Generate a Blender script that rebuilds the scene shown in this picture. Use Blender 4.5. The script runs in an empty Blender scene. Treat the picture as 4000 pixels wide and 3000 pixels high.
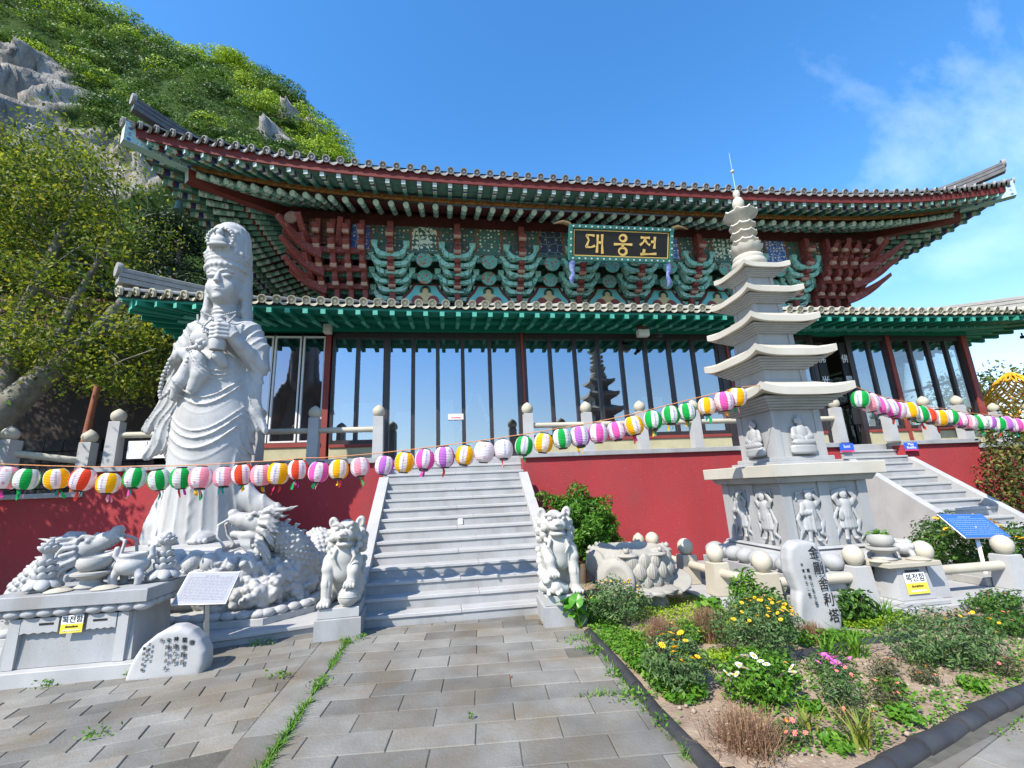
import bpy, math, random
import numpy as np
from mathutils import Vector, Matrix
random.seed(7); RNG=np.random.default_rng(7)
R=math.radians
scene=bpy.context.scene
COL=scene.collection
# ------------------------------------------------------------------ camera, sky, sun, exposure
CAM_POS=(-0.153,-6.564,1.706)
def cam_axes(yaw,pitch,roll):
    cy,sy,cp,sp=math.cos(yaw),math.sin(yaw),math.cos(pitch),math.sin(pitch)
    f=Vector((sy*cp,cy*cp,sp)); r=Vector((cy,-sy,0)); u=r.cross(f)
    cr,sr=math.cos(roll),math.sin(roll)
    return cr*r+sr*u, -sr*r+cr*u, f
_r,_u,_f=cam_axes(R(8.53),R(13.08),R(-2.51))
cd=bpy.data.cameras.new('camera'); cam=bpy.data.objects.new('camera',cd); COL.objects.link(cam)
cam.matrix_world=Matrix(((_r.x,_u.x,-_f.x,CAM_POS[0]),(_r.y,_u.y,-_f.y,CAM_POS[1]),(_r.z,_u.z,-_f.z,CAM_POS[2]),(0,0,0,1)))
cd.sensor_width=36; cd.lens=36*1751.9/4000; cd.clip_start=.05; cd.clip_end=3000
scene.camera=cam
SUN_DIR=Vector((.72,.66,-1.0)).normalized()          # direction the light travels
SUN_EL=math.asin(-SUN_DIR.z)
w=bpy.data.worlds.new('World'); scene.world=w; w.use_nodes=True
nt=w.node_tree; nd=nt.nodes; lk=nt.links; bgn=nd['Background']
sky=nd.new('ShaderNodeTexSky'); sky.sky_type='NISHITA'; sky.sun_disc=False
sky.sun_elevation=SUN_EL; sky.sun_rotation=math.atan2(-SUN_DIR.x,-SUN_DIR.y)
sky.air_density=1.0; sky.dust_density=.3; sky.ozone_density=2.0; sky.altitude=100
tc=nd.new('ShaderNodeTexCoord')
hsv=nd.new('ShaderNodeHueSaturation'); hsv.inputs['Saturation'].default_value=1.30; hsv.inputs['Value'].default_value=1.42; hsv.inputs['Hue'].default_value=.50
lk.new(sky.outputs[0],hsv.inputs['Color'])
# thin cirrus: stretched noise on the view direction, thicker in one quarter of the sky
mp=nd.new('ShaderNodeMapping'); mp.inputs['Rotation'].default_value=(R(20),R(-35),R(25)); mp.inputs['Scale'].default_value=(1.2,3.4,2.6)
n1=nd.new('ShaderNodeTexNoise'); n1.inputs['Scale'].default_value=1.1; n1.inputs['Detail'].default_value=9; n1.inputs['Roughness'].default_value=.58; n1.inputs['Distortion'].default_value=.35
lk.new(tc.outputs['Generated'],mp.inputs[0]); lk.new(mp.outputs[0],n1.inputs['Vector'])
n2=nd.new('ShaderNodeTexNoise'); n2.inputs['Scale'].default_value=1.3; n2.inputs['Detail'].default_value=2
lk.new(tc.outputs['Generated'],n2.inputs['Vector'])
def wmath(op,a,b=None,clamp=False):
    n=nd.new('ShaderNodeMath'); n.operation=op; n.use_clamp=clamp
    for i,x in enumerate((a,b)):
        if x is None: continue
        if isinstance(x,(int,float)): n.inputs[i].default_value=x
        else: lk.new(x,n.inputs[i])
    return n.outputs[0]
dot=nd.new('ShaderNodeVectorMath'); dot.operation='DOT_PRODUCT'; dot.inputs[1].default_value=Vector((.705,.48,.52)).normalized()
lk.new(tc.outputs['Generated'],dot.inputs[0])
bank=wmath('MULTIPLY',wmath('SUBTRACT',dot.outputs['Value'],.90,True),3.2,True)
c1=wmath('MULTIPLY',wmath('SUBTRACT',n1.outputs[0],wmath('SUBTRACT',.585,wmath('MULTIPLY',bank,.26))),2.7,True)
c2=wmath('MULTIPLY',c1,wmath('ADD',wmath('MULTIPLY',n2.outputs[0],.35),wmath('MULTIPLY',bank,1.3),True))
cm=wmath('MULTIPLY',c2,.72,True)
mx=nd.new('ShaderNodeMix'); mx.data_type='RGBA'
sepz=nd.new('ShaderNodeSeparateXYZ'); lk.new(tc.outputs['Generated'],sepz.inputs[0])
hz_=nd.new('ShaderNodeMapRange'); hz_.interpolation_type='SMOOTHSTEP'; hz_.inputs['From Min'].default_value=.0; hz_.inputs['From Max'].default_value=.42; lk.new(sepz.outputs['Z'],hz_.inputs['Value'])
soft=nd.new('ShaderNodeHueSaturation'); soft.inputs['Saturation'].default_value=.80; soft.inputs['Value'].default_value=.92; lk.new(sky.outputs[0],soft.inputs['Color'])
hm=nd.new('ShaderNodeMix'); hm.data_type='RGBA'; lk.new(hz_.outputs[0],hm.inputs['Factor']); lk.new(soft.outputs[0],hm.inputs['A']); lk.new(hsv.outputs[0],hm.inputs['B'])
lk.new(cm,mx.inputs['Factor']); lk.new(hm.outputs['Result'],mx.inputs['A']); mx.inputs['B'].default_value=(9.5,10.2,11.2,1)
lk.new(mx.outputs['Result'],bgn.inputs[0]); bgn.inputs[1].default_value=.14
sd=bpy.data.lights.new('sun','SUN'); sd.energy=4.7; sd.angle=R(.5); sd.color=(1,.93,.82)
so=bpy.data.objects.new('sun',sd); COL.objects.link(so)
so.rotation_euler=SUN_DIR.to_track_quat('-Z','Y').to_euler(); so.location=(-30,-30,50)
vs=scene.view_settings; vs.view_transform='Standard'; vs.look='None'; vs.exposure=.82; vs.gamma=1; vs.use_curve_mapping=False
scene.render.resolution_x=1024; scene.render.resolution_y=768
scene.cycles.max_bounces=6; scene.cycles.transparent_max_bounces=16
# ------------------------------------------------------------------ materials
MATS={}
def _mixc(nt,fac,a,b):
    m=nt.nodes.new('ShaderNodeMix'); m.data_type='RGBA'
    for key,x in (('Factor',fac),('A',a),('B',b)):
        if isinstance(x,(int,float)): m.inputs[key].default_value=x
        elif isinstance(x,(tuple,list)): m.inputs[key].default_value=(*x[:3],1)
        else: nt.links.new(x,m.inputs[key])
    return m.outputs['Result']
def _noise(nt,vec,scale,detail=4,rough=.55,dist=0):
    n=nt.nodes.new('ShaderNodeTexNoise'); n.inputs['Scale'].default_value=scale; n.inputs['Detail'].default_value=detail
    n.inputs['Roughness'].default_value=rough; n.inputs['Distortion'].default_value=dist; nt.links.new(vec,n.inputs['Vector']); return n.outputs[0]
def _ramp(nt,fac,a,b,ca=(0,0,0),cb=(1,1,1)):
    r=nt.nodes.new('ShaderNodeValToRGB'); e=r.color_ramp.elements; e[0].position=a; e[1].position=b
    e[0].color=(*ca,1); e[1].color=(*cb,1); nt.links.new(fac,r.inputs[0]); return r.outputs[0]
def newmat(name):
    m=bpy.data.materials.new(name); m.use_nodes=True; MATS[name]=m
    nt=m.node_tree; return m,nt,nt.nodes['Principled BSDF']
def M(name,c1,c2=None,scale=3,rough=.75,bump=0,bscale=30,speck=None,stain=None,spec=.35,metal=0,coord='Object',rnd=0,stretch=None,detail=5,lo=.35,hi=.68):
    if name in MATS: return MATS[name]
    m,nt,b=newmat(name)
    if coord=='World':
        g=nt.nodes.new('ShaderNodeNewGeometry'); vec=g.outputs['Position']
    else:
        t=nt.nodes.new('ShaderNodeTexCoord'); vec=t.outputs[coord]
    if stretch:
        mp=nt.nodes.new('ShaderNodeMapping'); mp.inputs['Scale'].default_value=stretch; nt.links.new(vec,mp.inputs[0]); v2=mp.outputs[0]
    else: v2=vec
    col=_mixc(nt,_ramp(nt,_noise(nt,v2,scale,detail),lo,hi),c1,c2 or tuple(x*.8 for x in c1))
    if speck:
        cs,ss,th=speck; col=_mixc(nt,_ramp(nt,_noise(nt,vec,ss,2,.6),th,th+.06),col,cs)
    if stain:
        cs,ss,lo2,hi2,am=stain
        f=nt.nodes.new('ShaderNodeMath'); f.operation='MULTIPLY'; f.inputs[1].default_value=am
        nt.links.new(_ramp(nt,_noise(nt,v2,ss,6,.62,.6),lo2,hi2),f.inputs[0]); col=_mixc(nt,f.outputs[0],col,cs)
    if rnd:
        o=nt.nodes.new('ShaderNodeObjectInfo'); h=nt.nodes.new('ShaderNodeHueSaturation')
        mr=nt.nodes.new('ShaderNodeMapRange'); mr.inputs['To Min'].default_value=1-rnd; mr.inputs['To Max'].default_value=1+rnd
        nt.links.new(o.outputs['Random'],mr.inputs['Value']); nt.links.new(mr.outputs[0],h.inputs['Value']); nt.links.new(col,h.inputs['Color']); col=h.outputs[0]
    nt.links.new(col,b.inputs['Base Color'])
    b.inputs['Roughness'].default_value=rough; b.inputs['Specular IOR Level'].default_value=spec; b.inputs['Metallic'].default_value=metal
    if bump:
        bp=nt.nodes.new('ShaderNodeBump'); bp.inputs['Strength'].default_value=bump; bp.inputs['Distance'].default_value=.02
        nt.links.new(_noise(nt,vec,bscale,6,.6),bp.inputs['Height']); nt.links.new(bp.outputs[0],b.inputs['Normal'])
    return m
def Leaf(name,c1,c2,c3=None,rough=.55,trans=.35):
    """leaf material: colour varies from leaf to leaf (random per island), some light passes through"""
    if name in MATS: return MATS[name]
    m,nt,b=newmat(name)
    g=nt.nodes.new('ShaderNodeNewGeometry'); r=nt.nodes.new('ShaderNodeValToRGB'); e=r.color_ramp.elements
    e[0].color=(*c1,1); e[1].color=(*(c3 or c2),1); e[0].position=.1; e[1].position=.95
    x=e.new(.55); x.color=(*c2,1)
    nt.links.new(g.outputs['Random Per Island'],r.inputs[0])
    nt.links.new(r.outputs[0],b.inputs['Base Color']); b.inputs['Roughness'].default_value=rough; b.inputs['Specular IOR Level'].default_value=.3
    tr=nt.nodes.new('ShaderNodeBsdfTranslucent'); nt.links.new(r.outputs[0],tr.inputs[0])
    ms=nt.nodes.new('ShaderNodeMixShader'); ms.inputs[0].default_value=trans
    nt.links.new(b.outputs[0],ms.inputs[1]); nt.links.new(tr.outputs[0],ms.inputs[2]); nt.links.new(ms.outputs[0],nt.nodes['Material Output'].inputs[0])
    return m
# stone
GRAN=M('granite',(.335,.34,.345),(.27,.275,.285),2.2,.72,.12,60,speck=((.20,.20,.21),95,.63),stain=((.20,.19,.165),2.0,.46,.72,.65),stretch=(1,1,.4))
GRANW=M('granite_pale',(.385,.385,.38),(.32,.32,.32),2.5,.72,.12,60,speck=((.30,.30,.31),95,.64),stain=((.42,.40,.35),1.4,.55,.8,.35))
MARB=M('white_stone',(.42,.42,.415),(.35,.355,.355),1.6,.62,.16,45,speck=((.25,.25,.26),70,.63),stain=((.24,.235,.22),2.6,.45,.72,.6),stretch=(1,1,.35))
MARBY=M('cream_stone',(.46,.42,.335),(.37,.335,.26),2.2,.66,.14,50,speck=((.42,.38,.31),70,.66),stain=((.45,.40,.31),2.4,.55,.8,.4))
PAGM=M('pagoda_stone',(.345,.35,.35),(.285,.29,.295),1.8,.66,.12,55,speck=((.36,.36,.37),90,.66),stain=((.23,.23,.22),2.4,.46,.74,.6),stretch=(1,1,.3))
PAGR=M('pagoda_roof_stone',(.48,.455,.395),(.40,.375,.315),1.5,.66,.12,55,stain=((.50,.43,.31),2.6,.56,.8,.45))
LIONM=M('lion_stone',(.44,.43,.40),(.35,.345,.32),3.2,.68,.16,55,speck=((.36,.35,.32),60,.66),stain=((.36,.34,.29),3.5,.55,.8,.42))
LOTM=M('lotus_stone',(.34,.32,.28),(.26,.245,.215),2.6,.72,.18,50,speck=((.28,.27,.25),70,.64),stain=((.29,.27,.23),2.2,.52,.78,.5))
DARKST=M('dark_stone',(.34,.335,.31),(.27,.265,.25),5,.75,.15,50)
GREYB=M('grey_bowl_stone',(.33,.325,.30),(.27,.265,.25),6,.7,.1,60)
REDW=M('red_render',(.335,.036,.042),(.275,.030,.035),.9,.88,.45,38,stain=((.20,.050,.048),1.6,.48,.72,.55),coord='World',stretch=(1,1,.35),speck=((.40,.09,.09),26,.68))
INK=M('black_ink',(.012,.012,.012),(.02,.02,.02),20,.6)
PAVE=M('paving_stone',(.215,.207,.185),(.13,.126,.114),1.7,.82,.3,40,stain=((.15,.12,.08),1.5,.44,.66,.75),rnd=.25,coord='World',speck=((.12,.12,.115),120,.66))
SOIL=M('soil',(.33,.25,.18),(.23,.165,.115),6,.95,.9,26,speck=((.40,.32,.24),34,.64),coord='World')
JOINT=M('joint_sand',(.11,.105,.085),(.075,.07,.058),8,.95,.4,50,coord='World')
# ------------------------------------------------------------------ mesh building
class MB:
    def __init__(s): s.v=[]; s.f=[]; s.m=[]
    def add(s,vs,fs,mi=0):
        o=len(s.v); s.v.extend([tuple(p) for p in vs]); s.f.extend([tuple(i+o for i in f) for f in fs]); s.m.extend([mi]*len(fs)); return s
    def box(s,x0,x1,y0,y1,z0,z1,mi=0,b=0):
        if b<=0:
            return s.add([(x0,y0,z0),(x1,y0,z0),(x1,y1,z0),(x0,y1,z0),(x0,y0,z1),(x1,y0,z1),(x1,y1,z1),(x0,y1,z1)],[(0,3,2,1),(4,5,6,7),(0,1,5,4),(1,2,6,5),(2,3,7,6),(3,0,4,7)],mi)
        return s.frus([(x0,y0),(x1,y0),(x1,y1),(x0,y1)],None,z0,z1,mi,b)
    def frus(s,p0,p1,z0,z1,mi=0,b=0):
        """prism/frustum between polygon p0 at z0 and p1 at z1 (same count, ccw), edges chamfered by b"""
        p1=p1 or p0; n=len(p0)
        def inset(p,d):
            c=np.mean(np.array(p),0); q=[]
            for i in range(n):
                a=Vector((*p[i-1],)); c0=Vector(p[i]); e=Vector(p[(i+1)%n])
                d1=(c0-a).normalized(); d2=(e-c0).normalized(); n1=Vector((-d1.y,d1.x)); n2=Vector((-d2.y,d2.x))
                k=n1+n2; k=k/max(.3,k.dot(n1)); q.append((c0.x+k.x*d,c0.y+k.y*d))
            return q
        if b<=0:
            rings=[[(x,y,z0) for x,y in p0],[(x,y,z1) for x,y in p1]]
        else:
            rings=[[(x,y,z0) for x,y in inset(p0,b)],[(x,y,z0+b) for x,y in p0],[(x,y,z1-b) for x,y in p1],[(x,y,z1) for x,y in inset(p1,b)]]
        vs=[p for r in rings for p in r]; fs=[tuple(reversed(range(n)))]
        for k in range(len(rings)-1):
            for i in range(n):
                j=(i+1)%n; fs.append((k*n+i,k*n+j,(k+1)*n+j,(k+1)*n+i))
        o=(len(rings)-1)*n; fs.append(tuple(range(o,o+n)))
        return s.add(vs,fs,mi)
    def prism(s,poly,axis,a,b,mi=0):
        """2d polygon extruded along axis 'x','y' or 'z' from a to b; polygon in the other two coordinates"""
        def P(u,v,t): return (t,u,v) if axis=='x' else (u,t,v) if axis=='y' else (u,v,t)
        n=len(poly); vs=[P(u,v,a) for u,v in poly]+[P(u,v,b) for u,v in poly]
        fs=[tuple(range(n)),tuple(reversed(range(n,2*n)))]+[(i,(i+1)%n+0,(i+1)%n+n,i+n)[::-1] for i in range(n)]
        return s.add(vs,fs,mi)
    def tube(s,pts,r,n=8,mi=0,caps=True,flat=None):
        pts=[Vector(p) for p in pts]; k=len(pts)
        rs=[r]*k if isinstance(r,(int,float)) else list(r)
        vs=[];up=None
        for i,p in enumerate(pts):
            d=(pts[min(i+1,k-1)]-pts[max(i-1,0)]).normalized()
            if up is None:
                up=Vector((0,0,1)) if abs(d.z)<.9 else Vector((0,1,0))
            a=d.cross(up)
            if a.length<1e-6: a=d.orthogonal()
            a.normalize(); c=a.cross(d).normalized(); up=c
            for j in range(n):
                t=2*math.pi*j/n; q=p+a*(math.cos(t)*rs[i])+c*(math.sin(t)*rs[i]*(flat or 1)); vs.append(q)
        fs=[]
        for i in range(k-1):
            for j in range(n): fs.append((i*n+j,i*n+(j+1)%n,(i+1)*n+(j+1)%n,(i+1)*n+j)[::-1])
        if caps: fs.append(tuple(range(n))); fs.append(tuple(reversed(range((k-1)*n,k*n))))
        return s.add(vs,fs,mi)
    def lathe(s,prof,n=20,c=(0,0,0),mi=0,fn=None):
        k=len(prof); vs=[]
        for i,(r,z) in enumerate(prof):
            for j in range(n):
                t=2*math.pi*j/n; rr,dz=(r,0) if fn is None else fn(r,z,t)
                vs.append((c[0]+rr*math.cos(t),c[1]+rr*math.sin(t),c[2]+z+dz))
        fs=[(i*n+j,i*n+(j+1)%n,(i+1)*n+(j+1)%n,(i+1)*n+j) for i in range(k-1) for j in range(n)]
        if prof[0][0]>1e-4: fs.append(tuple(reversed(range(n))))
        if prof[-1][0]>1e-4: fs.append(tuple(range((k-1)*n,k*n)))
        return s.add(vs,fs,mi)
    def ball(s,c,r,nu=14,nv=9,mi=0,rot=None):
        r=(r,r,r) if isinstance(r,(int,float)) else r
        vs=[(0,0,1)];fs=[]
        for i in range(1,nv):
            for j in range(nu):
                a=math.pi*i/nv; t=2*math.pi*j/nu; vs.append((math.sin(a)*math.cos(t),math.sin(a)*math.sin(t),math.cos(a)))
        vs.append((0,0,-1)); L=len(vs)-1
        for j in range(nu): fs.append((0,1+j,1+(j+1)%nu)); fs.append((L,1+(nv-2)*nu+(j+1)%nu,1+(nv-2)*nu+j))
        for i in range(nv-2):
            for j in range(nu): fs.append((1+i*nu+j,1+(i+1)*nu+j,1+(i+1)*nu+(j+1)%nu,1+i*nu+(j+1)%nu))
        out=[]
        for x,y,z in vs:
            p=Vector((x*r[0],y*r[1],z*r[2]))
            if rot is not None: p=rot@p
            out.append((p.x+c[0],p.y+c[1],p.z+c[2]))
        return s.add(out,fs,mi)
    def grid(s,fn,nu,nv,mi=0,wrap=False):
        vs=[fn(i/nu,j/nv) for i in range(nu+(0 if wrap else 1)) for j in range(nv+1)]
        fs=[]
        for i in range(nu):
            for j in range(nv):
                a=i*(nv+1)+j; b=((i+1)%nu if wrap else i+1)*(nv+1)+j; fs.append((a,b,b+1,a+1))
        return s.add(vs,fs,mi)
    def tf(s,mat,start=0):
        for i in range(start,len(s.v)): q=mat@Vector(s.v[i]); s.v[i]=(q.x,q.y,q.z)
        return s
    def mesh(s,name,mats,smooth=None):
        me=bpy.data.meshes.new(name); me.from_pydata(s.v,[],s.f); 
        for m in (mats if isinstance(mats,(list,tuple)) else [mats]): me.materials.append(m)
        if any(s.m): me.polygons.foreach_set('material_index',s.m)
        me.update()
        if smooth is not None:
            me.polygons.foreach_set('use_smooth',[True]*len(me.polygons))
            if smooth<180: me.set_sharp_from_angle(angle=R(smooth))
        return me
    def build(s,name,mats,parent=None,smooth=None,loc=None):
        return link(name,s.mesh(name,mats,smooth),parent,loc)
def link(name,me,parent=None,loc=None,rot=None,scale=None):
    o=bpy.data.objects.new(name,me); COL.objects.link(o)
    if loc is not None: o.location=loc
    if rot is not None: o.rotation_euler=rot
    if scale is not None: o.scale=scale if not isinstance(scale,(int,float)) else (scale,)*3
    if parent is not None: o.parent=parent
    return o
def tag(o,label,cat,group=None,kind=None):
    o['label']=label; o['category']=cat
    if group: o['group']=group
    if kind: o['kind']=kind
    return o
def thing(name,label,cat,loc=(0,0,0),rz=0,group=None):
    o=bpy.data.objects.new(name,None); COL.objects.link(o); o.location=loc; o.rotation_euler=(0,0,rz); o.empty_display_size=.1
    return tag(o,label,cat,group)
def structure(o): o['kind']='structure'; return o
def stuff(o): o['kind']='stuff'; return o
def npmesh(name,v,f,mats,smooth=False,mi=None):
    """fast mesh from numpy arrays; f is (n,3) or (n,4)"""
    me=bpy.data.meshes.new(name); v=np.asarray(v,np.float32); f=np.asarray(f,np.int32); k=f.shape[1]
    me.vertices.add(len(v)); me.vertices.foreach_set('co',v.ravel())
    me.loops.add(f.size); me.loops.foreach_set('vertex_index',f.ravel())
    me.polygons.add(len(f)); me.polygons.foreach_set('loop_start',np.arange(0,f.size,k,dtype=np.int32))
    me.polygons.foreach_set('loop_total',np.full(len(f),k,np.int32))
    if smooth: me.polygons.foreach_set('use_smooth',np.ones(len(f),bool))
    for m in (mats if isinstance(mats,(list,tuple)) else [mats]): me.materials.append(m)
    if mi is not None: me.polygons.foreach_set('material_index',np.asarray(mi,np.int32))
    me.update(calc_edges=True); return me
# ------------------------------------------------------------------ carved stone: distance fields turned into one continuous surface
class Carve:
    def __init__(s,lo,hi,h):
        s.lo=np.array(lo,np.float32); s.h=h; n=np.ceil((np.array(hi)-s.lo)/h).astype(int)+1; s.n=n
        s.f=np.full(n,9.0,np.float32); s.ax=[(s.lo[i]+h*np.arange(n[i])).astype(np.float32) for i in range(3)]
    def sl(s,lo,hi):
        i0=[max(0,int((lo[k]-s.lo[k])/s.h)-1) for k in range(3)]; i1=[min(s.n[k],int((hi[k]-s.lo[k])/s.h)+2) for k in range(3)]
        sl=tuple(slice(a,max(a,b)) for a,b in zip(i0,i1)); return sl,np.meshgrid(*[s.ax[k][sl[k]] for k in range(3)],indexing='ij',sparse=True)
    def put(s,sl,d,k=0.,cut=False):
        a=s.f[sl]
        if a.size==0: return
        if cut:
            d=-d
            if k>0: h=np.clip(.5-.5*(d-a)/k*-1*-1,0,1); h=np.clip(.5+.5*(d-a)/k,0,1); s.f[sl]=a*(1-h)+d*h+k*h*(1-h)
            else: s.f[sl]=np.maximum(a,d)
        else:
            if k>0: h=np.clip(.5+.5*(d-a)/k,0,1); s.f[sl]=d*(1-h)+a*h-k*h*(1-h)
            else: s.f[sl]=np.minimum(a,d)
    def ell(s,c,r,k=.03,cut=False,rot=None):
        r=np.array((r,r,r) if isinstance(r,(int,float)) else r,float); m=max(r)+2*k+2*s.h
        e=(r if rot is None else np.array([max(r)]*3))+2*k+2*s.h
        sl,(X,Y,Z)=s.sl(np.array(c)-e,np.array(c)+e); X=X-c[0];Y=Y-c[1];Z=Z-c[2]
        if rot is not None:
            q=np.array(Matrix.Rotation(rot[2],3,'Z')@Matrix.Rotation(rot[1],3,'Y')@Matrix.Rotation(rot[0],3,'X'))
            X,Y,Z=(q[0,i]*X+q[1,i]*Y+q[2,i]*Z for i in range(3))
        k0=np.sqrt((X/r[0])**2+(Y/r[1])**2+(Z/r[2])**2); k1=np.sqrt((X/r[0]**2)**2+(Y/r[1]**2)**2+(Z/r[2]**2)**2)
        s.put(sl,(k0*(k0-1)/np.maximum(k1,1e-6)).astype(np.float32),k,cut); return s
    def cap(s,a,b,ra,rb=None,k=.03,cut=False,flat=None):
        rb=ra if rb is None else rb; a=np.array(a,float); b=np.array(b,float); m=max(ra,rb)*(max(1,1/(flat or 1)))+2*k+2*s.h
        sl,(X,Y,Z)=s.sl(np.minimum(a,b)-m,np.maximum(a,b)+m); d=b-a; L=max(1e-9,d@d)
        t=np.clip(((X-a[0])*d[0]+(Y-a[1])*d[1]+(Z-a[2])*d[2])/L,0,1)
        q=np.sqrt((X-a[0]-t*d[0])**2+((Y-a[1]-t*d[1])/(flat or 1))**2+(Z-a[2]-t*d[2])**2)-(ra+t*(rb-ra))
        s.put(sl,q.astype(np.float32),k,cut); return s
    def path(s,pts,r,k=.03,cut=False,flat=None):
        rs=[r]*len(pts) if isinstance(r,(int,float)) else r
        for i in range(len(pts)-1): s.cap(pts[i],pts[i+1],rs[i],rs[i+1],k,cut,flat)
        return s
    def box(s,c,h,rd=.02,k=.02,cut=False):
        e=np.array(h)+2*k+2*s.h; sl,(X,Y,Z)=s.sl(np.array(c)-e,np.array(c)+e)
        q=[np.abs(V-c[i])-(h[i]-rd) for i,V in enumerate((X,Y,Z))]
        d=np.sqrt(sum(np.maximum(x,0)**2 for x in q))+np.minimum(np.maximum(np.maximum(q[0],q[1]),q[2]),0)-rd
        s.put(sl,d.astype(np.float32),k,cut); return s
    def fn(s,lo,hi,g,k=.03,cut=False):
        sl,(X,Y,Z)=s.sl(lo,hi); s.put(sl,np.broadcast_to(g(X,Y,Z),s.f[sl].shape).astype(np.float32),k,cut); return s
    def disp(s,lo,hi,g):
        sl,(X,Y,Z)=s.sl(lo,hi); s.f[sl]+=np.broadcast_to(g(X,Y,Z),s.f[sl].shape).astype(np.float32); return s
    def mesh(s,name,mat):
        f=s.f; f[0]=f[-1]=9; f[:,0]=f[:,-1]=9; f[:,:,0]=f[:,:,-1]=9
        ins=f<0; c=np.zeros(np.array(f.shape)-1,np.int8)
        cor=[(i,j,k) for i in (0,1) for j in (0,1) for k in (0,1)]
        sh=[slice(0,-1),slice(1,None)]
        for o in cor: c+=ins[sh[o[0]],sh[o[1]],sh[o[2]]]
        I=np.argwhere((c>0)&(c<8)); idx=np.full(c.shape,-1,np.int32); idx[tuple(I.T)]=np.arange(len(I))
        val={o:f[I[:,0]+o[0],I[:,1]+o[1],I[:,2]+o[2]] for o in cor}
        P=np.zeros((len(I),3),np.float32); N=np.zeros(len(I),np.float32)
        for o in cor:
            for ax in range(3):
                if o[ax]: continue
                q=list(o); q[ax]=1; a=val[o]; b=val[tuple(q)]; mk=(a<0)!=(b<0)
                t=np.where(mk,a/np.where(mk,a-b,1),0); pt=np.tile(np.array(o,np.float32),(len(I),1)); pt[:,ax]=t
                P+=pt*mk[:,None]; N+=mk
        V=s.lo+(I+P/N[:,None])*s.h
        F=[]
        for ax in range(3):
            u,v=[(1,2),(2,0),(0,1)][ax]
            a=ins; b=np.roll(ins,-1,ax); cr=(a!=b); ed=np.argwhere(cr)
            ed=ed[(ed[:,ax]<f.shape[ax]-1)&(ed[:,u]>0)&(ed[:,v]>0)&(ed[:,u]<f.shape[u]-1)&(ed[:,v]<f.shape[v]-1)]
            if not len(ed): continue
            def at(du,dv):
                e=ed.copy(); e[:,u]-=du; e[:,v]-=dv; return idx[tuple(e.T)]
            q=np.stack([at(1,1),at(0,1),at(0,0),at(1,0)],1); fl=~ins[tuple(ed.T)]
            q[fl]=q[fl][:,::-1]; F.append(q)
        return npmesh(name,V,np.concatenate(F),mat,True)
# ------------------------------------------------------------------ lettering
_txt=[0]
def text_mesh(body,size,depth=.004,name='lettering'):
    c=bpy.data.curves.new('t','FONT'); c.body=body; c.size=size; c.align_x='CENTER'; c.align_y='CENTER'; c.extrude=depth/2; c.resolution_u=2
    o=bpy.data.objects.new('t',c); COL.objects.link(o); bpy.context.view_layer.update()
    dg=bpy.context.evaluated_depsgraph_get(); me=bpy.data.meshes.new_from_object(o.evaluated_get(dg)); me.name=name
    bpy.data.objects.remove(o); return me
def text_on(name,body,size,mat,mtx,parent=None,squash=1.0):
    """flat letters in the local XY plane of mtx (x right, y up, z out of the surface)"""
    me=text_mesh(body,size,.004,name); me.transform(mtx@Matrix.Diagonal((squash,1,1,1))); me.materials.clear(); me.materials.append(mat)
    return link(name,me,parent)
def frame(o,x,y):
    """matrix with origin o, x axis x, y axis y"""
    x=Vector(x).normalized(); y=Vector(y); y=(y-x*y.dot(x)).normalized(); z=x.cross(y)
    return Matrix(((x.x,y.x,z.x,o[0]),(x.y,y.y,z.y,o[1]),(x.z,y.z,z.z,o[2]),(0,0,0,1)))
def strokes(mb,lines,wd,th=.004,mi=0):
    """brush strokes: list of polylines in a plane (x,y), thickened to wd, in local XY, extruded to th"""
    for ln in lines:
        n=len(ln); L=[];Rr=[]
        for i,p in enumerate(ln):
            a=Vector(ln[max(i-1,0)]);b=Vector(ln[min(i+1,n-1)]); d=(b-a).normalized(); nn=Vector((-d.y,d.x))
            ww=wd*(1.0 if n<2 else (.62+.55*abs(math.cos(2.2*i/(n-1)*1.4)))) ; L.append(Vector(p)+nn*ww/2); Rr.append(Vector(p)-nn*ww/2)
        poly=[(q.x,q.y) for q in Rr]+[(q.x,q.y) for q in reversed(L)]
        k=len(poly); vs=[(x,y,0) for x,y in poly]+[(x,y,th) for x,y in poly]
        fs=[(i,i+1,k-2-i,k-1-i) for i in range(n-1)]; top=[tuple(x+k for x in f) for f in fs]
        side=[(i,(i+1)%k,(i+1)%k+k,i+k) for i in range(k)]
        mb.add(vs,[f[::-1] for f in fs]+top+side,mi)
    return mb
WT={}
def wthing(name,label,cat,loc=(0,0,0),group=None):
    """a thing whose parts are given in world coordinates"""
    o=thing(name,label,cat,loc,0,group); WT[o.name]=Matrix.Translation(-Vector(loc)); return o
_link=link
def link(name,me,parent=None,loc=None,rot=None,scale=None):
    o=_link(name,me,parent,loc,rot,scale)
    if parent is not None and parent.name in WT: o.matrix_parent_inverse=WT[parent.name]
    return o
def bar(name,me,p,q,parent,sx=1,sz=1):
    """unit mesh (length 1 along local -Y from the origin) stretched from p to q"""
    p=Vector(p);q=Vector(q); d=p-q; L=d.length; y=d/L; x=Vector((0,0,1)); x=y.cross(x).normalized(); z=x.cross(y)
    o=link(name,me,parent); m=Matrix(((x.x*sx,y.x*L,z.x*sz,p.x),(x.y*sx,y.y*L,z.y*sz,p.y),(x.z*sx,y.z*L,z.z*sz,p.z),(0,0,0,1)))
    o.matrix_basis=m; return o
# ================================================================== THE SETTING
GREEN_GROUND=M('ground_earth',(.13,.125,.075),(.075,.10,.04),.35,.95,.3,3,coord='World')
mb=MB(); mb.grid(lambda u,v:((u-.5)*2400,(v-.5)*2400,-.03),8,8); structure(mb.build('ground',GREEN_GROUND))
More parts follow.
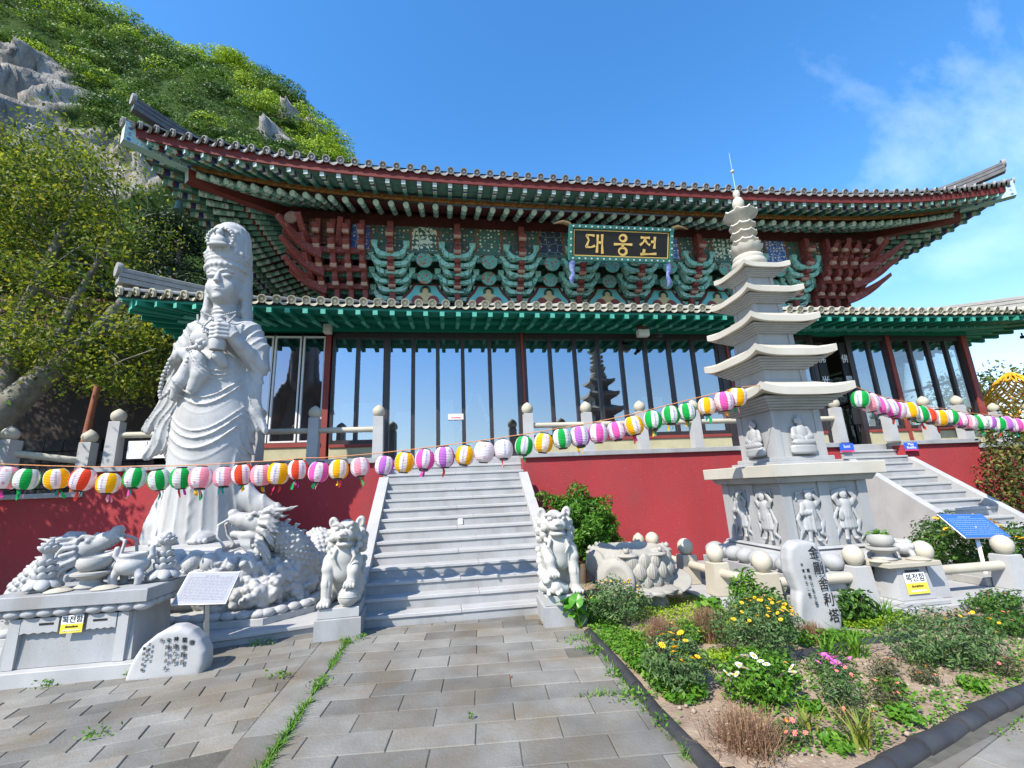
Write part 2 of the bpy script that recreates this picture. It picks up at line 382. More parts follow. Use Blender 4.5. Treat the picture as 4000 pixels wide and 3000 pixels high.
# bed of the paving (dark sand in the joints)
JZ=.013; mb=MB(); mb.add([(-9,-12,JZ),(1.52,-12,JZ),(1.52,.2,JZ),(-9,.2,JZ)],[(0,1,2,3)]); mb.add([(1.52,-12,JZ),(9,-12,JZ),(9,-3.05,JZ),(4.6,-3.15,JZ),(2.3,-3.85,JZ),(1.52,-3.9,JZ)],[(0,1,2,3,4,5)])
pave=structure(mb.build('paving',JOINT))
def slab_mesh(L,D,seed):
    r=random.Random(seed); b=.006; mb=MB(); mb.frus([(-L/2,-D/2),(L/2,-D/2),(L/2,D/2),(-L/2,D/2)],None,.0,.022,0,b)
    return mb.mesh('paving_slab',PAVE)
def poly_area_clip(poly,inside): return all(inside(x,y) for x,y in poly)
def clip_poly(poly,planes):
    """convex clip; planes (a,b,c): keep a*x+b*y<=c"""
    for a,b,c in planes:
        out=[]
        for i in range(len(poly)):
            p,q=poly[i],poly[(i+1)%len(poly)]; dp=a*p[0]+b*p[1]-c; dq=a*q[0]+b*q[1]-c
            if dp<=0: out.append(p)
            if dp*dq<0: t=dp/(dp-dq); out.append((p[0]+t*(q[0]-p[0]),p[1]+t*(q[1]-p[1])))
        poly=out
        if len(poly)<3: return []
    return poly
def lay(L,D,ang,org,ni,nj,planes,off=.5,seed=1,top=.022):
    r=random.Random(seed); ca,sa=math.cos(ang),math.sin(ang); whole=[slab_mesh(L-.006,D-.006,i) for i in range(1)]
    for j in nj:
        sh=(j%2)*L*off+r.uniform(-.02,.02)
        for i in ni:
            x0=i*L+sh; y0=j*D
            poly=[(x0+.003,y0+.003),(x0+L-.003,y0+.003),(x0+L-.003,y0+D-.003),(x0+.003,y0+D-.003)]
            W=[(org[0]+ca*x-sa*y,org[1]+sa*x+ca*y) for x,y in poly]
            C=clip_poly(W,planes)
            if len(C)<3: continue
            xs=[p[0] for p in C]; ys=[p[1] for p in C]; A=sum(C[k-1][0]*C[k][1]-C[k][0]*C[k-1][1] for k in range(len(C)))/2
            if A<.004 or min(max(xs)-min(xs),max(ys)-min(ys))<.03: continue
            dz=r.uniform(-.004,.003); tx,ty=r.uniform(-.006,.006),r.uniform(-.006,.006)
            if abs(A-(L-.006)*(D-.006))<1e-4:
                cx,cy=sum(xs)/4,sum(ys)/4; o=link('paving_slab',whole[0],pave,(cx,cy,dz),(tx,ty,ang))
            else:
                cx,cy=sum(xs)/len(C),sum(ys)/len(C); mb=MB(); mb.frus([(x-cx,y-cy) for x,y in C],None,0,top,0,.005); o=mb.build('paving_slab',PAVE,pave,None,(cx,cy,dz))
# path to the stairs, rows slightly askew to the steps
lay(.608,.288,R(-4.6),(.05,-2.45),range(-5,5),range(-8,10),[(-1,0,1.335),(1,0,1.50),(0,1,.0),(0,-1,4.4)],.5,3)
# border strip along the path
lay(1.02,.312,R(90),(-1.346,-4.6),range(0,6),range(0,1),[(0,1,-.02),(0,-1,4.6),(1,0,-1.345),(-1,0,1.66)],0,5)
# forecourt left of the strip, laid at an angle
lay(.42,.225,R(12),(-2.6,-1.5),range(-9,6),range(-14,8),[(1,0,-1.655),(-.27,1.0,.50),(0,1,-.93 if False else .3),(0,-1,4.2),(-1,0,6.2)],.5,9)
# grey flags right of the garden bed
lay(.62,.30,R(20),(4.2,-3.7),range(-4,7),range(-6,4),[(-.27,.96,-4.42),(0,-1,5.0),(1,0,7)],.5,12)
# ------------------------------------------------------------------ low platform under the statue
plat=thing('stone_platform','low grey granite platform under the statue beside the lion','platform',(-3.5,1.2,0))
def P(mb,name,mat,par,smooth=None): o=mb.build(name,mat,par,smooth); o.matrix_parent_inverse=par.matrix_world.inverted() if False else Matrix.Translation(par.location).inverted(); return o
def local(par): return Matrix.Translation(-Vector(par.location))
poly=[(-1.73,.04),(-1.73,2.88),(-7.2,2.88),(-7.2,-.42),(-3.35,-.42)]; poly=poly[::-1]
c=(-3.5,1.2)
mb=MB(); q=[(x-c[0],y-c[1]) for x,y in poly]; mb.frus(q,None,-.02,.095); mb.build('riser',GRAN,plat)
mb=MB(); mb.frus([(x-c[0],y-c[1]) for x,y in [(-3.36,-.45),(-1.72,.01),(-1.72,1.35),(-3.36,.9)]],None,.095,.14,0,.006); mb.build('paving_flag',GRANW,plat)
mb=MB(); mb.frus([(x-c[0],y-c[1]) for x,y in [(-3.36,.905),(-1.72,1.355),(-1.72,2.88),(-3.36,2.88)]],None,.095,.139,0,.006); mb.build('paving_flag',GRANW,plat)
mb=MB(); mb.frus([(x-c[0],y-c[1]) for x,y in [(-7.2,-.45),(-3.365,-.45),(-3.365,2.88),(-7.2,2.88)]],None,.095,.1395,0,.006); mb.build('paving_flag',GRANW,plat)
# ------------------------------------------------------------------ red retaining walls with granite coping
WY=2.9; ZT=2.40
def wall(label,x0,x1,y,z0,z1,th=.3,coping=True,stone=1.15,name='retaining_wall',cz=.1):
    t=thing(name,label,'wall',((x0+x1)/2,y+th/2,z0)); h=(x1-x0)/2
    mb=MB(); mb.box(-h,h,-th/2,th/2,0,z1-z0-cz); mb.build('wall_face',REDW,t)
    if coping:
        n=max(1,round((x1-x0)/stone)); r=random.Random(int(x0*10)+99)
        for i in range(n):
            a=-h+2*h*i/n; b=-h+2*h*(i+1)/n; d=r.uniform(-.003,.003)
            mb=MB(); mb.box(a+.002,b-.002,-th/2-.07+d,th/2+.12,z1-z0-cz,z1-z0+d,0,.007); mb.build('coping_stone',GRAN,t)
    return t
wall('red rendered terrace wall behind the big white statue',-6.75,-1.425,WY,0,ZT+.02)
wall('red rendered terrace wall between the two stone stairs',1.425,9.0,WY,0,ZT+.02)
wall('red rendered terrace wall beyond the side stairs',10.76,12.9,WY,0,ZT+.02)
wall('lower red wall stepping down past the left end of the terrace',-12.5,-6.76,WY+.05,0,1.98,cz=.09)
wall('set back red wall past the right end of the terrace',12.92,22,WY+.9,0,ZT-.05,cz=.12)
# terrace deck (behind the walls)
mb=MB(); mb.box(-6.7,12.88,3.33,20,2.0,ZT-.012); structure(mb.build('terrace_floor',GRAN))
for a,b in ((-6.7,-1.43),(1.43,8.98),(10.78,12.86)):
    mb=MB(); mb.box(a,b,3.2,3.329,2.0,ZT-.012); structure(mb.build('terrace_edge',GRAN))
mb=MB(); mb.box(-20,-6.72,3.2,20,1.0,1.9); structure(mb.build('lower_terrace_floor',GRAN))
# ------------------------------------------------------------------ stairs
RIS,TRD=.16,.238
def stairs(name,label,x0,x1,n,nin,xw0,xw1,y0=0,st=.18,off=.20,yend=2.72,joint=None):
    t=thing(name,label,'stairs',((x0+x1)/2,y0,0)); cx=(x0+x1)/2; r=random.Random(int(x1*7))
    for i in range(n):
        a,b=(x0,x1) if i<nin else (xw0,xw1); a-=cx; b-=cx; ya=TRD*i; z=RIS*(i+1)
        mid=(joint[i%len(joint)] if joint else 0)+r.uniform(-.02,.02)
        yb=ya+TRD*2.2
        d=r.uniform(-.004,.004)
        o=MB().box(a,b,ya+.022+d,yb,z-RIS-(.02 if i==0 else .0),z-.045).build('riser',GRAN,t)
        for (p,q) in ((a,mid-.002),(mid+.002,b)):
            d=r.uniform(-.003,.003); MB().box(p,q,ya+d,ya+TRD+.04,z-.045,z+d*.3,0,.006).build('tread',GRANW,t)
    for s,(xa,xb) in ((-1,(x0-st,x0)),(1,(x1,x1+st))):
        xa-=cx; xb-=cx; k=4; ys=.30
        for j in range(k):
            ya=ys+(yend-ys)*j/k+.002; yb=ys+(yend-ys)*(j+1)/k-.002
            za=.672*ya+off; zb=.672*yb+off
            poly=[(ya,0),(yb,0),(yb,zb),(ya,za)]
            MB().prism(poly,'x',xa,xb-.0).build('side_kerb',GRANW,t)
    return t
main=stairs('stone_stairs','wide grey granite stairs between the two stone lions',-1.30,1.30,15,12,-1.42,1.42,joint=[.02,.30])
side=stairs('stone_stairs','narrow grey granite stairs to the right of the stone pagoda',9.18,10.57,15,12,9.0,10.75,joint=[.05,.2])
mb=MB(); mb.prism([(.0,0),(2.9,0),(2.9,1.72),(.62,.17)],'x',-.82,-.70); mb.build('side_wall',GRAN,side)
# paper notice on the main stairs
tag(MB().box(.02,.10,TRD*7.0-.005,TRD*7.0+.0005,RIS*7+.012,RIS*8-.05).build('paper_notice',M('paper',(.8,.8,.78),(.74,.74,.72),4,.8)),'small blank white notice stuck on a riser of the wide stairs','notice')
# ------------------------------------------------------------------ stone railings on the terrace edge
def railing(label,posts,y,z,skip=(),rails=True,ball=.128,ph=.86,low_panels=()):
    x0=posts[0]; t=thing('stone_railing',label,'railing',(x0,y,z))
    for i,x in enumerate(posts):
        w=.105; o=MB().frus([(-w,-w),(w,-w),(w,w),(-w,w)],[(-w*.92,-w*.92),(w*.92,-w*.92),(w*.92,w*.92),(-w*.92,w*.92)],0,ph,0,.008).build('post',GRANW,t,None,(x-x0,0,0))
        prof=[(.075,0),(.085,.012),(.118,.05),(ball,.105),(.122,.155),(.09,.20),(.05,.232),(.02,.25),(0,.262)]
        MB().lathe(prof,16,(0,0,ph)).build('finial',MARBY,o,60)
        if rails and i+1<len(posts) and i not in skip:
            L=posts[i+1]-x; MB().tube([(x-x0+.09,0,.60),(x-x0+L-.09,0,.60)],.058,12).build('rail',MARBY,t,40)
    return t
railing('stone railing with ball finials left of the wide stairs',[-6.45,-5.0,-3.9,-2.83,-1.56],3.02,ZT+.02,low_panels=(0,))
railing('stone railing with ball finials between the two stairs',[1.60,2.93,4.2,5.5,6.8,8.05,9.2],3.02,ZT+.02)
railing('stone railing with ball finials right of the side stairs',[10.62,11.75,12.75],3.02,ZT+.02)
railing('stone railing with ball finials far right past the golden ornament',[12.9,14.0,15.1,16.3],3.9,ZT-.04)
# white infill panel under the left rail
tag(MB().box(-6.2,-5.1,3.0,3.05,ZT+.16,ZT+.50,0,.004).build('railing_panel',M('white_board',(.72,.73,.74),(.66,.67,.68),3,.6)),'white board fixed below the rail left of the statue','board')
# posts and rail stepping down at the far left
lt=thing('stone_railing','stone railing stepping down at the left end of the terrace','railing',(-8.0,2.75,1.98))
for (x,y,z,s) in ((0,0,0,1.12),(.95,.5,-.02,.9),(-2.0,-.4,.0,1.12)):
    w=.115*s; o=MB().frus([(-w,-w),(w,-w),(w,w),(-w,w)],None,0,.86,0,.008).build('post',GRANW,lt,None,(x,y,z+.1))
    MB().lathe([(.08,0),(.118,.045),(.135,.10),(.126,.15),(.09,.20),(.04,.24),(0,.265)],16,(0,0,.86)).build('finial',MARBY,o,60)
MB().tube([(0,0,.74),(.95,.5,.58)],.062,12).build('rail',MARBY,lt,40)
MB().tube([(0,0,.74),(-2,-.4,.76)],.062,12).build('rail',MARBY,lt,40)
# wall signs at the side stairs
BLUE=M('blue_print',(.03,.10,.55),(.025,.09,.5),4,.45); WHITE=M('white_paint',(.80,.80,.79),(.76,.76,.75),4,.5); REDP=M('red_print',(.65,.03,.10),(.6,.03,.09),4,.5)
YEL=M('yellow_print',(.80,.62,.06),(.76,.58,.05),4,.5)
def small_sign(label,x,y,z,lines,wd=.36,hg=.20,dz=0):
    t=thing('direction_sign',label,'sign',(x,y,z)); MB().box(-wd/2,wd/2,-.006,.004,-hg/2,hg/2).build('plate',BLUE,t); MB().box(-wd/2,wd/2,-.008,-.0062,-hg/2,-hg/2+.035).build('red_band',REDP,t)
    for i,l in enumerate(lines): text_on('lettering',l,.085,WHITE,frame((0,-.0075,.055-.075*i if len(lines)>1 else .02),(1,0,0),(0,0,1)),t)
small_sign('small blue sign lettered Main Buddha beside the side stairs',10.86,2.822,2.27,['Main','Buddha'])
small_sign('small blue sign in Thai script on the left of the side stairs',9.12,2.822,2.30,['โบสถ์'])
# ================================================================== THE HALL
def dan(name,bands,noise=.05,scale=9,rough=.6,axis='Y'):
    """painted beam: coloured bands measured along the beam (0 = inner end, -1 = tip), edges wavy like brush painting"""
    if name in MATS: return MATS[name]
    m,nt,b=newmat(name); t=nt.nodes.new('ShaderNodeTexCoord'); sp=nt.nodes.new('ShaderNodeSeparateXYZ'); nt.links.new(t.outputs['Object'],sp.inputs[0])
    g=nt.nodes.new('ShaderNodeNewGeometry'); nz=_noise(nt,g.outputs['Position'],scale,3)
    a=nt.nodes.new('ShaderNodeMath'); a.operation='MULTIPLY_ADD'; nt.links.new(nz,a.inputs[0]); a.inputs[1].default_value=noise
    neg=nt.nodes.new('ShaderNodeMath'); neg.operation='MULTIPLY'; neg.inputs[1].default_value=-1; nt.links.new(sp.outputs[axis],neg.inputs[0]); nt.links.new(neg.outputs[0],a.inputs[2])
    r=nt.nodes.new('ShaderNodeValToRGB'); r.color_ramp.interpolation='CONSTANT'; e=r.color_ramp.elements
    for i,(p,c) in enumerate(bands):
        x=e[i] if i<2 else e.new(p); x.position=p; x.color=(*c,1)
    nt.links.new(a.outputs[0],r.inputs[0])
    col=_mixc(nt,_ramp(nt,_noise(nt,g.outputs['Position'],22,4),.54,.64),r.outputs[0],(.05,.08,.07))
    nt.links.new(col,b.inputs['Base Color']); b.inputs['Roughness'].default_value=rough; b.inputs['Specular IOR Level'].default_value=.25
    return m
TEAL=(.17,.36,.29); PALE=(.46,.60,.53); NAVY=(.02,.045,.20); BRICK=(.20,.028,.020); OCH=(.42,.22,.07); DKG=(.04,.13,.10); WHT=(.55,.60,.56)
D_FLY=dan('painted_flying_rafter',[(0,TEAL),(.10,DKG),(.48,TEAL),(.60,OCH),(.64,PALE),(.72,NAVY),(.80,BRICK),(.84,PALE),(.93,TEAL)],.06)
D_RND=dan('painted_round_rafter',[(0,BRICK),(.05,DKG),(.35,TEAL),(.50,PALE),(.56,BRICK),(.60,TEAL),(.72,DKG),(.78,PALE),(.86,TEAL),(.95,PALE)],.06)
def rosette(name,c0,c1,c2,k=60):
    if name in MATS: return MATS[name]
    m,nt,b=newmat(name); t=nt.nodes.new('ShaderNodeTexCoord'); v=nt.nodes.new('ShaderNodeTexVoronoi'); v.inputs['Scale'].default_value=k; nt.links.new(t.outputs['Object'],v.inputs['Vector'])
    col=_mixc(nt,_ramp(nt,v.outputs['Distance'],.30,.42),c0,c1); nt.links.new(col,b.inputs['Base Color']); b.inputs['Roughness'].default_value=.6; return m
END_RND=rosette('rafter_end_flower',(.10,.26,.20),(.46,.58,.50),WHT,14)
END_FLY=M('rafter_end_pale',(.52,.56,.55),(.40,.46,.47),9,.6)
RED_FASC=M('red_fascia',(.145,.020,.016),(.11,.016,.013),3,.7,.1,30,stain=((.22,.10,.09),5,.62,.8,.3),coord='World')
GOLD_BAND=M('ochre_painted_band',(.20,.075,.022),(.34,.17,.045),14,.6,lo=.45,hi=.6,coord='World')
SOFFIT=M('painted_soffit',(.085,.018,.014),(.05,.012,.010),6,.75,coord='World')
SOFG=M('green_soffit',(.075,.18,.14),(.05,.11,.085),6,.75,coord='World')
TILE=M('grey_roof_tile',(.105,.106,.11),(.07,.07,.075),6,.62,.2,40,stain=((.20,.195,.185),4,.55,.78,.5),rnd=.14,coord='World')
TILED=M('roof_tile_end',(.30,.295,.285),(.20,.195,.19),30,.7,.4,60,coord='World')
TILEP=M('pale_roof_tile',(.30,.295,.27),(.22,.215,.20),5,.7,.2,40,rnd=.12,coord='World')
TILEC=M('mortar_tile_end',(.47,.44,.34),(.38,.35,.26),9,.8,.2,40,coord='World')
GRN=M('green_painted_wood',(.006,.19,.125),(.005,.16,.105),3,.55,.05,30,coord='World')
GRNP=M('pale_green_paint',(.10,.40,.31),(.06,.33,.25),14,.6,coord='World')
MAROON=M('maroon_wood',(.125,.022,.018),(.085,.016,.014),6,.6,.1,30,coord='World')
ROSE=M('rose_painted_post',(.24,.045,.035),(.19,.035,.03),4,.6,.1,30,coord='World')
DKWD=M('dark_frame',(.030,.022,.024),(.022,.017,.018),8,.45,spec=.5)
ALU=M('white_aluminium',(.70,.71,.70),(.64,.65,.65),8,.4)
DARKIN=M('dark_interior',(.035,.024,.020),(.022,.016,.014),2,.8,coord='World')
CREAMP=M('cream_wood',(.42,.39,.25),(.36,.33,.21),4,.7,coord='World')
def glass(name,refl,tint,rough=.0):
    m,nt,b=newmat(name); nt.nodes.remove(b); gl=nt.nodes.new('ShaderNodeBsdfGlossy'); gl.inputs['Color'].default_value=(*refl[1:],1); gl.inputs['Roughness'].default_value=rough
    tr=nt.nodes.new('ShaderNodeBsdfTransparent'); tr.inputs['Color'].default_value=(*tint,1)
    lw=nt.nodes.new('ShaderNodeLayerWeight'); lw.inputs['Blend'].default_value=.35
    mr=nt.nodes.new('ShaderNodeMapRange'); mr.inputs['To Min'].default_value=refl[0]; mr.inputs['To Max'].default_value=.95; nt.links.new(lw.outputs['Fresnel'],mr.inputs['Value'])
    g=nt.nodes.new('ShaderNodeNewGeometry'); bp=nt.nodes.new('ShaderNodeBump'); bp.inputs['Strength'].default_value=.02; bp.inputs['Distance'].default_value=.01
    nt.links.new(_noise(nt,g.outputs['Position'],1.3,1),bp.inputs['Height']); nt.links.new(bp.outputs[0],gl.inputs['Normal'])
    ms=nt.nodes.new('ShaderNodeMixShader'); nt.links.new(mr.outputs[0],ms.inputs[0]); nt.links.new(tr.outputs[0],ms.inputs[1]); nt.links.new(gl.outputs[0],ms.inputs[2])
    nt.links.new(ms.outputs[0],nt.nodes['Material Output'].inputs[0]); return m
GLASS=glass('reflective_glass',(.46,.70,.78,.86),(.74,.80,.83))
GLASSD=glass('dark_glass',(.40,.62,.60,.68),(.22,.22,.24))
GLASSC=glass('clear_glass',(.22,.95,.98,1),(.80,.86,.88))
hall=wthing('temple_hall','large painted Korean temple hall with two sweeping tiled roofs and glazed front','building',(5,4.2,ZT))
XC=5.0; YG=4.2
# ---- glazed ground floor
gy=YG
def post(x,w,mat,z0=ZT,z1=5.56,y=gy,d=.14,name='post'): return MB().box(x-w/2,x+w/2,y-d/2,y+d/2,z0,z1,0,.008).build(name,mat,hall)
for x in (-4.9,-2.93,12.45): post(x,.13,ROSE,d=.2)
post(1.72,.20,DKWD,d=.16); post(15.05,.18,ROSE,d=.22); post(1.74,.05,ROSE,y=gy-.1,d=.05,name='downpipe'); post(7.28,.34,DKWD,d=.16); post(7.36,.05,ROSE,y=gy-.1,d=.05,name='downpipe')
def bay(x0,x1,cuts,z0,door=False,mat=GLASS,fr=DKWD,fw=.09,sill=True):
    zt=5.50; xs=[x0]+cuts+[x1]
    MB().box(x0,x1,gy-.05,gy+.05,zt-.10,zt+.055).build('head_rail',fr,hall)
    MB().box(x0,x1,gy-.05,gy+.05,z0,z0+.10).build('bottom_rail',fr,hall)
    for i,x in enumerate(xs):
        w=fw if 0<i<len(xs)-1 else fw*.7
        MB().box(x-w/2,x+w/2,gy-.058,gy+.052,z0+.001,zt-.001,0,.006).build('mullion',fr,hall)
    r=random.Random(int(x0*31)+5)
    for a,b in zip(xs[:-1],xs[1:]):
        k=r.uniform(-.004,.004); j=r.uniform(-.003,.003)
        mb=MB(); mb.add([(a+.03,gy+k,z0+.09),(b-.03,gy-k,z0+.09),(b-.03,gy-k+j,zt-.09),(a+.03,gy+k+j,zt-.09)],[(0,1,2,3)]); mb.build('glass_pane',mat,hall)
    if sill:
        MB().box(x0,x1,gy-.13,gy+.03,z0-.075,z0-.002,0,.005).build('sill',ROSE,hall)
        MB().box(x0,x1,gy-.10,gy+.05,ZT,z0-.077).build('base_board',CREAMP,hall)
bay(-2.80,-1.62,[-2.25],2.84)
bay(-1.53,1.62,[-.95,-.36,.25,.92],2.44,sill=False)
bay(1.82,7.1,[2.47,3.12,3.74,4.38,5.05,5.72,6.40],2.84)
bay(7.46,9.9,[8.1,8.75,9.35],2.84)
bay(11.22,12.38,[11.82],2.84)
bay(12.54,14.94,[13.18,13.80,14.43],2.84,mat=GLASSC)
MB().box(-1.62,-1.53,gy-.07,gy+.06,ZT,5.56).build('door_post',DKWD,hall)
post(9.98,.12,DKWD); post(11.14,.12,DKWD)
# white framed sliding windows at the left end
for x0,x1 in ((-4.78,-4.16),(-4.13,-3.54),(-3.50,-3.00)):
    mb=MB(); f=.035; z0,z1=2.92,5.44
    for a in ((x0,x0+f,z0,z1),(x1-f,x1,z0,z1),(x0+f,x1-f,z0,z0+f),(x0+f,x1-f,z1-f,z1)): mb.box(a[0],a[1],gy-.06,gy+.02,a[2],a[3])
    o=mb.build('window_frame',ALU,hall); mb=MB(); mb.add([(x0+f-.01,gy-.02,z0),(x1-f+.01,gy-.02,z0),(x1-f+.01,gy-.02,z1),(x0+f-.01,gy-.02,z1)],[(0,1,2,3)]); mb.build('glass_pane',GLASSD,o)
MB().box(-4.85,-2.99,gy+.025,gy+.05,2.86,5.5).build('window_lining',DARKIN,hall) if False else None
MB().box(-4.84,-2.99,gy-.12,gy+.03,2.80,2.90,0,.005).build('sill',ROSE,hall); MB().box(-4.84,-2.99,gy-.09,gy+.05,ZT,2.798).build('base_board',CREAMP,hall)
for x in (-4.145,-3.52): MB().box(x-.016,x+.016,gy-.05,gy+.06,2.9,5.5).build('mullion',DKWD,hall)
# left end wall, inner walls, ceiling and floor of the glazed gallery
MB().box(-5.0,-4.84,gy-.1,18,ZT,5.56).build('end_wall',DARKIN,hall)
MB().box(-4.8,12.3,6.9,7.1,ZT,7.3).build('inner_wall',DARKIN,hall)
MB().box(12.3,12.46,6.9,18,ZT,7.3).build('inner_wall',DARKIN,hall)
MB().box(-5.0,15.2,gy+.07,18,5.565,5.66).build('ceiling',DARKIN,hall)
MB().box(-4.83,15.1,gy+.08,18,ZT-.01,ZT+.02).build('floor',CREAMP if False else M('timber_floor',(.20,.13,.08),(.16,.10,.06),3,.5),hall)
# right end glazing
for y in np.arange(gy+.1,16,1.3):
    MB().box(15.0,15.1,y,y+.09,ZT,5.56).build('mullion',DKWD,hall)
    mb=MB(); mb.add([(15.05,y+.05,ZT+.3),(15.05,y+1.3,ZT+.3),(15.05,y+1.3,5.5),(15.05,y+.05,5.5)],[(0,1,2,3)]); mb.build('glass_pane',GLASSC,hall)
MB().box(15.0,15.1,gy+.1,16,4.25,4.32).build('transom',DKWD,hall); MB().box(15.0,15.1,gy+.1,16,ZT,ZT+.35).build('base_board',CREAMP,hall)
# dark doorway boards with brush writing
for x,ch in ((10.25,'佛光寶'),(11.0,'佛是大')):
    b=MB().box(x-.13,x+.13,gy-.02,gy+.02,3.0,5.35,0,.01).build('inscribed_board',INK,hall)
    for i,c_ in enumerate(ch): text_on('lettering',c_,.26,WHITE,frame((x,gy-.026,4.85-.62*i),(1,0,0),(0,0,1)),b)
# ---- lower roof ------------------------------------------------------------------
def roof_frame(La,Ln,cx,cy,side):
    A={'f':(1,0),'l':(0,-1),'r':(0,1)}[side]; N={'f':(0,-1),'l':(-1,0),'r':(1,0)}[side]
    def pt(a,o,z): return Vector((cx+A[0]*a+N[0]*o,cy+A[1]*a+N[1]*o,z))
    return pt
def eave(side,La,Ln,cx,cy,bow,zfn,fan,skip_lo=-1.0):
    """returns pt(a,inset,z_at_centre) on an eave: a along the eave, inset inwards along the rafter direction"""
    base=roof_frame(La,Ln,cx,cy,side)
    def pt(a,inset,z,lift=1.0):
        s=a/La; a0=La-fan; d=0 if abs(a)<=a0 else (a0-abs(a))/fan*math.copysign(1,a)
        o=Ln-bow*(1-abs(s)**3)-inset
        return base(a+d*inset,o,z+zfn(s)*lift*max(0,1-inset/(fan*.9)))
    return pt
def bar_mesh(kind,ms):
    mb=MB()
    if kind=='sq':
        mb.box(-.5,.5,-1,0,-.5,.5); mb.m=[0]*6; mb.m[2]=1
    else:
        n=10; vs=[(.5*math.cos(2*math.pi*i/n),0,.5*math.sin(2*math.pi*i/n)) for i in range(n)]+[(.5*math.cos(2*math.pi*i/n),-1,.5*math.sin(2*math.pi*i/n)) for i in range(n)]
        mb.add(vs,[(i,i+n,(i+1)%n+n,(i+1)%n) for i in range(n)]+[tuple(range(n))],0); mb.add(vs[n:],[tuple(reversed(range(n)))],1)
    return mb.mesh(kind,ms,40)
# cover tile: a half-round row of tiles ending in a disc; drip tile: a curved lip between two rows
def cover_mesh(mt,md,r,n=9,rel=True):
    mb=MB(); k=n; vs=[]
    for y in (0,-1):
        for i in range(k+1):
            t=math.pi*i/k; vs.append((r*math.cos(t),y,r*math.sin(t)))
    mb.add(vs,[(i,i+1,i+1+k+1,i+k+1)[::-1] for i in range(k)],0)
    m=16; d=[(r*1.06*math.cos(2*math.pi*i/m),-1.0,r*.25+r*1.06*math.sin(2*math.pi*i/m)) for i in range(m)]; d2=[(x,-1.04,z) for x,y,z in d]
    d3=[(x*.78,-1.04,r*.25+(z-r*.25)*.78) for x,y,z in d]; d4=[(x,-1.015,z) for x,y,z in d3]
    mb.add(d+d2+d3+d4,[(i,(i+1)%m,(i+1)%m+m,i+m) for i in range(m)]+[(i+m,(i+1)%m+m,(i+1)%m+2*m,i+2*m) for i in range(m)]+[(i+2*m,(i+1)%m+2*m,(i+1)%m+3*m,i+3*m) for i in range(m)]+[tuple(range(3*m,4*m))],1)
    mb.add([tuple(Vector((0,-1.0,r*.25))+Vector((.3*r*math.cos(2*math.pi*i/8),-.03,.3*r*math.sin(2*math.pi*i/8)))) for i in range(8)],[tuple(range(8))],1)
    return mb.mesh('cover_tile',[mt,md],50)
def drip_mesh(mt,md,w,drop,deep,dn=.10):
    """pan tile with a crescent lip hanging at its end"""
    mb=MB(); n=8; up=[];lo=[]
    for i in range(n+1):
        u=-1+2*i/n; up.append((u*w/2,-1.01,-.035*(1-u*u))); lo.append((u*w/2,-1.03,-.035*(1-u*u)-drop*(1-u*u)**.6-.006))
    mb.add(up+lo,[(i,i+1,i+n+2,i+n+1)[::-1] for i in range(n)],1)
    bk=[(x,-.985,z) for x,y,z in lo]; mb.add(lo+bk,[(i,i+1,i+n+2,i+n+1)[::-1] for i in range(n)],1)
    inn=[(x,0,z) for x,y,z in up]; mb.add(up+inn,[(i,i+1,i+n+2,i+n+1) for i in range(n)],0)
    return mb.mesh('drip_tile',[mt,md],60)
LXC,LYC=4.95,11.4; LLa=11.62; LLn=LYC-2.72
zl=lambda s:.14*abs(s)**5
lower=MB()
SLP=.40
E1={}
for sd_,La_,Ln_ in (('f',LLa,LLn),('l',LLn,LLa),('r',LLn,LLa)):
    E1[sd_]=eave(sd_,La_,Ln_,LXC,LYC,.10,zl,2.6); ef=eave(sd_,La_,Ln_,LXC,LYC,.10,zl,4.4)
    lower.grid(lambda u,v:ef((u*2-1)*La_*(1),v*4.1,5.735+.40*v*4.1),40,6)
lroof=lower.build('lower_roof',TILEP,hall,60)
cov=cover_mesh(TILEP,TILEC,.086); drp=drip_mesh(TILEP,TILEC,.20,.05,.6)
sq=bar_mesh('sq',[GRN,GRNP]); rd=bar_mesh('rd',[GRNP,GRNP])
for sd_,La_ in (('f',LLa),('l',LLn),('r',LLn)):
    ef=E1[sd_]; full=sd_=='f'
    lo=-La_ if full else (-La_ if sd_=='r' else La_-6); hi=La_ if full else (-La_+6 if sd_=='r' else La_)
    nT=int((hi-lo)/.292)
    for i in range(nT+1):
        a=lo+.1+(hi-lo-.2)*i/nT
        bar('cover_tile',cov,ef(a,1.0,5.735+.395),ef(a,0.01,5.735),lroof)
        if i<nT: a2=a+.5*(hi-lo-.2)/nT; bar('drip_tile',drp,ef(a2,.9,5.72+.355),ef(a2,-.005,5.72),lroof)
    # green fascia, soffit boards, two rows of rafters
    mb=MB(); mb.grid(lambda u,v:ef(lo+(hi-lo)*u,.06+.0*v,5.645-.07*v),40,1); mb.grid(lambda u,v:ef(lo+(hi-lo)*u,.06+.59*v,5.575+.085*v),40,1)
    mb.grid(lambda u,v:ef(lo+(hi-lo)*u,.62,5.645-.075*v),40,1); mb.grid(lambda u,v:ef(lo+(hi-lo)*u,.64+.9*v,5.585+.20*v),40,1); mb.build('eave_board',GRN,hall)
    mb=MB(); mb.grid(lambda u,v:ef(lo+(hi-lo)*u,.02+.03*v,5.735-.11*v),40,1); mb.build('eave_gap_strip',M('eave_gap_shade',(.02,.02,.02),(.03,.03,.03),5,.8),hall)  # black strip stands in for the shaded gap below the tile ends
    nR=int((hi-lo)/.355)
    for i in range(1,nR):
        a=lo+(hi-lo)*i/nR
        if abs(a)>La_-.25: continue
        bar('flying_rafter',sq,ef(a,.64,5.61),ef(a,.025,5.52),hall,.10,.10)
        bar('round_rafter',rd,ef(a,1.42,5.70),ef(a,.66,5.535),hall,.095,.095)
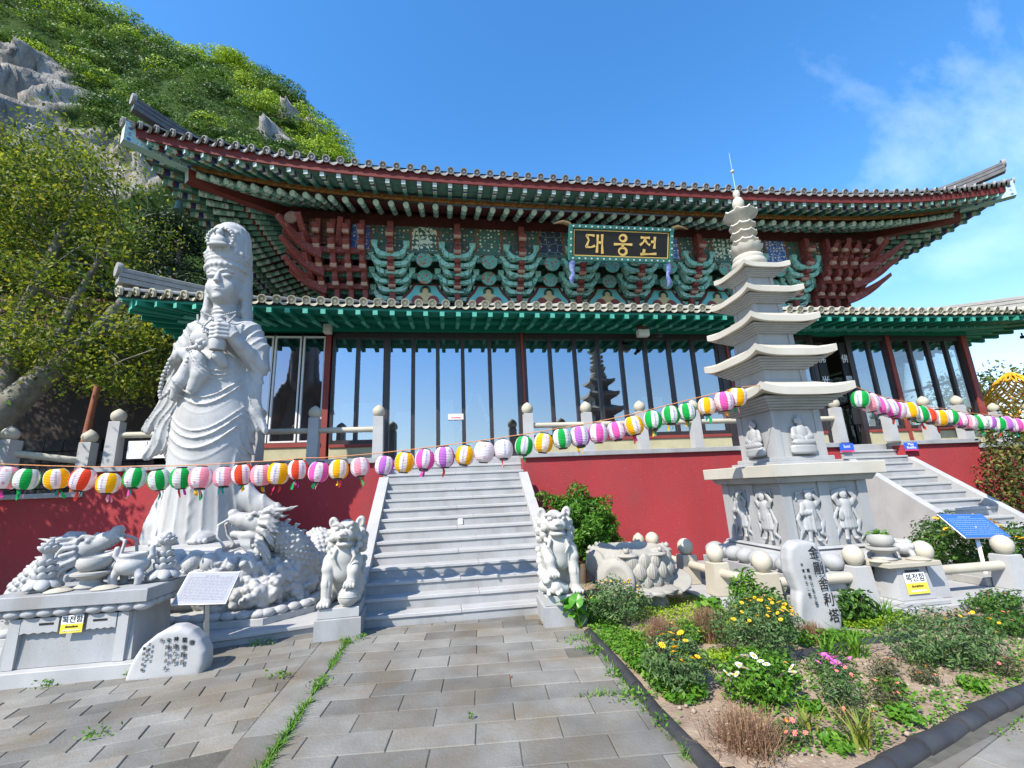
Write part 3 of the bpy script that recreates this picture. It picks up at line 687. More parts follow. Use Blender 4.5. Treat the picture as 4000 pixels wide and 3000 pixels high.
# wall plate under the rafters
MB().box(-5.0,15.2,gy-.10,gy+.10,5.562,5.83).build('wall_plate',GRN,hall); MB().box(-5.1,-4.9,gy-.08,16,5.563,5.831).build('wall_plate',GRN,hall); MB().box(15.0,15.2,gy-.08,16,5.563,5.831).build('wall_plate',GRN,hall)
def hip(ef,La_,z0,slope,h,w,mat,mate,name='hip_ridge',n=7,sgn=1,up=.45,L=3.0,par=None):
    mb=MB(); pts=[]
    for i in range(n+1):
        t=i/n*L; p=ef(sgn*La_,t,z0+slope*t); p.z+=up*(1-i/n)**2.2; pts.append(p)
    d=(pts[-1]-pts[0]); d.z=0; d.normalize(); sd=Vector((-d.y,d.x,0))
    lay_=[(w,0),(w,.3*h),(w*.8,.3*h),(w*.8,.36*h),(w,.36*h),(w,.62*h),(w*.8,.62*h),(w*.8,.68*h),(w*.95,.68*h),(w*.95,.9*h),(w*.4,h)]
    ring=[(-a,b) for a,b in lay_]+[(a,b) for a,b in reversed(lay_)]; k=len(ring)
    vs=[p+sd*a+Vector((0,0,b-.1)) for p in pts for a,b in ring]
    fs=[(i*k+j,i*k+(j+1)%k,(i+1)*k+(j+1)%k,(i+1)*k+j) for i in range(n) for j in range(k)]+[tuple(range(k))[::-1],tuple(range(n*k,n*k+k))]
    mb.add(vs,fs); o=mb.build(name,mat,par or hall)
    e=MB(); p=pts[0]-d*.05; e.lathe([(0,0),(w*1.25,.0),(w*1.35,.05),(w*1.2,.09),(0,.09)],14); e.tf(frame((p.x,p.y,p.z+h*.55),sd,(0,0,1)) @ Matrix.Rotation(0,4,'X')); e.build('ridge_end_tile',mate,o,50)
    return o
hip(E1['f'],LLa,5.84,.26,.34,.12,TILEP,TILED,sgn=-1,up=.16,par=lroof); hip(E1['f'],LLa,5.84,.26,.34,.12,TILEP,TILED,sgn=1,up=.16,par=lroof)
# corner hip beams under the lower roof
for s in (-1,1):
    p=E1['f'](s*(LLa-.15),.1,5.52); q=E1['f'](s*(LLa-.15),2.3,5.9); bar('hip_beam',sq,q,p,hall,.16,.22)
# ---- upper wall and bracket zone ----------------------------------------------------
PAINTD=M('painted_wall_dark',(.045,.17,.13),(.10,.25,.19),9,.6,speck=((.36,.42,.33),11,.60),coord='World')
MB().box(-3.9,13.9,6.95,7.15,7.0,10.4).build('upper_wall',PAINTD,hall); MB().box(-3.9,-3.7,7.151,17,7.0,10.4).build('upper_wall',PAINTD,hall); MB().box(13.7,13.9,7.151,17,7.0,10.4).build('upper_wall',PAINTD,hall)
MB().box(-4.6,14.6,5.75,6.05,9.72,10.02).build('eave_purlin',MAROON,hall)
MB().box(-4.4,14.4,5.58,5.66,9.40,9.76).build('purlin_board',SOFFIT,hall)
def pattern(name,kind,c0,c1,c2,sc):
    if name in MATS: return MATS[name]
    m,nt,b=newmat(name); g=nt.nodes.new('ShaderNodeNewGeometry'); mp=nt.nodes.new('ShaderNodeMapping'); mp.inputs['Rotation'].default_value=(R(90),0,0); nt.links.new(g.outputs['Position'],mp.inputs[0])
    v=nt.nodes.new('ShaderNodeTexVoronoi'); v.inputs['Scale'].default_value=sc; v.inputs['Randomness'].default_value=.0 if kind else .35
    nt.links.new(g.outputs['Position'],v.inputs['Vector'])
    col=_mixc(nt,_ramp(nt,v.outputs['Distance'],.26,.34),c0,c1)
    v2=nt.nodes.new('ShaderNodeTexVoronoi'); v2.feature='DISTANCE_TO_EDGE'; v2.inputs['Scale'].default_value=sc*.5; v2.inputs['Randomness'].default_value=.0 if kind else .6; nt.links.new(g.outputs['Position'],v2.inputs['Vector'])
    col=_mixc(nt,_ramp(nt,v2.outputs['Distance'],.02,.045),c2,col)
    nt.links.new(col,b.inputs['Base Color']); b.inputs['Roughness'].default_value=.6; return m
PATS=[pattern('pattern_blue_flower',0,(.70,.66,.48),(.05,.11,.36),(.40,.52,.58),9),pattern('pattern_lattice',0,(.62,.66,.54),(.035,.10,.08),(.52,.58,.46),7),pattern('pattern_green_hex',0,(.58,.66,.54),(.035,.12,.09),(.16,.08,.05),9),pattern('pattern_navy_hex',0,(.62,.56,.42),(.02,.03,.06),(.16,.22,.18),8)]
PSIDE=pattern('pattern_scroll',0,(.50,.60,.50),(.035,.10,.08),(.24,.09,.05),8)
OCHST=M('ochre_stripe',(.26,.10,.045),(.20,.07,.03),8,.6)
SP=[XC+1.92*(k-3.5) for k in range(8)]
# painted boards between the bracket sets
zb0,zb1=8.62,9.44
for i in range(9):
    m_=SP[0]-.96+1.92*i
    o=MB().box(m_-.36,m_+.36,5.60,5.66,zb0,zb1).build('painted_board',PATS[[0,1,2,3,3,0,1,0,2][i]],hall)
    for s in (-1,1):
        mb=MB(); x0_,x1_=sorted((m_+s*.40,m_+s*.885)); mb.box(x0_,x1_,5.605,5.66,zb0,zb1); mb.build('painted_scroll_board',PSIDE,o)
        mb=MB(); pts=[(m_+s*(.385+.035*math.sin(k*1.7)),zb0+(zb1-zb0)*k/12) for k in range(13)]
        mb.add([(x-.028,5.597,z) for x,z in pts]+[(x+.028,5.597,z) for x,z in pts],[(k,k+13,k+14,k+1)[::-1] for k in range(12)]); mb.build('ochre_border',OCHST,o)
MB().box(-4.2,14.2,5.59,5.67,8.53,8.615).build('tie_beam',PSIDE,hall); MB().box(-4.2,14.2,5.60,5.67,9.445,9.50).build('tie_beam',GOLD_BAND,hall)
# bracket set: a stepped spine with tongues, and boat shaped cross arms carrying bearing blocks
def prot(pts): return pts
BRK=M('bracket_maroon',(.20,.042,.034),(.13,.030,.026),9,.6,stain=((.36,.24,.19),16,.58,.66,.6))
BARM=pattern('bracket_arm_paint',0,(.46,.40,.36),(.22,.48,.39),(.030,.10,.075),10)
BBLK=M('bracket_block_paint',(.24,.48,.39),(.13,.34,.27),26,.6,coord='World',speck=((.42,.52,.44),30,.62))
BDK=M('bracket_dark_paint',(.07,.22,.17),(.035,.12,.09),14,.6,coord='World',speck=((.34,.44,.37),24,.60))
def tongue(y0,z0,L,up,th=.10):
    """curved tongue pointing to -y, rising at the tip; polygon in (y,z)"""
    top=[];bot=[]
    for i in range(8):
        t=i/7; y=y0-L*t; z=z0+up*t*t; h=th*(1-.75*t)
        top.append((y,z+h/2)); bot.append((y,z-h/2))
    return top+bot[::-1]
def spine_mesh(w,tl=.30,up=.10,mats=None):
    mb=MB(); 
    mb.prism([(6.95,7.15),(6.95,9.5),(5.70,9.5),(5.70,8.85),(5.86,8.72),(5.86,8.38),(6.20,8.28),(6.20,7.98),(6.55,7.88),(6.55,7.50),(6.85,7.15)],'x',-w/2,w/2)
    for y,z in ((5.84,8.98),(5.98,8.58),(6.32,8.18),(6.66,7.78)):
        mb.prism(tongue(y,z,tl,up),'x',-w/2-.004,w/2+.004,0)
        mb.box(-w*.62,w*.62,y-tl*.55-.10,y-tl*.55,z-.015,z+.105,1,.012)
    return mb.mesh('bracket_spine',mats or [BRK,M('hexagon_end',(.30,.14,.10),(.42,.30,.22),40,.6)])
def arm_mesh(L,h=.22,d=.15,m=None):
    mb=MB(); top=[];bot=[]
    for i in range(13):
        u=-1+2*i/12; top.append((u*L/2*.80 if abs(u)<.99 else u*L/2*.84,-.02+h*1.05*abs(u)**5)); bot.append((u*L/2,-h*.62+h*1.65*abs(u)**6))
    poly=[(x,z) for x,z in bot]+[(x,z) for x,z in reversed(top)]
    mb.prism(poly,'y',-d/2,d/2,0); return mb.mesh('bracket_arm',[m or BARM])
def block_mesh(s=.18):
    mb=MB(); q=s/2; p=s*.36; mb.frus([(-p,-p),(p,-p),(p,p),(-p,p)],[(-q,-q),(q,-q),(q,q),(-q,q)],0,s*.45); mb.box(-q,q,-q,q,s*.45,s,0,.008); return mb.mesh('bearing_block',[BBLK])
spm=spine_mesh(.17,.38,.12); BY,BZ=-.38,-.13; am=arm_mesh(1.0,.24,.17); am2=arm_mesh(.78,.22,.14); bl=block_mesh()
for x in SP:
    sp=link('bracket_spine',spm,hall,(x,BY,BZ))
    for k,(y,z) in enumerate(((5.92,8.62),(6.26,8.23),(6.60,7.83))):
        a=link('bracket_arm',am,sp,(0,y,z))
        for s in (-1,1): link('bearing_block',bl,sp,(s*.45,y,z+.17))
        b_=link('bracket_arm',am2,sp,(.0,y+.17,z-.20)); b_.scale=(1.6,1,1)
        for s in (-1,1): link('bearing_block',bl,sp,(s*.58,y+.17,z-.02))
# horizontal ties behind the arms
for k,(y,z) in enumerate(((6.10,8.50),(6.44,8.10),(6.78,7.70))):
    MB().box(-3.8,13.8,y-.04+BY,y+.04+BY,z-.02+BZ,z+.14+BZ).build('tie_beam',BDK,hall)
# medallions and painted seated figures between the sets
MED=rosette('medallion_paint',(.30,.12,.06),(.11,.32,.26),WHT,9); TURQ=M('turquoise_paint',(.13,.42,.40),(.11,.37,.35),5,.6)
SKIN=M('painted_skin',(.52,.42,.22),(.46,.36,.19),9,.6); ROBE=M('painted_robe',(.22,.05,.045),(.17,.04,.035),9,.6); HALO=M('painted_halo',(.03,.10,.085),(.02,.08,.07),9,.6)
def medallion(x,y,z,r):
    mb=MB(); mb.lathe([(0,0),(r*.35,0),(r*.36,.02),(r*.6,.02),(r*.62,.0),(r*.95,0),(r,-.02),(r,-.05)],18); mb.tf(frame((x,y,z),(1,0,0),(0,0,1))); return mb.build('medallion',MED,hall,40)
for i in range(7):
    x=SP[i]+.96
    medallion(x,5.98+BY,8.47+BZ,.24); medallion(x,6.33+BY,8.10+BZ,.23)
    arch=[(-.62,7.25),(.62,7.25),(.60,7.42),(.42,7.62),(.30,7.84),(-.30,7.84),(-.42,7.62),(-.60,7.42)]
    p=MB().prism([(x+a,z) for a,z in [(-.70,7.25),(.70,7.25),(.68,7.46),(.48,7.68),(.35,7.92),(-.35,7.92),(-.48,7.68),(-.68,7.46)]],'y',6.88,6.948).build('painted_panel',MAROON,hall,None,(0,-.21+BY,.12+BZ))
    MB().prism([(x+a,z) for a,z in arch],'y',6.86,6.885).build('panel_ground',TURQ,p)
    def disc(r,cz,y,m,nm,sx=1,cx_=0):
        MB().prism([(x+cx_+r*sx*math.cos(2*math.pi*k/16),cz+r*math.sin(2*math.pi*k/16)) for k in range(16)],'y',y-.006,y).build(nm,m,p,None)
    disc(.17,7.66,6.858,HALO,'halo'); disc(.26,7.36,6.855,SKIN,'robe_body',1.15)
    for s in (-1,1): disc(.17,7.34,6.850,ROBE,'robe_fold',1.0,s*.24)
    disc(.095,7.655,6.849,SKIN,'face',.85); disc(.055,7.76,6.8495,INK,'hair',1.3)
# corner bracket groups: closely set spines with flame shaped tongues running out on the diagonal
spc=spine_mesh(.14,.46,.18,[BRK,M('hexagon_end',(.3,.14,.1))])
for s in (-1,1):
    for k in range(4):
        x=XC+s*(7.50+.40*k); o=link('corner_spine',spc,hall,(x,BY,BZ))
    for k,(y,z) in enumerate(((5.48,8.49),(5.82,8.10),(6.16,7.70))):
        MB().box(*sorted((XC+s*7.4,XC+s*9.1)),y-.05,y+.05,z-.09,z+.07).build('corner_arm',BRK,hall)
        for j,(dx,L) in enumerate(((8.6,1.0),(8.8,1.25),(8.9,1.05),(8.3,.8))):
            mb=MB(); mb.prism(tongue(0,0,L,.34+.06*j,.30),'x',-.07,.07); mb.tf(Matrix.Translation((XC+s*dx,y-.05+.12*j,z-.02+.12*(j-1)))@Matrix.Rotation(s*R(58-26*j),4,'Z')); mb.build('flame_tongue',BRK,hall)
    MB().tube([(XC+s*9.35,5.16,9.25),(XC+s*9.35,6.6,9.25)],.17,12).build('beam_end',MAROON,hall,40)
    e=MB(); e.lathe([(0,0),(.13,0),(.14,.012),(.175,.012),(.175,-.04)],16); e.tf(Matrix.Translation((XC+s*9.353,5.14,9.25))@Matrix.Rotation(R(90),4,'X')@Matrix.Rotation(0,4,'Y')); e.build('beam_cap',M('beam_cap_paint',(.32,.22,.17),(.22,.12,.09),14,.6),hall)
    MB().box(*sorted((XC+s*8.1,XC+s*9.0)),5.55,5.62,8.7,9.5).build('corner_board',M('corner_scroll_paint',(.07,.028,.016),(.20,.12,.05),22,.6,lo=.50,hi=.58),hall)
    # side brackets and boards seen at the end of the building
    for k,(x_,z) in enumerate(((9.45,8.62),(9.2,8.23),(8.98,7.83))): MB().box(*sorted((XC+s*(x_-.05),XC+s*(x_+.05))),6.2,16,z-.1,z+.1).build('side_tie',BDK,hall)
# ---- upper roof --------------------------------------------------------------------
UXC,UYC=5.0,12.9; ULa=12.62; ULn=UYC-3.42
zu=lambda s:.62*abs(s)**4
E2={}; up=MB()
for sd_,La_,Ln_ in (('f',ULa,ULn),('l',ULn,ULa),('r',ULn,ULa)):
    E2[sd_]=eave(sd_,La_,Ln_,UXC,UYC,.32,zu,4.6); ef=eave(sd_,La_,Ln_,UXC,UYC,.32,zu,6.6)
    up.grid(lambda u,v:ef((u*2-1)*La_,v*6.5,9.85+.34*v*6.5+.05*(v*6.5)**1.6,.9),50,8)
uroof=up.build('upper_roof',TILE,hall,60)
covu=cover_mesh(TILE,TILED,.088); drpu=drip_mesh(TILE,TILED,.25,.07,.6)
sqf=bar_mesh('sq',[D_FLY,END_FLY]); rdf=bar_mesh('rd',[D_RND,END_RND])
for sd_,La_ in (('f',ULa),('l',ULn),('r',ULn)):
    ef=E2[sd_]; full=sd_=='f'
    lo=-La_ if full else (-La_ if sd_=='r' else La_-8.5); hi=La_ if full else (-La_+8.5 if sd_=='r' else La_)
    nT=int(round((hi-lo)/.345))
    for i in range(nT+1):
        a=lo+.06+(hi-lo-.12)*i/nT
        bar('cover_tile',covu,ef(a,1.1,9.845+.40),ef(a,0.0,9.845),uroof)
        if i<nT: a2=a+.5*(hi-lo-.12)/nT; bar('drip_tile',drpu,ef(a2,1.0,9.835+.36),ef(a2,-.01,9.835),uroof)
    n_=60 if full else 24
    mb=MB(); mb.grid(lambda u,v:ef(lo+(hi-lo)*u,.045+.02*v,9.80-.235*v),n_,1); mb.grid(lambda u,v:ef(lo+(hi-lo)*u,.065+.05*v,9.565+.0*v),n_,1); mb.build('red_fascia',RED_FASC,hall)
    mb=MB(); mb.grid(lambda u,v:ef(lo+(hi-lo)*u,.10+.86*v,9.575+.20*v),n_,1); mb.build('soffit_board',SOFG,hall)
    mb=MB(); mb.grid(lambda u,v:ef(lo+(hi-lo)*u,.86+.0*v,9.665-.10*v),n_,1); mb.grid(lambda u,v:ef(lo+(hi-lo)*u,.86+.10*v,9.565),n_,1); mb.build('ochre_band',GOLD_BAND,hall)
    mb=MB(); mb.grid(lambda u,v:ef(lo+(hi-lo)*u,.95+1.65*v,9.50+.66*v),n_,1); mb.build('soffit_board',SOFFIT,hall)
    nR=int(round((hi-lo)/.40))
    for i in range(nR+1):
        a=lo+(hi-lo)*i/nR
        if abs(a)>La_-.38: continue
        bar('flying_rafter',sqf,ef(a,1.0,9.725),ef(a,.11,9.515),hall,.105,.115)
        bar('round_rafter',rdf,ef(a,2.5,10.02),ef(a,.90,9.405),hall,.165,.165)
for s in (-1,1): hip(E2['f'],ULa-.15,9.98,.20,.36,.11,TILE,TILED,sgn=s,up=.34,L=2.3,par=uroof)
# corner hip rafters: pale painted upper beam, red lower beam
HB1=pattern('hip_beam_star',1,(.05,.10,.32),(.30,.46,.44),(.44,.55,.50),7); HB2=M('hip_beam_red',(.17,.035,.028),(.13,.028,.022),6,.6,coord='World'); ENDW=M('hip_beam_end',(.60,.58,.55),(.50,.47,.45),5,.6)
h1=bar_mesh('sq',[HB1,ENDW]); h2=bar_mesh('sq',[HB2,END_FLY])
for s in (-1,1):
    ef=E2['f']; a=s*(ULa-.02)
    bar('hip_beam',h1,ef(a,1.6,9.93,.8),ef(a,.02,9.58,1.0),hall,.26,.50)
    bar('hip_beam',h2,ef(a,4.4,10.25,.8),ef(a,.95,9.33,1.0),hall,.24,.34)
# ---- name board -----------------------------------------------------------------------
nb=wthing('name_board','black name board with gold Korean letters hung under the upper eave','sign',(4.77,4.3,7.8))
o_=Vector((4.77,4.28,8.27)); X_=Vector((1,0,0)); Yv=Vector((0,-.30,.955)).normalized()
FRM=M('board_frame_paint',(.02,.10,.09),(.03,.16,.13),12,.5); GOLD=M('gold_leaf',(.62,.42,.12),(.55,.36,.10),6,.4,spec=.5); DOT=M('frame_flower',(.55,.58,.52),(.45,.5,.45),20,.6); BLACK=M('black_lacquer',(.010,.009,.010),(.014,.012,.013),5,.35)
F_=frame(o_,X_,Yv); Wd,Hg=3.08,.98
def loc(mb,name,mat,par,smooth=None): mb.tf(F_); return mb.build(name,mat,par,smooth)
bo=loc(MB().box(-Wd/2+.1,Wd/2-.1,-Hg/2+.1,Hg/2-.1,-.05,.0),'board',BLACK,nb)
fr=MB()
for b_ in ((-Wd/2,Wd/2,Hg/2-.11,Hg/2),(-Wd/2,Wd/2,-Hg/2,-Hg/2+.11),(-Wd/2,-Wd/2+.11,-Hg/2+.11,Hg/2-.11),(Wd/2-.11,Wd/2,-Hg/2+.11,Hg/2-.11)): fr.box(b_[0],b_[1],b_[2],b_[3],-.06,.05,0,.01)
fo=loc(fr,'frame',FRM,nb)
gf=MB()
for b_ in ((-1.40,1.40,.335,.36),(-1.40,1.40,-.36,-.335),(-1.40,-1.375,-.335,.335),(1.375,1.40,-.335,.335)): gf.box(*b_,.001,.014)
loc(gf,'gold_border',GOLD,nb)
for i in range(17):
    for y in (-Hg/2+.055,Hg/2-.055): m_=MB(); m_.lathe([(.026,0),(.026,.006),(0,.008)],8,(-1.42+2.84*i/16,y,.05)); loc(m_,'frame_flower',DOT,fo)
for i in range(1,5):
    for x in (-Wd/2+.055,Wd/2-.055): m_=MB(); m_.lathe([(.026,0),(.026,.006),(0,.008)],8,(x,-Hg/2+.055+(Hg-.11)*i/5,.05)); loc(m_,'frame_flower',DOT,fo)
def arcp(cx,cy,rx,ry,n=16): return [(cx+rx*math.cos(2*math.pi*k/n),cy+ry*math.sin(2*math.pi*k/n)) for k in range(n+1)]
L1=[[(-.24,.17),(-.13,.185),(-.02,.17)],[(-.23,.18),(-.17,.06),(-.24,-.10)],[(-.25,-.09),(-.12,-.10),(.0,-.06)],[(.07,.20),(.065,0),(.05,-.22)],[(.07,.02),(.16,.015)],[(.19,.21),(.19,0),(.20,-.24)]]
L2=[arcp(0,.14,.09,.075),[(-.24,-.01),(0,.0),(.26,-.005)],[(.0,.0),(.0,-.09)],arcp(0,-.17,.105,.085)]
L3=[[(-.22,.17),(-.10,.175),(.03,.17)],[(-.09,.17),(-.14,.07),(-.24,-.01)],[(-.10,.11),(-.03,.03),(.04,.0)],[(.17,.20),(.17,.05),(.16,-.08)],[(.07,.08),(.17,.08)],[(-.12,-.10),(-.13,-.21)],[(-.22,-.22),(0,-.215),(.22,-.20)]]
for cx_,LL in ((-.78,L1),(0.03,L2),(.80,L3)):
    m_=MB(); strokes(m_,[[(x*1.08+cx_,y*1.18) for x,y in l] for l in LL],.062,.016)
    m_.v=[(x,y,z+.001) for x,y,z in m_.v]; loc(m_,'gold_letter',GOLD,nb)
SCR=M('scroll_blue',(.06,.10,.42),(.30,.34,.42),12,.5); BIRD=M('carved_beak_gold',(.22,.13,.03),(.05,.045,.04),22,.5)
for s in (-1,1):
    m_=MB(); m_.tube([(s*1.42,-Hg/2,0),(s*1.44,-Hg/2-.22,.0),(s*1.40,-Hg/2-.36,.02),(s*1.45,-Hg/2-.50,.03),(s*1.44,-Hg/2-.62,.02),(s*1.40,-Hg/2-.66,.01)],[.09,.07,.05,.075,.04,.02],8,0,True,.5); loc(m_,'carved_tail',SCR,nb,50)
    m_=MB(); m_.tube([(s*1.50,Hg/2-.01,0),(s*1.68,Hg/2+.05,.0),(s*1.82,Hg/2+.03,.02),(s*1.98,Hg/2-.02,.04)],[.06,.06,.04,.006],8,0,True,.6); loc(m_,'carved_head',BIRD,nb,50)
# wind bell under the left corner
wb=wthing('wind_bell','small green bronze wind bell under the upper left eave corner','bell',(-6.75,4.4,9.0))
BRZ=M('bronze_green',(.05,.13,.12),(.08,.10,.07),12,.5,metal=.3)
MB().lathe([(.0,.30),(.04,.29),(.07,.24),(.09,.12),(.12,.0),(.10,.0)],14,(-6.75,4.4,8.82)).build('bell_body',BRZ,wb,60); MB().tube([(-6.75,4.4,9.1),(-6.75,4.4,9.45)],.008,6).build('hanger',BRZ,wb)
# security cameras and boxes under the lower eave
WHB=M('white_plastic',(.62,.62,.58),(.55,.55,.52),9,.5); BLKP=M('black_plastic',(.02,.02,.022),(.03,.03,.03),9,.4)
def cctv(x,y,z,label):
    t=wthing('security_camera',label,'camera',(x,y,z)); MB().tube([(x,y,z+.12),(x,y,z)],.02,8).build('bracket',BLKP,t,40); MB().tube([(x,y+.04,z),(x,y-.14,z-.03)],.045,10).build('housing',BLKP,t,40); MB().tube([(x,y-.14,z-.03),(x,y-.145,z-.031)],.03,10).build('lens',INK,t)
cctv(5.15,3.55,5.30,'black security camera beside the white box under the green eave'); cctv(15.9,3.3,5.24,'black security camera at the right end of the green eave')
t=wthing('junction_box','white junction box with a brown nest on the green eave','box',(4.75,3.6,5.3)); MB().box(4.62,4.90,3.50,3.66,5.28,5.46,0,.01).build('box_body',WHB,t); MB().ball((4.74,3.55,5.50),(.16,.08,.08),10,7).build('swallow_nest',M('mud_nest',(.10,.06,.035),(.07,.04,.025),20,.9,.5,40),t,60)
tag(MB().box(-3.0,-2.83,3.86,4.03,5.44,5.66,0,.01).build('light_box',WHB),'pale square light box on the eave above the rose post','box')
tag(MB().box(-.12,.24,gy-.066,gy-.060,3.36,3.50).build('door_notice',M('notice_paper',(.72,.66,.62),(.66,.60,.58),20,.7)),'paper notice with a red arrow on the glass doors','notice')
tag(MB().prism([(-.06,3.395),(.14,3.395),(.14,3.385),(.19,3.405),(.14,3.425),(.14,3.415),(-.06,3.415)],'y',gy-.069,gy-.0665).build('notice_arrow',REDP),'red arrow printed along the foot of the door notice','arrow')
for a_,b_,c_ in ((-2.74,-1.66,3.95),(-1.45,-1.0,3.7),(-.30,.02,4.0),(5.15,5.75,4.0)): MB().box(a_,b_,4.9,4.93,ZT+.03,c_).build('interior_board',M('interior_white_board',(.62,.66,.66),(.56,.6,.6),3,.6),hall)
# step ladder standing inside the glass doors
ld=wthing('step_ladder','white aluminium step ladder standing inside the glass doors','ladder',(.58,5.6,ZT))
for s in (-1,1):
    for y in (5.45,5.85): MB().tube([(.62+s*.72,y,ZT+.02),(.62+s*.06,y+.03,4.35)],.035,6).build('rail',ALU,ld)
    for k in range(1,7): t_=k/7; MB().box(.62+s*(.72-.66*t_)-.03,.62+s*(.72-.66*t_)+.03,5.45,5.88,ZT+1.9*t_,ZT+1.9*t_+.03).build('rung',ALU,ld)
# ================================================================== CARVED STONE
def interp(z,zs,vs): return np.interp(z,zs,vs).astype(np.float32)
# ------------------------------------------------------------------ bodhisattva statue
SO=(-4.27,1.8,1.08)
st=thing('stone_statue','tall white stone robed statue holding a vase, on the dragon pedestal','statue',SO)
def make_statue():
    c=Carve((-1.25,-.85,-.06),(1.5,.62,5.92),.0175)
    zs=[-.1,0,.25,.6,1.0,1.5,2.0,2.5,2.9,3.3,3.6,3.8]; ha=[.66,.66,.63,.61,.61,.64,.63,.57,.48,.43,.40,.26]; cx=[.08,.08,.09,.10,.12,.13,.13,.12,.12,.12,.12,.12]
    c.fn((-.8,-.6,-.05),(1.0,.6,3.85),lambda X,Y,Z:(np.sqrt(((X-interp(Z,zs,cx))/interp(Z,zs,ha))**2+((Y+.02)/(interp(Z,zs,ha)*.68))**2)-1)*interp(Z,zs,ha)*.7,0)
    # chest, belly and shoulders
    c.ell((.12,-.08,3.38),(.44,.31,.42),.08); c.ell((-.06,-.30,3.40),(.20,.12,.17),.06); c.ell((.30,-.30,3.40),(.20,.12,.17),.06); c.ell((.12,-.22,2.85),(.36,.22,.36),.1)
    for s in (-1,1): c.ell((.12+s*.38,.02,3.62),(.23,.23,.20),.06)
    # arms
    c.path([(-.32,.02,3.58),(-.48,-.05,3.02),(-.34,-.40,3.04)],[.17,.165,.10],.04); c.path([(.56,.02,3.58),(.72,-.06,3.02),(.50,-.48,3.33)],[.17,.165,.10],.04)
    # mantle over the shoulders and down the arms
    c.path([(-.32,.05,3.64),(-.48,.04,3.3),(-.53,.02,2.9)],[.18,.185,.185],.04); c.path([(.56,.05,3.64),(.70,.04,3.3),(.76,.0,2.95)],[.18,.185,.18],.04)
    # hanging sleeves (flattened)
    for P_,r_ in (([(-.50,-.02,3.0),(-.56,-.02,2.5),(-.70,-.02,2.1),(-.90,-.02,1.86)],[.15,.16,.15,.07]),([(-.48,0,2.8),(-.56,0,2.2),(-.66,0,1.7),(-.86,0,1.42)],[.13,.15,.15,.07]),([(-.5,-.05,2.6),(-.55,-.02,2.0),(-.70,0,1.55)],[.14,.15,.11]),
                  ([(.74,-.04,2.95),(.72,-.06,2.5),(.76,-.06,2.1),(.98,-.06,1.80)],[.14,.14,.14,.06]),([(.66,-.05,2.7),(.70,-.05,2.2),(.82,-.05,1.84)],[.11,.13,.07])): c.path(P_,r_,.05,False,.62)
    # flying drape low on the right, hem on the left
    c.path([(.62,-.05,1.05),(.78,-.08,.66),(1.02,-.08,.50),(1.26,-.08,.44)],[.13,.18,.17,.11],.06,False,.7); c.path([(-.40,-.05,.8),(-.56,-.05,.30),(-.62,-.05,.05)],[.14,.13,.12],.06)
    # feet with toes
    for s,x in ((-1,-.16),(1,.36)):
        c.ell((x,-.46,.06),(.15,.22,.11),.03)
        for k in range(5): c.ell((x-.11+.055*k,-.66+.02*abs(k-2),.045),(.033,.05,.04),.012)
    # neck, head, hood
    c.cap((.12,.0,3.70),(.11,-.02,4.25),.20,.19,.05)
    for z in (3.93,4.0): c.fn((-.2,-.3,z-.05),(.45,.3,z+.05),lambda X,Y,Z:np.sqrt((np.sqrt((X-.115)**2+(Y+.01)**2)-.195)**2+(Z-z)**2)-.022,.02)
    c.ell((.11,-.08,4.46),(.275,.305,.40),.05); c.ell((.11,-.17,4.30),(.20,.225,.22),.06)
    c.fn((-.45,-.6,4.6),(.7,.6,5.9),lambda X,Y,Z:(np.sqrt(((X-.10)/interp(Z,[4.6,4.8,5.1,5.4,5.6,5.68,5.73],[.30,.335,.355,.335,.275,.16,-.05]))**2+((Y+.06)/interp(Z,[4.6,4.8,5.1,5.4,5.6,5.68,5.73],[.32,.355,.37,.34,.28,.16,.02]))**2)-1)*.3+np.maximum(0,Z-5.66)*6,.02)
    c.ell((.10,-.03,5.48),(.29,.29,.30),.06)
    for s in (-1,1): c.path([(.10+s*.28,.08,4.85),(.10+s*.305,.08,4.4),(.10+s*.33,.10,4.0),(.11+s*.38,.12,3.70)],[.09,.085,.09,.085],.05,False,1.5); c.cap((.1+s*.25,-.02,4.62),(.1+s*.255,-.05,4.28),.045,.05,.02)
    c.path([(.1,.26,5.3),(.1,.30,4.5),(.12,.28,3.8)],[.24,.28,.30],.08)
    # hair band and crown tiers
    for z,r_,a in ((4.77,.325,.045),(4.895,.352,.020),(4.96,.360,.014)):
        c.fn((-.5,-.6,z-.1),(.7,.5,z+.1),lambda X,Y,Z:np.sqrt((np.sqrt((X-.10)**2+(Y+.06)**2)-r_)**2+(Z-z)**2)-a*(1+.16*np.cos(26*np.arctan2(Y+.06,X-.10))),.02)
    c.ell((.10,-.50,5.17),(.125,.075,.10),.015); c.ell((.10,-.50,5.09),(.17,.07,.05),.015); c.ell((.10,-.48,5.33),(.062,.06,.075),.012); c.ell((.10,-.46,5.41),(.03,.03,.03),.01)
    c.fn((-.25,-.55,5.0),(.45,-.3,5.6),lambda X,Y,Z:np.sqrt((np.sqrt((X-.10)**2+(Z-5.24)**2)-.215)**2+(Y+.43)**2)-.03*(1+.35*np.cos(22*np.arctan2(Z-5.24,X-.10))),.015)
    for k in range(9):
        t=math.pi*(.08+.105*k)+math.pi; c.ell((.10+.345*math.cos(t),-.06+.36*math.sin(t),5.03),(.055,.035,.05),.02)
        if 1<k<7: c.ell((.10+.31*math.cos(t),-.06+.325*math.sin(t),5.44),(.065,.035,.05),.03)
    # face
    c.path([(.11,-.385,4.60),(.11,-.42,4.47)],[.022,.045],.025); c.ell((.11,-.425,4.435),(.062,.04,.032),.015)
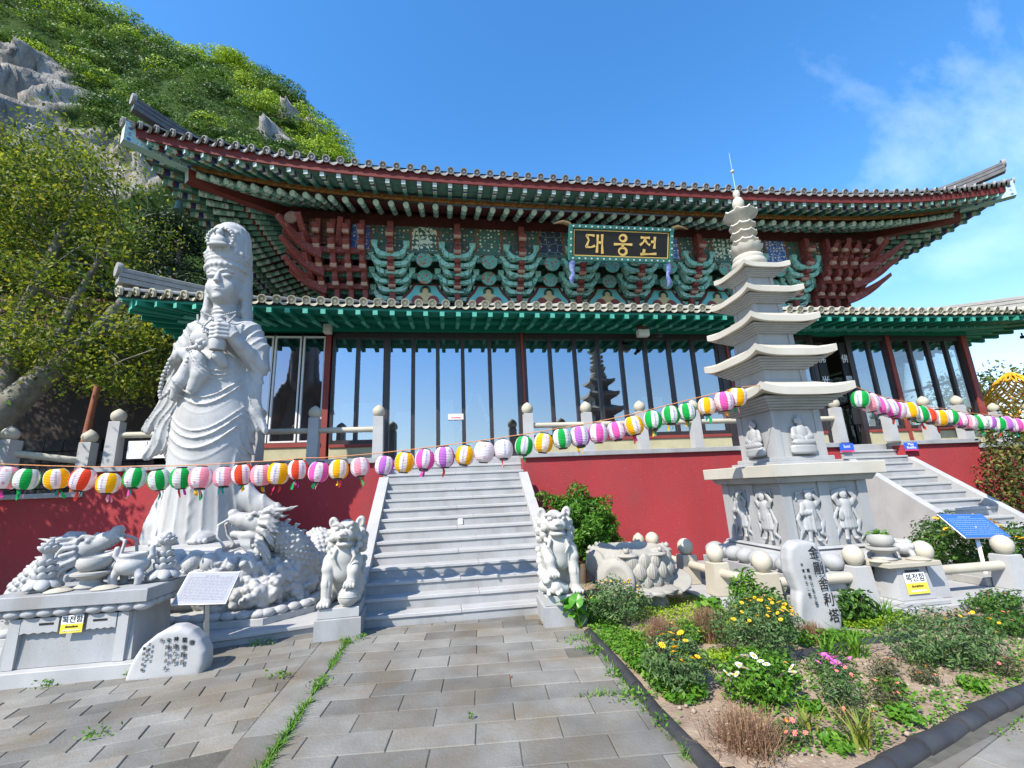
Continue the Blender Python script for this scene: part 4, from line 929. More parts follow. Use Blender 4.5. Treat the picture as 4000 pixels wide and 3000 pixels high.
    for s in (-1,1):
        c.ell((.11+s*.125,-.352,4.555),(.085,.05,.042),.015); c.path([(.11+s*.05,-.40,4.538),(.11+s*.12,-.408,4.522),(.11+s*.20,-.36,4.538)],.011,.008,True)
        c.path([(.11+s*.03,-.395,4.63),(.11+s*.12,-.372,4.672),(.11+s*.22,-.315,4.635)],.014,.012); c.ell((.11+s*.14,-.27,4.36),(.10,.10,.12),.06)
    c.ell((.11,-.388,4.325),(.078,.03,.020),.010); c.ell((.11,-.384,4.282),(.062,.03,.020),.010); c.path([(.035,-.385,4.305),(.11,-.425,4.302),(.185,-.385,4.305)],.008,.005,True); c.ell((.11,-.33,4.16),(.085,.06,.06),.04); c.ell((.11,-.39,4.70),.020,.006)
    # hands: left one lies across the body, right one closes on the vase
    c.ell((-.20,-.47,3.06),(.15,.065,.105),.03,False,(0,R(18),0))
    for k in range(4): c.path([(-.10+.01*k,-.52,3.115-.048*k),(.02,-.555,3.045-.050*k),(.085-.02*k,-.55,2.955-.045*k)],[.036,.033,.026],.008)
    c.path([(-.16,-.52,3.13),(-.02,-.57,3.15),(.06,-.57,3.11)],[.036,.032,.026],.012)
    c.ell((.50,-.53,3.40),(.095,.085,.145),.03)
    for k in range(4): c.path([(.46,-.60,3.515-.068*k),(.34,-.665,3.515-.070*k),(.22,-.63,3.505-.070*k),(.19,-.56,3.50-.07*k)],[.038,.036,.032,.026],.008)
    c.path([(.45,-.58,3.53),(.36,-.62,3.60),(.27,-.60,3.60)],[.036,.032,.026],.012)
    for a,b,n_ in (((-.33,-.42,3.05),(-.40,-.36,3.04),3),((.56,-.44,3.30),(.62,-.38,3.24),3)):
        for k in range(n_): t=k/2; p=[a[i]+(b[i]-a[i])*t for i in range(3)]; c.ell(p,(.06,.115,.12),.012)
    # cloth gathered at the waist, knot and falling sashes
    c.path([(.02,-.50,2.98),(.05,-.47,2.7),(-.05,-.45,2.45)],[.10,.12,.09],.05); c.path([(-.12,-.45,2.95),(-.25,-.40,2.6),(-.36,-.34,2.35)],[.10,.13,.08],.05); c.path([(.30,-.48,3.02),(.36,-.42,2.9)],[.10,.08],.04)
    # folds
    def folds(X,Y,Z):
        u=X-.12; front=np.clip((.10-Y)/.25,0,1)
        sw=lambda q,lo,hi:np.clip((q-lo)/.05,0,1)*np.clip((hi-q)/.05,0,1)
        rg=lambda q:(1-np.abs(np.sin(q)))**2.2
        cut=lambda w:np.clip((w-np.abs(u))/.10,0,1)
        # swags: each one leaves plain cloth between, spacing widens downwards
        p1=Z-1.15*(u+.03)**2-.05*u; q1=np.sqrt(np.clip(1.86-p1,0,2)); d=-.046*rg(q1*math.pi/.155)*sw(p1,1.26,1.80)*cut(.58)
        p2=Z-1.45*(u+.06)**2+.12*u; q2=np.sqrt(np.clip(2.42-p2,0,2)); d=d-.044*rg(q2*math.pi/.16)*sw(p2,2.02,2.40)*cut(.54)
        p3=Z-2.2*(u-.17)**2; d=d-.036*rg(p3*math.pi/.075)*sw(p3,2.60,2.84)*cut(.46)
        # falling folds of the skirt: broad, fanning out to the hem
        k=.17+.05*np.clip(1-Z,0,1); ph=(u/k+.12*np.sin(Z*1.7+u*3))*math.pi
        v=(1-np.abs(np.sin(ph)))**2.0
        low=np.clip((1.16-Z+1.0*u*u)/.2,0,1)*np.clip((Z-.0)/.10,0,1); d=d-.024*v*low
        zig=np.abs(((Z*4.2)%1)-.5)*.10; mid=np.exp(-((u+.02-zig)/.035)**2)*np.clip((1.0-Z)/.2,0,1)*np.clip((Z-.05)/.1,0,1); d=d-.012*mid
        # sleeves: scalloped, cascading edges
        sl=np.clip((np.abs(u)-.50)/.10,0,1)*np.clip((3.30-Z)/.4,0,1)*np.clip((Z-1.25)/.15,0,1)
        w=(1-np.abs(np.sin((np.abs(u)*1.0+.42*Z+.035*np.sin(Z*9))*math.pi/.115)))**2.0; d=d-.036*w*sl*np.clip((.25-Y)/.2,0,1)
        sh=np.clip((3.90-Z)/.2,0,1)*np.clip((Z-3.15)/.2,0,1)*np.clip((np.abs(u)-.34)/.1,0,1)
        d=d-.026*(1-np.abs(np.sin((np.abs(u)*1.0-Z*.75)*math.pi/.16)))**2.2*sh
        return d*np.where(np.abs(u)<.5,front,1)
    c.disp((-1.2,-.8,.02),(1.45,.6,3.95),folds)
    def veil(X,Y,Z):
        t=np.arctan2(Y+.03,X-.10); return -.014*(1-np.abs(np.sin(t*9)))*np.clip((Z-4.95)/.2,0,1)*np.clip((Y+.30)/.12,0,1)
    c.disp((-.5,-.6,4.9),(.75,.6,5.9),veil)
    return c.mesh('figure',MARB)
link('figure',make_statue(),st)
MB().lathe([(0,0),(.11,.0),(.125,.05),(.13,.16),(.12,.22),(.07,.29),(.055,.34),(.075,.40),(.085,.50),(.09,.58),(.07,.58),(.06,.54)],18,(.30,-.545,3.10)).build('vase',MARB,st,60)
mb=MB()
for k in range(5): t=2*math.pi*k/5; mb.ball((.07+.05*math.cos(t),-.60,3.19+.05*math.sin(t)),(.05,.05,.06),8,6)
mb.ball((.07,-.63,3.21),.05,8,6); mb.build('lotus_bud',MARB,st,60)
mb=MB()
def beads(pts,r,gap):
    P=[Vector(p) for p in pts]; L=[0]
    for a,b in zip(P,P[1:]): L.append(L[-1]+(b-a).length)
    n=int(L[-1]/gap)
    for i in range(n+1):
        s=L[-1]*i/n; k=max(j for j in range(len(L)-1) if L[j]<=s+1e-9) if s<L[-1] else len(L)-2; t=(s-L[k])/(L[k+1]-L[k]); mb.ball(P[k].lerp(P[k+1],t),r,8,5)
beads([(-.34,-.44,3.12),(-.46,-.42,2.98),(-.56,-.38,2.7),(-.60,-.34,2.45),(-.58,-.34,2.32),(-.46,-.38,2.40),(-.30,-.44,2.62),(-.16,-.52,2.86),(-.12,-.54,2.97)],.036,.068); mb.build('prayer_beads',MARB,st,60)
mb=MB(); beads([(-.20,-.28,3.82),(-.14,-.36,3.66),(0,-.42,3.58),(.12,-.44,3.70),(.24,-.42,3.58),(.36,-.38,3.66),(.42,-.30,3.82)],.020,.036); beads([(-.0,-.42,3.58),(.02,-.47,3.45),(.14,-.50,3.42)],.020,.036); beads([(-.16,-.26,3.90),(.12,-.38,3.74),(.40,-.26,3.90)],.018,.034); mb.build('necklace',MARB,st,60)
# ------------------------------------------------------------------ dragon pedestal
pd=wthing('dragon_pedestal','white stone pedestal carved with two dragons among clouds','pedestal',(-4.1,1.4,.14))
pl=[(-6.0,.62),(-5.5,.08),(-2.5,.08),(-2.02,.60),(-2.02,2.84),(-6.0,2.84)]
MB().frus(pl,None,.138,.225,0,.006).build('plinth',MARB,pd)
inn=[(-5.93,.66),(-5.46,.15),(-2.54,.15),(-2.09,.64),(-2.09,2.82),(-5.93,2.82)]
MB().frus(inn,None,.224,.30).build('moulding_core',MARB,pd)
pt_=[]
for a,b in zip(pl[1:4],pl[2:5]): 
    a=Vector(a);b=Vector(b); n=max(2,round((b-a).length/.175)); d=(b-a).normalized(); nr=Vector((d.y,-d.x))
    for i in range(n): pt_.append((a.lerp(b,(i+.5)/n)-nr*.075,math.atan2(d.y,d.x)))
pm=MB().ball((0,0,0),(.105,.085,.058),12,8).mesh('petal',MARB,60)
for p,a in pt_: link('petal',pm,pd,(p.x,p.y,.262),(0,0,a))
def make_pedestal():
    c=Carve((-6.0,-.05,.20),(-1.95,2.8,1.85),.0165); r=np.random.default_rng(4)
    c.box((-4.05,1.55,.60),(1.30,1.10,.42),.25,.1); c.box((-4.15,1.45,1.00),(.90,.92,.085),.05,.03); c.ell((-2.72,1.25,.52),(.55,.80,.40),.1); c.ell((-5.2,1.1,.48),(.55,.70,.36),.1); c.ell((-3.0,.62,.45),(.55,.40,.28),.1)
    def surf(n,test):
        q=np.argwhere(np.abs(c.f)<c.h*.8); q=q[r.permutation(len(q))]; P=c.lo+q*c.h; P=P[test(P)]; return P[:n]
    # clouds in two sizes, each with a curl
    for n,lo,hi in ((190,.07,.12),(520,.032,.062)):
        for p in surf(n,lambda P:(P[:,2]>.26)&(P[:,2]<1.0)&((P[:,1]<1.3)|(P[:,0]>-2.7))&~((P[:,0]>-4.6)&(P[:,0]<-3.4)&(P[:,2]>.95))):
            q=r.uniform(lo,hi); c.ell(p,(q,q,q),.006); a=r.uniform(0,6.28); c.ell((p[0]+q*.3*math.cos(a),p[1]-q*.75,p[2]+q*.3*math.sin(a)),q*.45,.003)
    # ribbed shells under the feet
    for j,z in enumerate((.90,.70)):
        for i in range(6):
            x=-4.45+.22*i+.11*j; y=.40-.06*j; c.ell((x,y,z),(.112,.12,.135),.006)
            c.disp((x-.13,y-.2,z-.15),(x+.13,y+.0,z+.15),lambda X,Y,Z:.012*np.abs(np.sin((X-x)*90*(1+.8*(Z-z))))*np.clip(1-((X-x)/.12)**2,0,1)*np.clip(1-((Z-z)/.14)**2,0,1))
    def dragon(neck,rad,head,sg,sc=1.0,pit=0.0):
        hx,hy,hz=head; c.path(neck,rad,.02)
        cp,sp_=math.cos(pit),math.sin(pit)
        def H(a,b,d): a,d=(a*cp-d*sp_)*sc,(a*sp_+d*cp)*sc; return (hx+sg*a,hy+b*sc,hz+d)
        c.ell(H(-.04,.03,.02),(.17*sc,.14*sc,.13*sc),.03)
        # upper jaw with curled nose, lower jaw, open mouth with teeth
        c.path([H(.02,.0,.05),H(.18,-.01,.06),H(.29,-.01,.08)],[.125*sc,.10*sc,.085*sc],.02); c.ell(H(.33,-.01,.14),(.065*sc,.075*sc,.055*sc),.012)
        c.path([H(-.02,.0,-.09),H(.14,-.01,-.13),H(.27,-.01,-.12)],[.085*sc,.06*sc,.045*sc],.01)
        for k in range(5): c.cap(H(.14+.05*k,-.055,.015),H(.145+.05*k,-.058,-.035),.014*sc,.006*sc,.003)
        for k in (-1,1):
            c.ell(H(.07,-.0+k*.10,.11),.04*sc,.005); c.path([H(.13,k*.09,.13),H(.03,k*.11,.175),H(-.07,k*.10,.15)],[.018*sc,.028*sc,.012*sc],.006)
            c.path([H(-.04,k*.06,.14),H(-.18,k*.08,.23),H(-.33,k*.09,.25),H(-.44,k*.08,.31)],[.034*sc,.03*sc,.022*sc,.008*sc],.008)
            c.path([H(.34,k*.06,.07),H(.44,k*.10,-.02),H(.40,k*.14,-.16),H(.30,k*.14,-.26),H(.34,k*.13,-.38)],[.018*sc,.02*sc,.018*sc,.016*sc,.008*sc],.004)
        # combed mane and beard
        for k in range(22):
            u=(k%11)/10; z0=.22-.46*u+r.uniform(-.02,.02); y0=-.03-.11*math.sin(u*3.1)+(.05 if k>10 else 0)+r.uniform(-.02,.02); lq=r.uniform(.75,1.15); c.path([H(-.06,y0,z0),H((-.18)*lq,y0-.05,z0+.05-.12*u),H((-.29+.04*u)*lq,y0-.03,z0+.01-.24*u),H((-.37+.14*u)*lq,y0+.02,z0+.06-.38*u)],[.026*sc,.026*sc,.020*sc,.006*sc],.002)
        for k in range(6): c.path([H(.04+.03*k,-.04,-.13),H(.02+.02*k,-.06,-.24),H(-.04+.02*k,-.05,-.32)],[.02*sc,.018*sc,.006*sc],.003)
        # crest along the neck
        for k in range(8):
            t=k/7*(len(neck)-1); i=min(int(t),len(neck)-2); u=t-i; p=[neck[i][j]*(1-u)+neck[i+1][j]*u for j in range(3)]; R0=rad[i]*(1-u)+rad[i+1]*u
            c.path([(p[0],p[1]-.02,p[2]+R0*.9),(p[0]-sg*.07,p[1],p[2]+R0*.9+.09),(p[0]-sg*.13,p[1],p[2]+R0*.9+.10)],[.035,.028,.007],.005)
    # overlapping scales on everything thick enough, drawn before the heads
    n1=[(-2.42,1.25,.50),(-2.30,1.02,.78),(-2.42,.84,1.04),(-2.68,.70,1.22)]; n2=[(-5.62,.62,.40),(-5.48,.42,.66),(-5.22,.34,.90),(-4.95,.30,1.06)]; n3=[(-2.42,1.0,.42),(-2.22,1.30,.74),(-2.20,1.62,.98),(-2.40,1.95,1.0),(-2.52,2.15,.7)]
    c.path(n3,[.15,.17,.18,.18,.16],.01); c.ell((-2.20,1.42,.70),(.07,.12,.11),.02,True)
    for nk,rd_,cnt in ((n1,[.18,.19,.19,.17],230),(n2,[.18,.20,.20,.18],230),(n3,[.15,.17,.18,.18,.16],260)):
        c.path(nk,rd_,.01)
        for k in range(cnt):
            t=(k+.5)/cnt*(len(nk)-1); i=min(int(t),len(nk)-2); u=t-i; p=Vector(nk[i]).lerp(Vector(nk[i+1]),u); ax=(Vector(nk[i+1])-Vector(nk[i])).normalized(); R0=rd_[i]*(1-u)+rd_[i+1]*u
            e1=ax.orthogonal().normalized(); e2=ax.cross(e1); th=k*2.39996; d=e1*math.cos(th)+e2*math.sin(th); q=p+d*(R0+.002); c.ell((q.x,q.y,q.z),.033,.002)
    dragon(n1,[.17,.18,.18,.16],(-2.86,.62,1.33),-1,1.08,R(8)); dragon(n2,[.17,.19,.19,.17],(-4.74,.28,1.15),1,1.08,R(16))
    # claw in front
    c.path([(-2.75,.75,.75),(-2.95,.42,.70),(-3.15,.32,.62)],[.09,.075,.05],.01)
    for k in range(4): c.path([(-3.12,.33,.63),(-3.26-.02*k,.27,.70-.07*k),(-3.34,.25,.66-.08*k)],[.035,.028,.008],.004)
    return c.mesh('carved_rock',MARB)
link('carved_rock',make_pedestal(),pd)
MB().box(-5.0,-3.3,.55,2.5,1.04,1.082,0,.01).build('footing_slab',MARBY,pd)
# ------------------------------------------------------------------ guardian lions
def make_lion(s,cub):
    c=Carve((-.36,-.50,-.03),(.36,.44,1.12),.0105); X=lambda x:s*x
    c.path([(0,.16,.20),(0,.02,.42),(0,-.08,.60)],[.21,.20,.18],.04); c.ell((0,-.14,.56),(.175,.14,.20),.05); c.ell((0,-.13,.40),(.14,.12,.14),.05)
    for k in (-1,1): c.ell((k*.15,.12,.15),(.095,.17,.155),.03); c.ell((k*.17,-.05,.045),(.06,.13,.05),.02); c.ell((k*.16,-.14,.50),(.085,.09,.12),.04)
    # straight leg and raised leg
    c.path([(X(-.16),-.17,.46),(X(-.175),-.20,.26),(X(-.175),-.21,.07)],[.075,.066,.06],.02); c.ell((X(-.175),-.20,.44),(.07,.06,.07),.02); c.ell((X(-.18),-.26,.045),(.078,.10,.05),.02)
    c.path([(X(.15),-.17,.46),(X(.15),-.26,.40),(X(.13),-.27,.28)],[.075,.068,.06],.02); c.ell((X(.15),-.24,.44),(.065,.06,.06),.02); c.ell((X(.12),-.31,.265),(.078,.09,.05),.02)
    for k in range(4):
        c.ell((X(-.18)-.055+.037*k,-.345,.04),(.02,.03,.034),.006); c.ell((X(.12)-.055+.037*k,-.385,.25),(.02,.026,.036),.006)
    for x in (-.03,.03): c.path([(X(-.175)+x,-.26,.30),(X(-.175)+x,-.27,.10)],.010,.006,True) if x>0 else None
    # head with muzzle, open or closed mouth, brows, ears, curls
    hx=s*.03; c.ell((hx,-.08,.76),(.17,.14,.16),.03); c.ell((hx,-.17,.87),(.165,.15,.14),.03); c.ell((hx,-.30,.835),(.115,.085,.075),.03); c.ell((hx,-.27,.735),(.105,.085,.042),.02)
    if cub: c.ell((hx,-.345,.775),(.11,.06,.010),.006,True)
    else:
        c.ell((hx,-.36,.785),(.095,.085,.026),.008,True)
        for k in (-1,1): c.ell((hx+k*.06,-.345,.795),(.014,.014,.024),.004)
    c.ell((hx,-.385,.875),(.042,.035,.032),.012); 
    for k in (-1,1):
        c.ell((hx+k*.030,-.395,.860),(.022,.02,.018),.008); c.ell((hx+k*.085,-.285,.925),(.042,.04,.036),.010); c.ell((hx+k*.085,-.318,.928),.020,.004)
        c.path([(hx+k*.03,-.315,.955),(hx+k*.09,-.305,.985),(hx+k*.15,-.24,.965)],[.024,.03,.018],.01)
        c.ell((hx+k*.165,-.10,.985),(.062,.04,.085),.02,False,(0,k*.35,0)); c.ell((hx+k*.172,-.145,.985),(.036,.03,.055),.008,True)
        for (x,y,z,r_) in ((.185,-.12,.86,.062),(.205,-.10,.76,.066),(.20,-.08,.66,.060),(.165,-.20,.80,.045),(.175,-.19,.71,.047),(.14,-.23,.65,.038),(.17,.02,.90,.06),(.20,.03,.80,.065),(.19,.05,.70,.06)):
            c.ell((hx+k*x,y,z),r_,.010); c.ell((hx+k*(x+.4*r_),y-.62*r_,z+.15*r_),r_*.42,.004)
        c.path([(hx+k*.10,-.27,.66),(hx+k*.13,-.29,.58),(hx+k*.08,-.30,.49)],[.026,.022,.008],.008)
    for z in (.95,.84,.72): c.ell((0,.10,z),(.10,.07,.07),.02)
    c.path([(s*.10,.30,.10),(s*.16,.34,.32),(s*.10,.32,.46)],[.05,.07,.03],.02)
    for k in range(6): c.ell((s*(.19+.015*(k%2)),.22+.02*k,.10+.075*k),.05,.01)
    if cub:
        c.path([(X(.22),-.20,.10),(X(.10),-.30,.10),(X(-.02),-.27,.07)],[.08,.085,.06],.02); c.ell((X(.20),-.30,.19),(.075,.075,.065),.015); c.ell((X(.22),-.36,.175),(.045,.04,.03),.01)
        for k in range(7): c.ell((X(.04+.05*(k%4)),-.36+.01*k,.06+.05*(k//4)),.030,.006)
        for k in (0,1): c.ell((X(.08+.12*k),-.37,.035),(.03,.05,.03),.008)
    return c.mesh('lion_body',LIONM)
def lion(label,x,y,s,cub,rz=0):
    t=thing('guardian_lion',label,'lion statue',(x,y,0),rz)
    MB().box(-.27,.27,-.36,.36,-.02,.255,0,.008).build('pedestal',GRAN,t); MB().box(-.24,.24,-.335,.32,.256,.372,0,.007).build('base_slab',GRANW,t)
    link('lion_body',make_lion(s,cub),t,(0,0,.372))
    if not cub:
        mb=MB(); mb.ball((s*.105,-.275,.372+.118),.122,20,14); b=mb.build('carved_ball',LIONM,t,60)
        for k in range(3):
            mb=MB(); mb.tube([(s*.105+.1235*math.cos(a)*1.0,-.275+.1235*math.sin(a)*math.cos(1.05*k),.490+.1235*math.sin(a)*math.sin(1.05*k)) for a in np.linspace(0,2*math.pi,25)],.005,5,0,False); mb.build('ribbon',LIONM,b)
lion('seated stone lion with open jaws and a paw on a carved ball',-1.505,-.02,1,False,R(3))
lion('seated stone lion with closed jaws and a paw on its cub',1.30,-.30,-1,True,R(-3))
# ------------------------------------------------------------------ five storey pagoda
PX,PY=5.21,.075
pg=thing('stone_pagoda','tall pale stone pagoda with five curved roofs and relief guardians','pagoda',(PX,PY,.1))
ZB=.1
def sqp(h): return [(-h,-h),(h,-h),(h,h),(-h,h)]
def slab(name,h0,h1,z0,z1,mat=PAGM,b=.006,par=pg): return MB().frus(sqp(h0),sqp(h1),z0-ZB,z1-ZB,0,b).build(name,mat,par)
slab('plinth',1.12,1.12,.10,.24); slab('plinth',1.02,1.02,.241,.46)
# lotus base with rounded petals
slab('lotus_core',.92,.70,.461,.70)
pe=MB().ball((0,0,0),(.125,.16,.115),12,8).mesh('petal',PAGM,60)
for k in range(4):
    for i in range(7):
        a=-.84+.28*i; ang=k*math.pi/2; x,y=a,-.90; link('petal',pe,pg,(x*math.cos(ang)-y*math.sin(ang),x*math.sin(ang)+y*math.cos(ang),.565-ZB),(R(-28),0,0) if False else (0,0,ang))
slab('step',.74,.72,.70,.735)
core=slab('podium',.655,.665,.735,1.615,b=.003)
def pilasters(h0,h1,z0,z1,w,par,mid=False):
    for sx in (-1,1):
        for sy in (-1,1):
            q=lambda h:[(sx*h-(w if sx>0 else 0),sy*h-(w if sy>0 else 0)),(sx*h+(w if sx<0 else 0),sy*h-(w if sy>0 else 0)),(sx*h+(w if sx<0 else 0),sy*h+(w if sy<0 else 0)),(sx*h-(w if sx>0 else 0),sy*h+(w if sy<0 else 0))]
            MB().frus(q(h0),q(h1),z0-ZB,z1-ZB,0,.004).build('pilaster',PAGM,par)
    if mid:
        for k in range(4):
            mb=MB(); mb.box(-w*.55,w*.55,-h0,-h0+.06,z0-ZB,z1-ZB,0,.004); mb.tf(Matrix.Rotation(k*math.pi/2,4,'Z')); mb.build('pilaster',PAGM,par)
pilasters(.69,.70,.735,1.614,.155,pg,True)
slab('cornice',.76,.80,1.616,1.70); slab('slab',.885,.89,1.701,1.875,PAGR,.008)
slab('step',.55,.55,1.876,1.925); slab('step',.48,.48,1.926,1.99)
BH=[(.425,.425,1.99,2.715),(.375,.37,3.17,3.378),(.322,.318,3.80,3.999),(.268,.264,4.37,4.558),(.229,.226,4.89,5.056)]
TIP=[(.793,3.087),(.704,3.709),(.616,4.28),(.52,4.812),(.434,5.282)]
for i,((h0,h1,z0,z1),(ht,zt)) in enumerate(zip(BH,TIP)):
    slab('body',h0-.016,h1-.016,z0,z1+.01,b=0); pilasters(h0,h1,z0,z1,h0*.27,pg)
    sc=ht/.793; lift=.085*sc; zm=zt-lift; th=.115*sc**.6
    # stepped underside
    n=5; hs=h1+.02; he=ht*.86; zlo=z1; zhi=zm-th+.01
    for k in range(n):
        a=hs+(he-hs)*(k+.6)/n; slab('cornice_step',a,a,zlo+(zhi-zlo)*k/n,zlo+(zhi-zlo)*(k+1)/n-.001,PAGM,.003)
    # curved roof
    mb=MB(); znext=(BH[i+1][2] if i<4 else 5.315); hn=(BH[i+1][0]+.05 if i<4 else .24)
    N=24; rings=[]
    def side(h,zf,dz): 
        out=[]
        for k in range(4):
            for j in range(N):
                s_=-1+2*j/N; cs=abs(s_)**4; hh=h*(.972+.028*cs); x,y=s_*hh,-hh; a=k*math.pi/2
                out.append((x*math.cos(a)-y*math.sin(a),x*math.sin(a)+y*math.cos(a),zf+dz*abs(s_)**4-ZB))
        return out
    rings=[side(ht*.80,zm-th+.012,lift*.45),side(ht,zm-th,lift),side(ht,zm,lift),side(ht*.90,zm+.022,lift*.72),side((ht+hn)/2,zm+(znext-zm)*.42,lift*.22),side(hn,znext-.01,0),side(hn,znext,0)]
    k_=4*N; mb.add([p for r_ in rings for p in r_],[(r*k_+j,r*k_+(j+1)%k_,(r+1)*k_+(j+1)%k_,(r+1)*k_+j) for r in range(len(rings)-1) for j in range(k_)]+[tuple(reversed(range(k_))),tuple(range(6*k_,7*k_))]); mb.build('roof',PAGR,pg,35)
# finial
def lathe_part(name,prof,fn=None,n=32): return MB().lathe([(r,z-ZB) for r,z in prof],n,(0,0,0),0,fn).build(name,PAGR,pg,50)
lathe_part('finial_bowl',[(.20,5.31),(.265,5.34),(.285,5.40),(.27,5.45),(.235,5.455),(.25,5.50),(.245,5.54),(.20,5.57)])
lathe_part('finial_lotus',[(.13,5.57),(.19,5.60),(.25,5.68),(.265,5.74),(.22,5.75),(.14,5.73)],lambda r,z,t:(r*(1+.07*math.cos(10*t)),.02*math.cos(10*t)*(r>.2)))
for z in (5.76,5.92,6.08):
    lathe_part('finial_ring',[(.095,z-.04),(.12,z+.005),(.20,z+.03),(.222,z+.06),(.215,z+.085),(.15,z+.09),(.10,z+.09),(.095,z+.14)],lambda r,z_,t:(r,.035*max(0,math.cos(8*t))*(r>.19)))
lathe_part('finial_canopy',[(.10,6.20),(.14,6.28),(.26,6.335),(.29,6.385),(.275,6.41),(.17,6.42),(.11,6.44),(.09,6.52)],lambda r,z_,t:(r,.05*max(0,math.cos(8*t))*(r>.22)))
lathe_part('finial_jewel',[(.06,6.52),(.095,6.57),(.10,6.66),(.075,6.73),(.04,6.76),(.055,6.80),(.062,6.85),(.045,6.90),(0,6.92)])
ROD=M('lightning_rod',(.32,.50,.46),(.25,.42,.40),20,.4,metal=.5)
rod=MB().tube([(0,0,6.9-ZB),(0,0,7.74-ZB)],[.012,.006],6).build('lightning_rod',ROD,pg); MB().ball((0,0,7.33-ZB),.036,10,7).build('rod_ball',PAGR,rod,60)
# reliefs
def make_guardian(v):
    c=Carve((-.22,-.16,-.02),(.24,.06,.70),.009)
    s=1 if v==0 else -1
    c.cap((0,-.02,.44),(s*.01,-.03,.30),.085,.075,.02); c.ell((s*.01,-.055,.565),(.052,.05,.062),.01); c.ell((s*.01,-.04,.62),(.062,.04,.03),.01)
    c.ell((s*.01,-.10,.56),(.014,.02,.016),.005); c.ell((s*.01,-.085,.53),(.022,.02,.01),.004)
    for k in (-1,1): c.ell((s*.01+k*.02,-.095,.578),(.013,.012,.008),.003); c.ell((k*.085,-.03,.45),(.045,.045,.045),.015)
    if v==0: c.path([(-.09,-.04,.45),(-.13,-.07,.36),(-.02,-.10,.36)],[.036,.033,.026],.01); c.path([(.09,-.04,.45),(.14,-.05,.50),(.08,-.06,.56)],[.036,.03,.024],.01); c.cap((0,-.11,.38),(.01,-.10,.12),.016,.012,.005)
    else: c.path([(-.09,-.04,.45),(-.15,-.05,.52),(-.08,-.05,.60)],[.036,.03,.026],.01); c.path([(.09,-.04,.45),(.15,-.05,.52),(.08,-.05,.60)],[.036,.03,.026],.01); c.ell((-.10,-.08,.30),(.035,.02,.06),.01)
    c.fn((-.2,-.2,.14),(.2,.1,.36),lambda X,Y,Z:np.sqrt((X/(.13-.20*(Z-.14)))**2+((Y+.02)/(.075-.06*(Z-.14)))**2)*.07-.07+np.maximum(0,.15-Z)+np.maximum(0,Z-.34),.015)
    for k in (-1,1): c.path([(k*.04,-.03,.16),(k*.055,-.04,.03)],[.032,.026],.01); c.ell((k*.07,-.06,.015),(.03,.045,.02),.008)
    c.path([(-.10,-.02,.40),(-.18,-.02,.28),(-.14,-.03,.14),(-.19,-.02,.03)],[.02,.025,.025,.012],.008); c.path([(.10,-.02,.40),(.17,-.02,.24),(.12,-.03,.10),(.20,-.02,.05),(.16,-.02,-.0)],[.02,.025,.025,.02,.012],.008)
    c.path([(-.06,-.02,.63),(-.14,-.015,.60),(-.16,-.015,.52)],[.014,.018,.012],.006); c.path([(.06,-.02,.63),(.13,-.015,.64),(.15,-.015,.58)],[.014,.018,.012],.006)
    c.disp((-.2,-.2,.12),(.2,.1,.36),lambda X,Y,Z:-.006*(1-np.abs(np.sin(X*70))))
    return c.mesh('relief_guardian',PAGM)
def make_buddha():
    c=Carve((-.22,-.18,-.03),(.22,.05,.46),.009)
    c.ell((0,-.06,.23),(.09,.07,.11),.02); c.ell((0,-.06,.385),(.05,.055,.06),.01); c.ell((0,-.055,.44),(.025,.03,.02),.01); c.ell((0,-.09,.12),(.17,.08,.045),.02)
    for k in (-1,1): c.path([(k*.09,-.05,.28),(k*.125,-.08,.19),(k*.03,-.13,.16)],[.04,.038,.026],.012); c.ell((k*.055,-.05,.385),(.012,.02,.035),.006)
    c.ell((0,-.115,.38),(.012,.02,.018),.006)
    c.fn((-.22,-.2,-.02),(.22,.05,.09),lambda X,Y,Z:(np.sqrt((X/.19)**2+((Y+.06)/.10)**2)-1)*.10+np.maximum(0,np.abs(Z-.035)-.035),.01)
    c.disp((-.15,-.2,.08),(.15,.0,.33),lambda X,Y,Z:-.006*(1-np.abs(np.sin((Z+X*.8)*75))))
    return c.mesh('relief_buddha',PAGM)
G0,G1,BD=make_guardian(0),make_guardian(1),make_buddha()
for k in range(4):
    a=k*math.pi/2; rt=lambda x,y:(x*math.cos(a)-y*math.sin(a),x*math.sin(a)+y*math.cos(a))
    for s in (-1,1):
        x,y=rt(s*.29,-.668); o=link('relief_guardian',G0 if s<0 else G1,pg,(x,y,.80-ZB),(0,0,a),(1.12,.62,1.10))
    x,y=rt(0,-.418); link('relief_buddha',BD,pg,(x,y,2.05-ZB),(0,0,a),(1.15,.75,1.25))
# ------------------------------------------------------------------ fence round the pagoda on its slab
fs=wthing('stone_terrace','low granite slab that carries the fence round the pagoda','slab',(5.5,0,0))
FP=[(3.38,-1.45),(9.0,-1.45),(9.0,2.85),(3.38,2.85)]
def fslab(a,b,c,d,z0,z1,m=GRANW): return MB().box(a,b,c,d,z0,z1,0,.006).build('slab_stone',m,fs)
for i in range(5): x=3.38+1.124*i; fslab(x+.002,x+1.122,-1.45,-.35,-.02,.10)
for i in range(3): y=-.348+1.06*i; fslab(3.38,4.5,y,y+1.056,-.02,.099)
MB().box(4.502,8.99,-.348,2.83,-.02,.06).build('infill',GRAN,fs)
fn_=wthing('stone_fence','low cream stone fence with ball topped posts round the pagoda','fence',(5.4,-1.0,.1))
posts=[(3.68,.72),(3.70,-.10),(3.80,-.98),(5.10,-1.0),(6.12,-1.03),(7.42,-1.02),(3.66,1.9),(8.6,-1.0)]
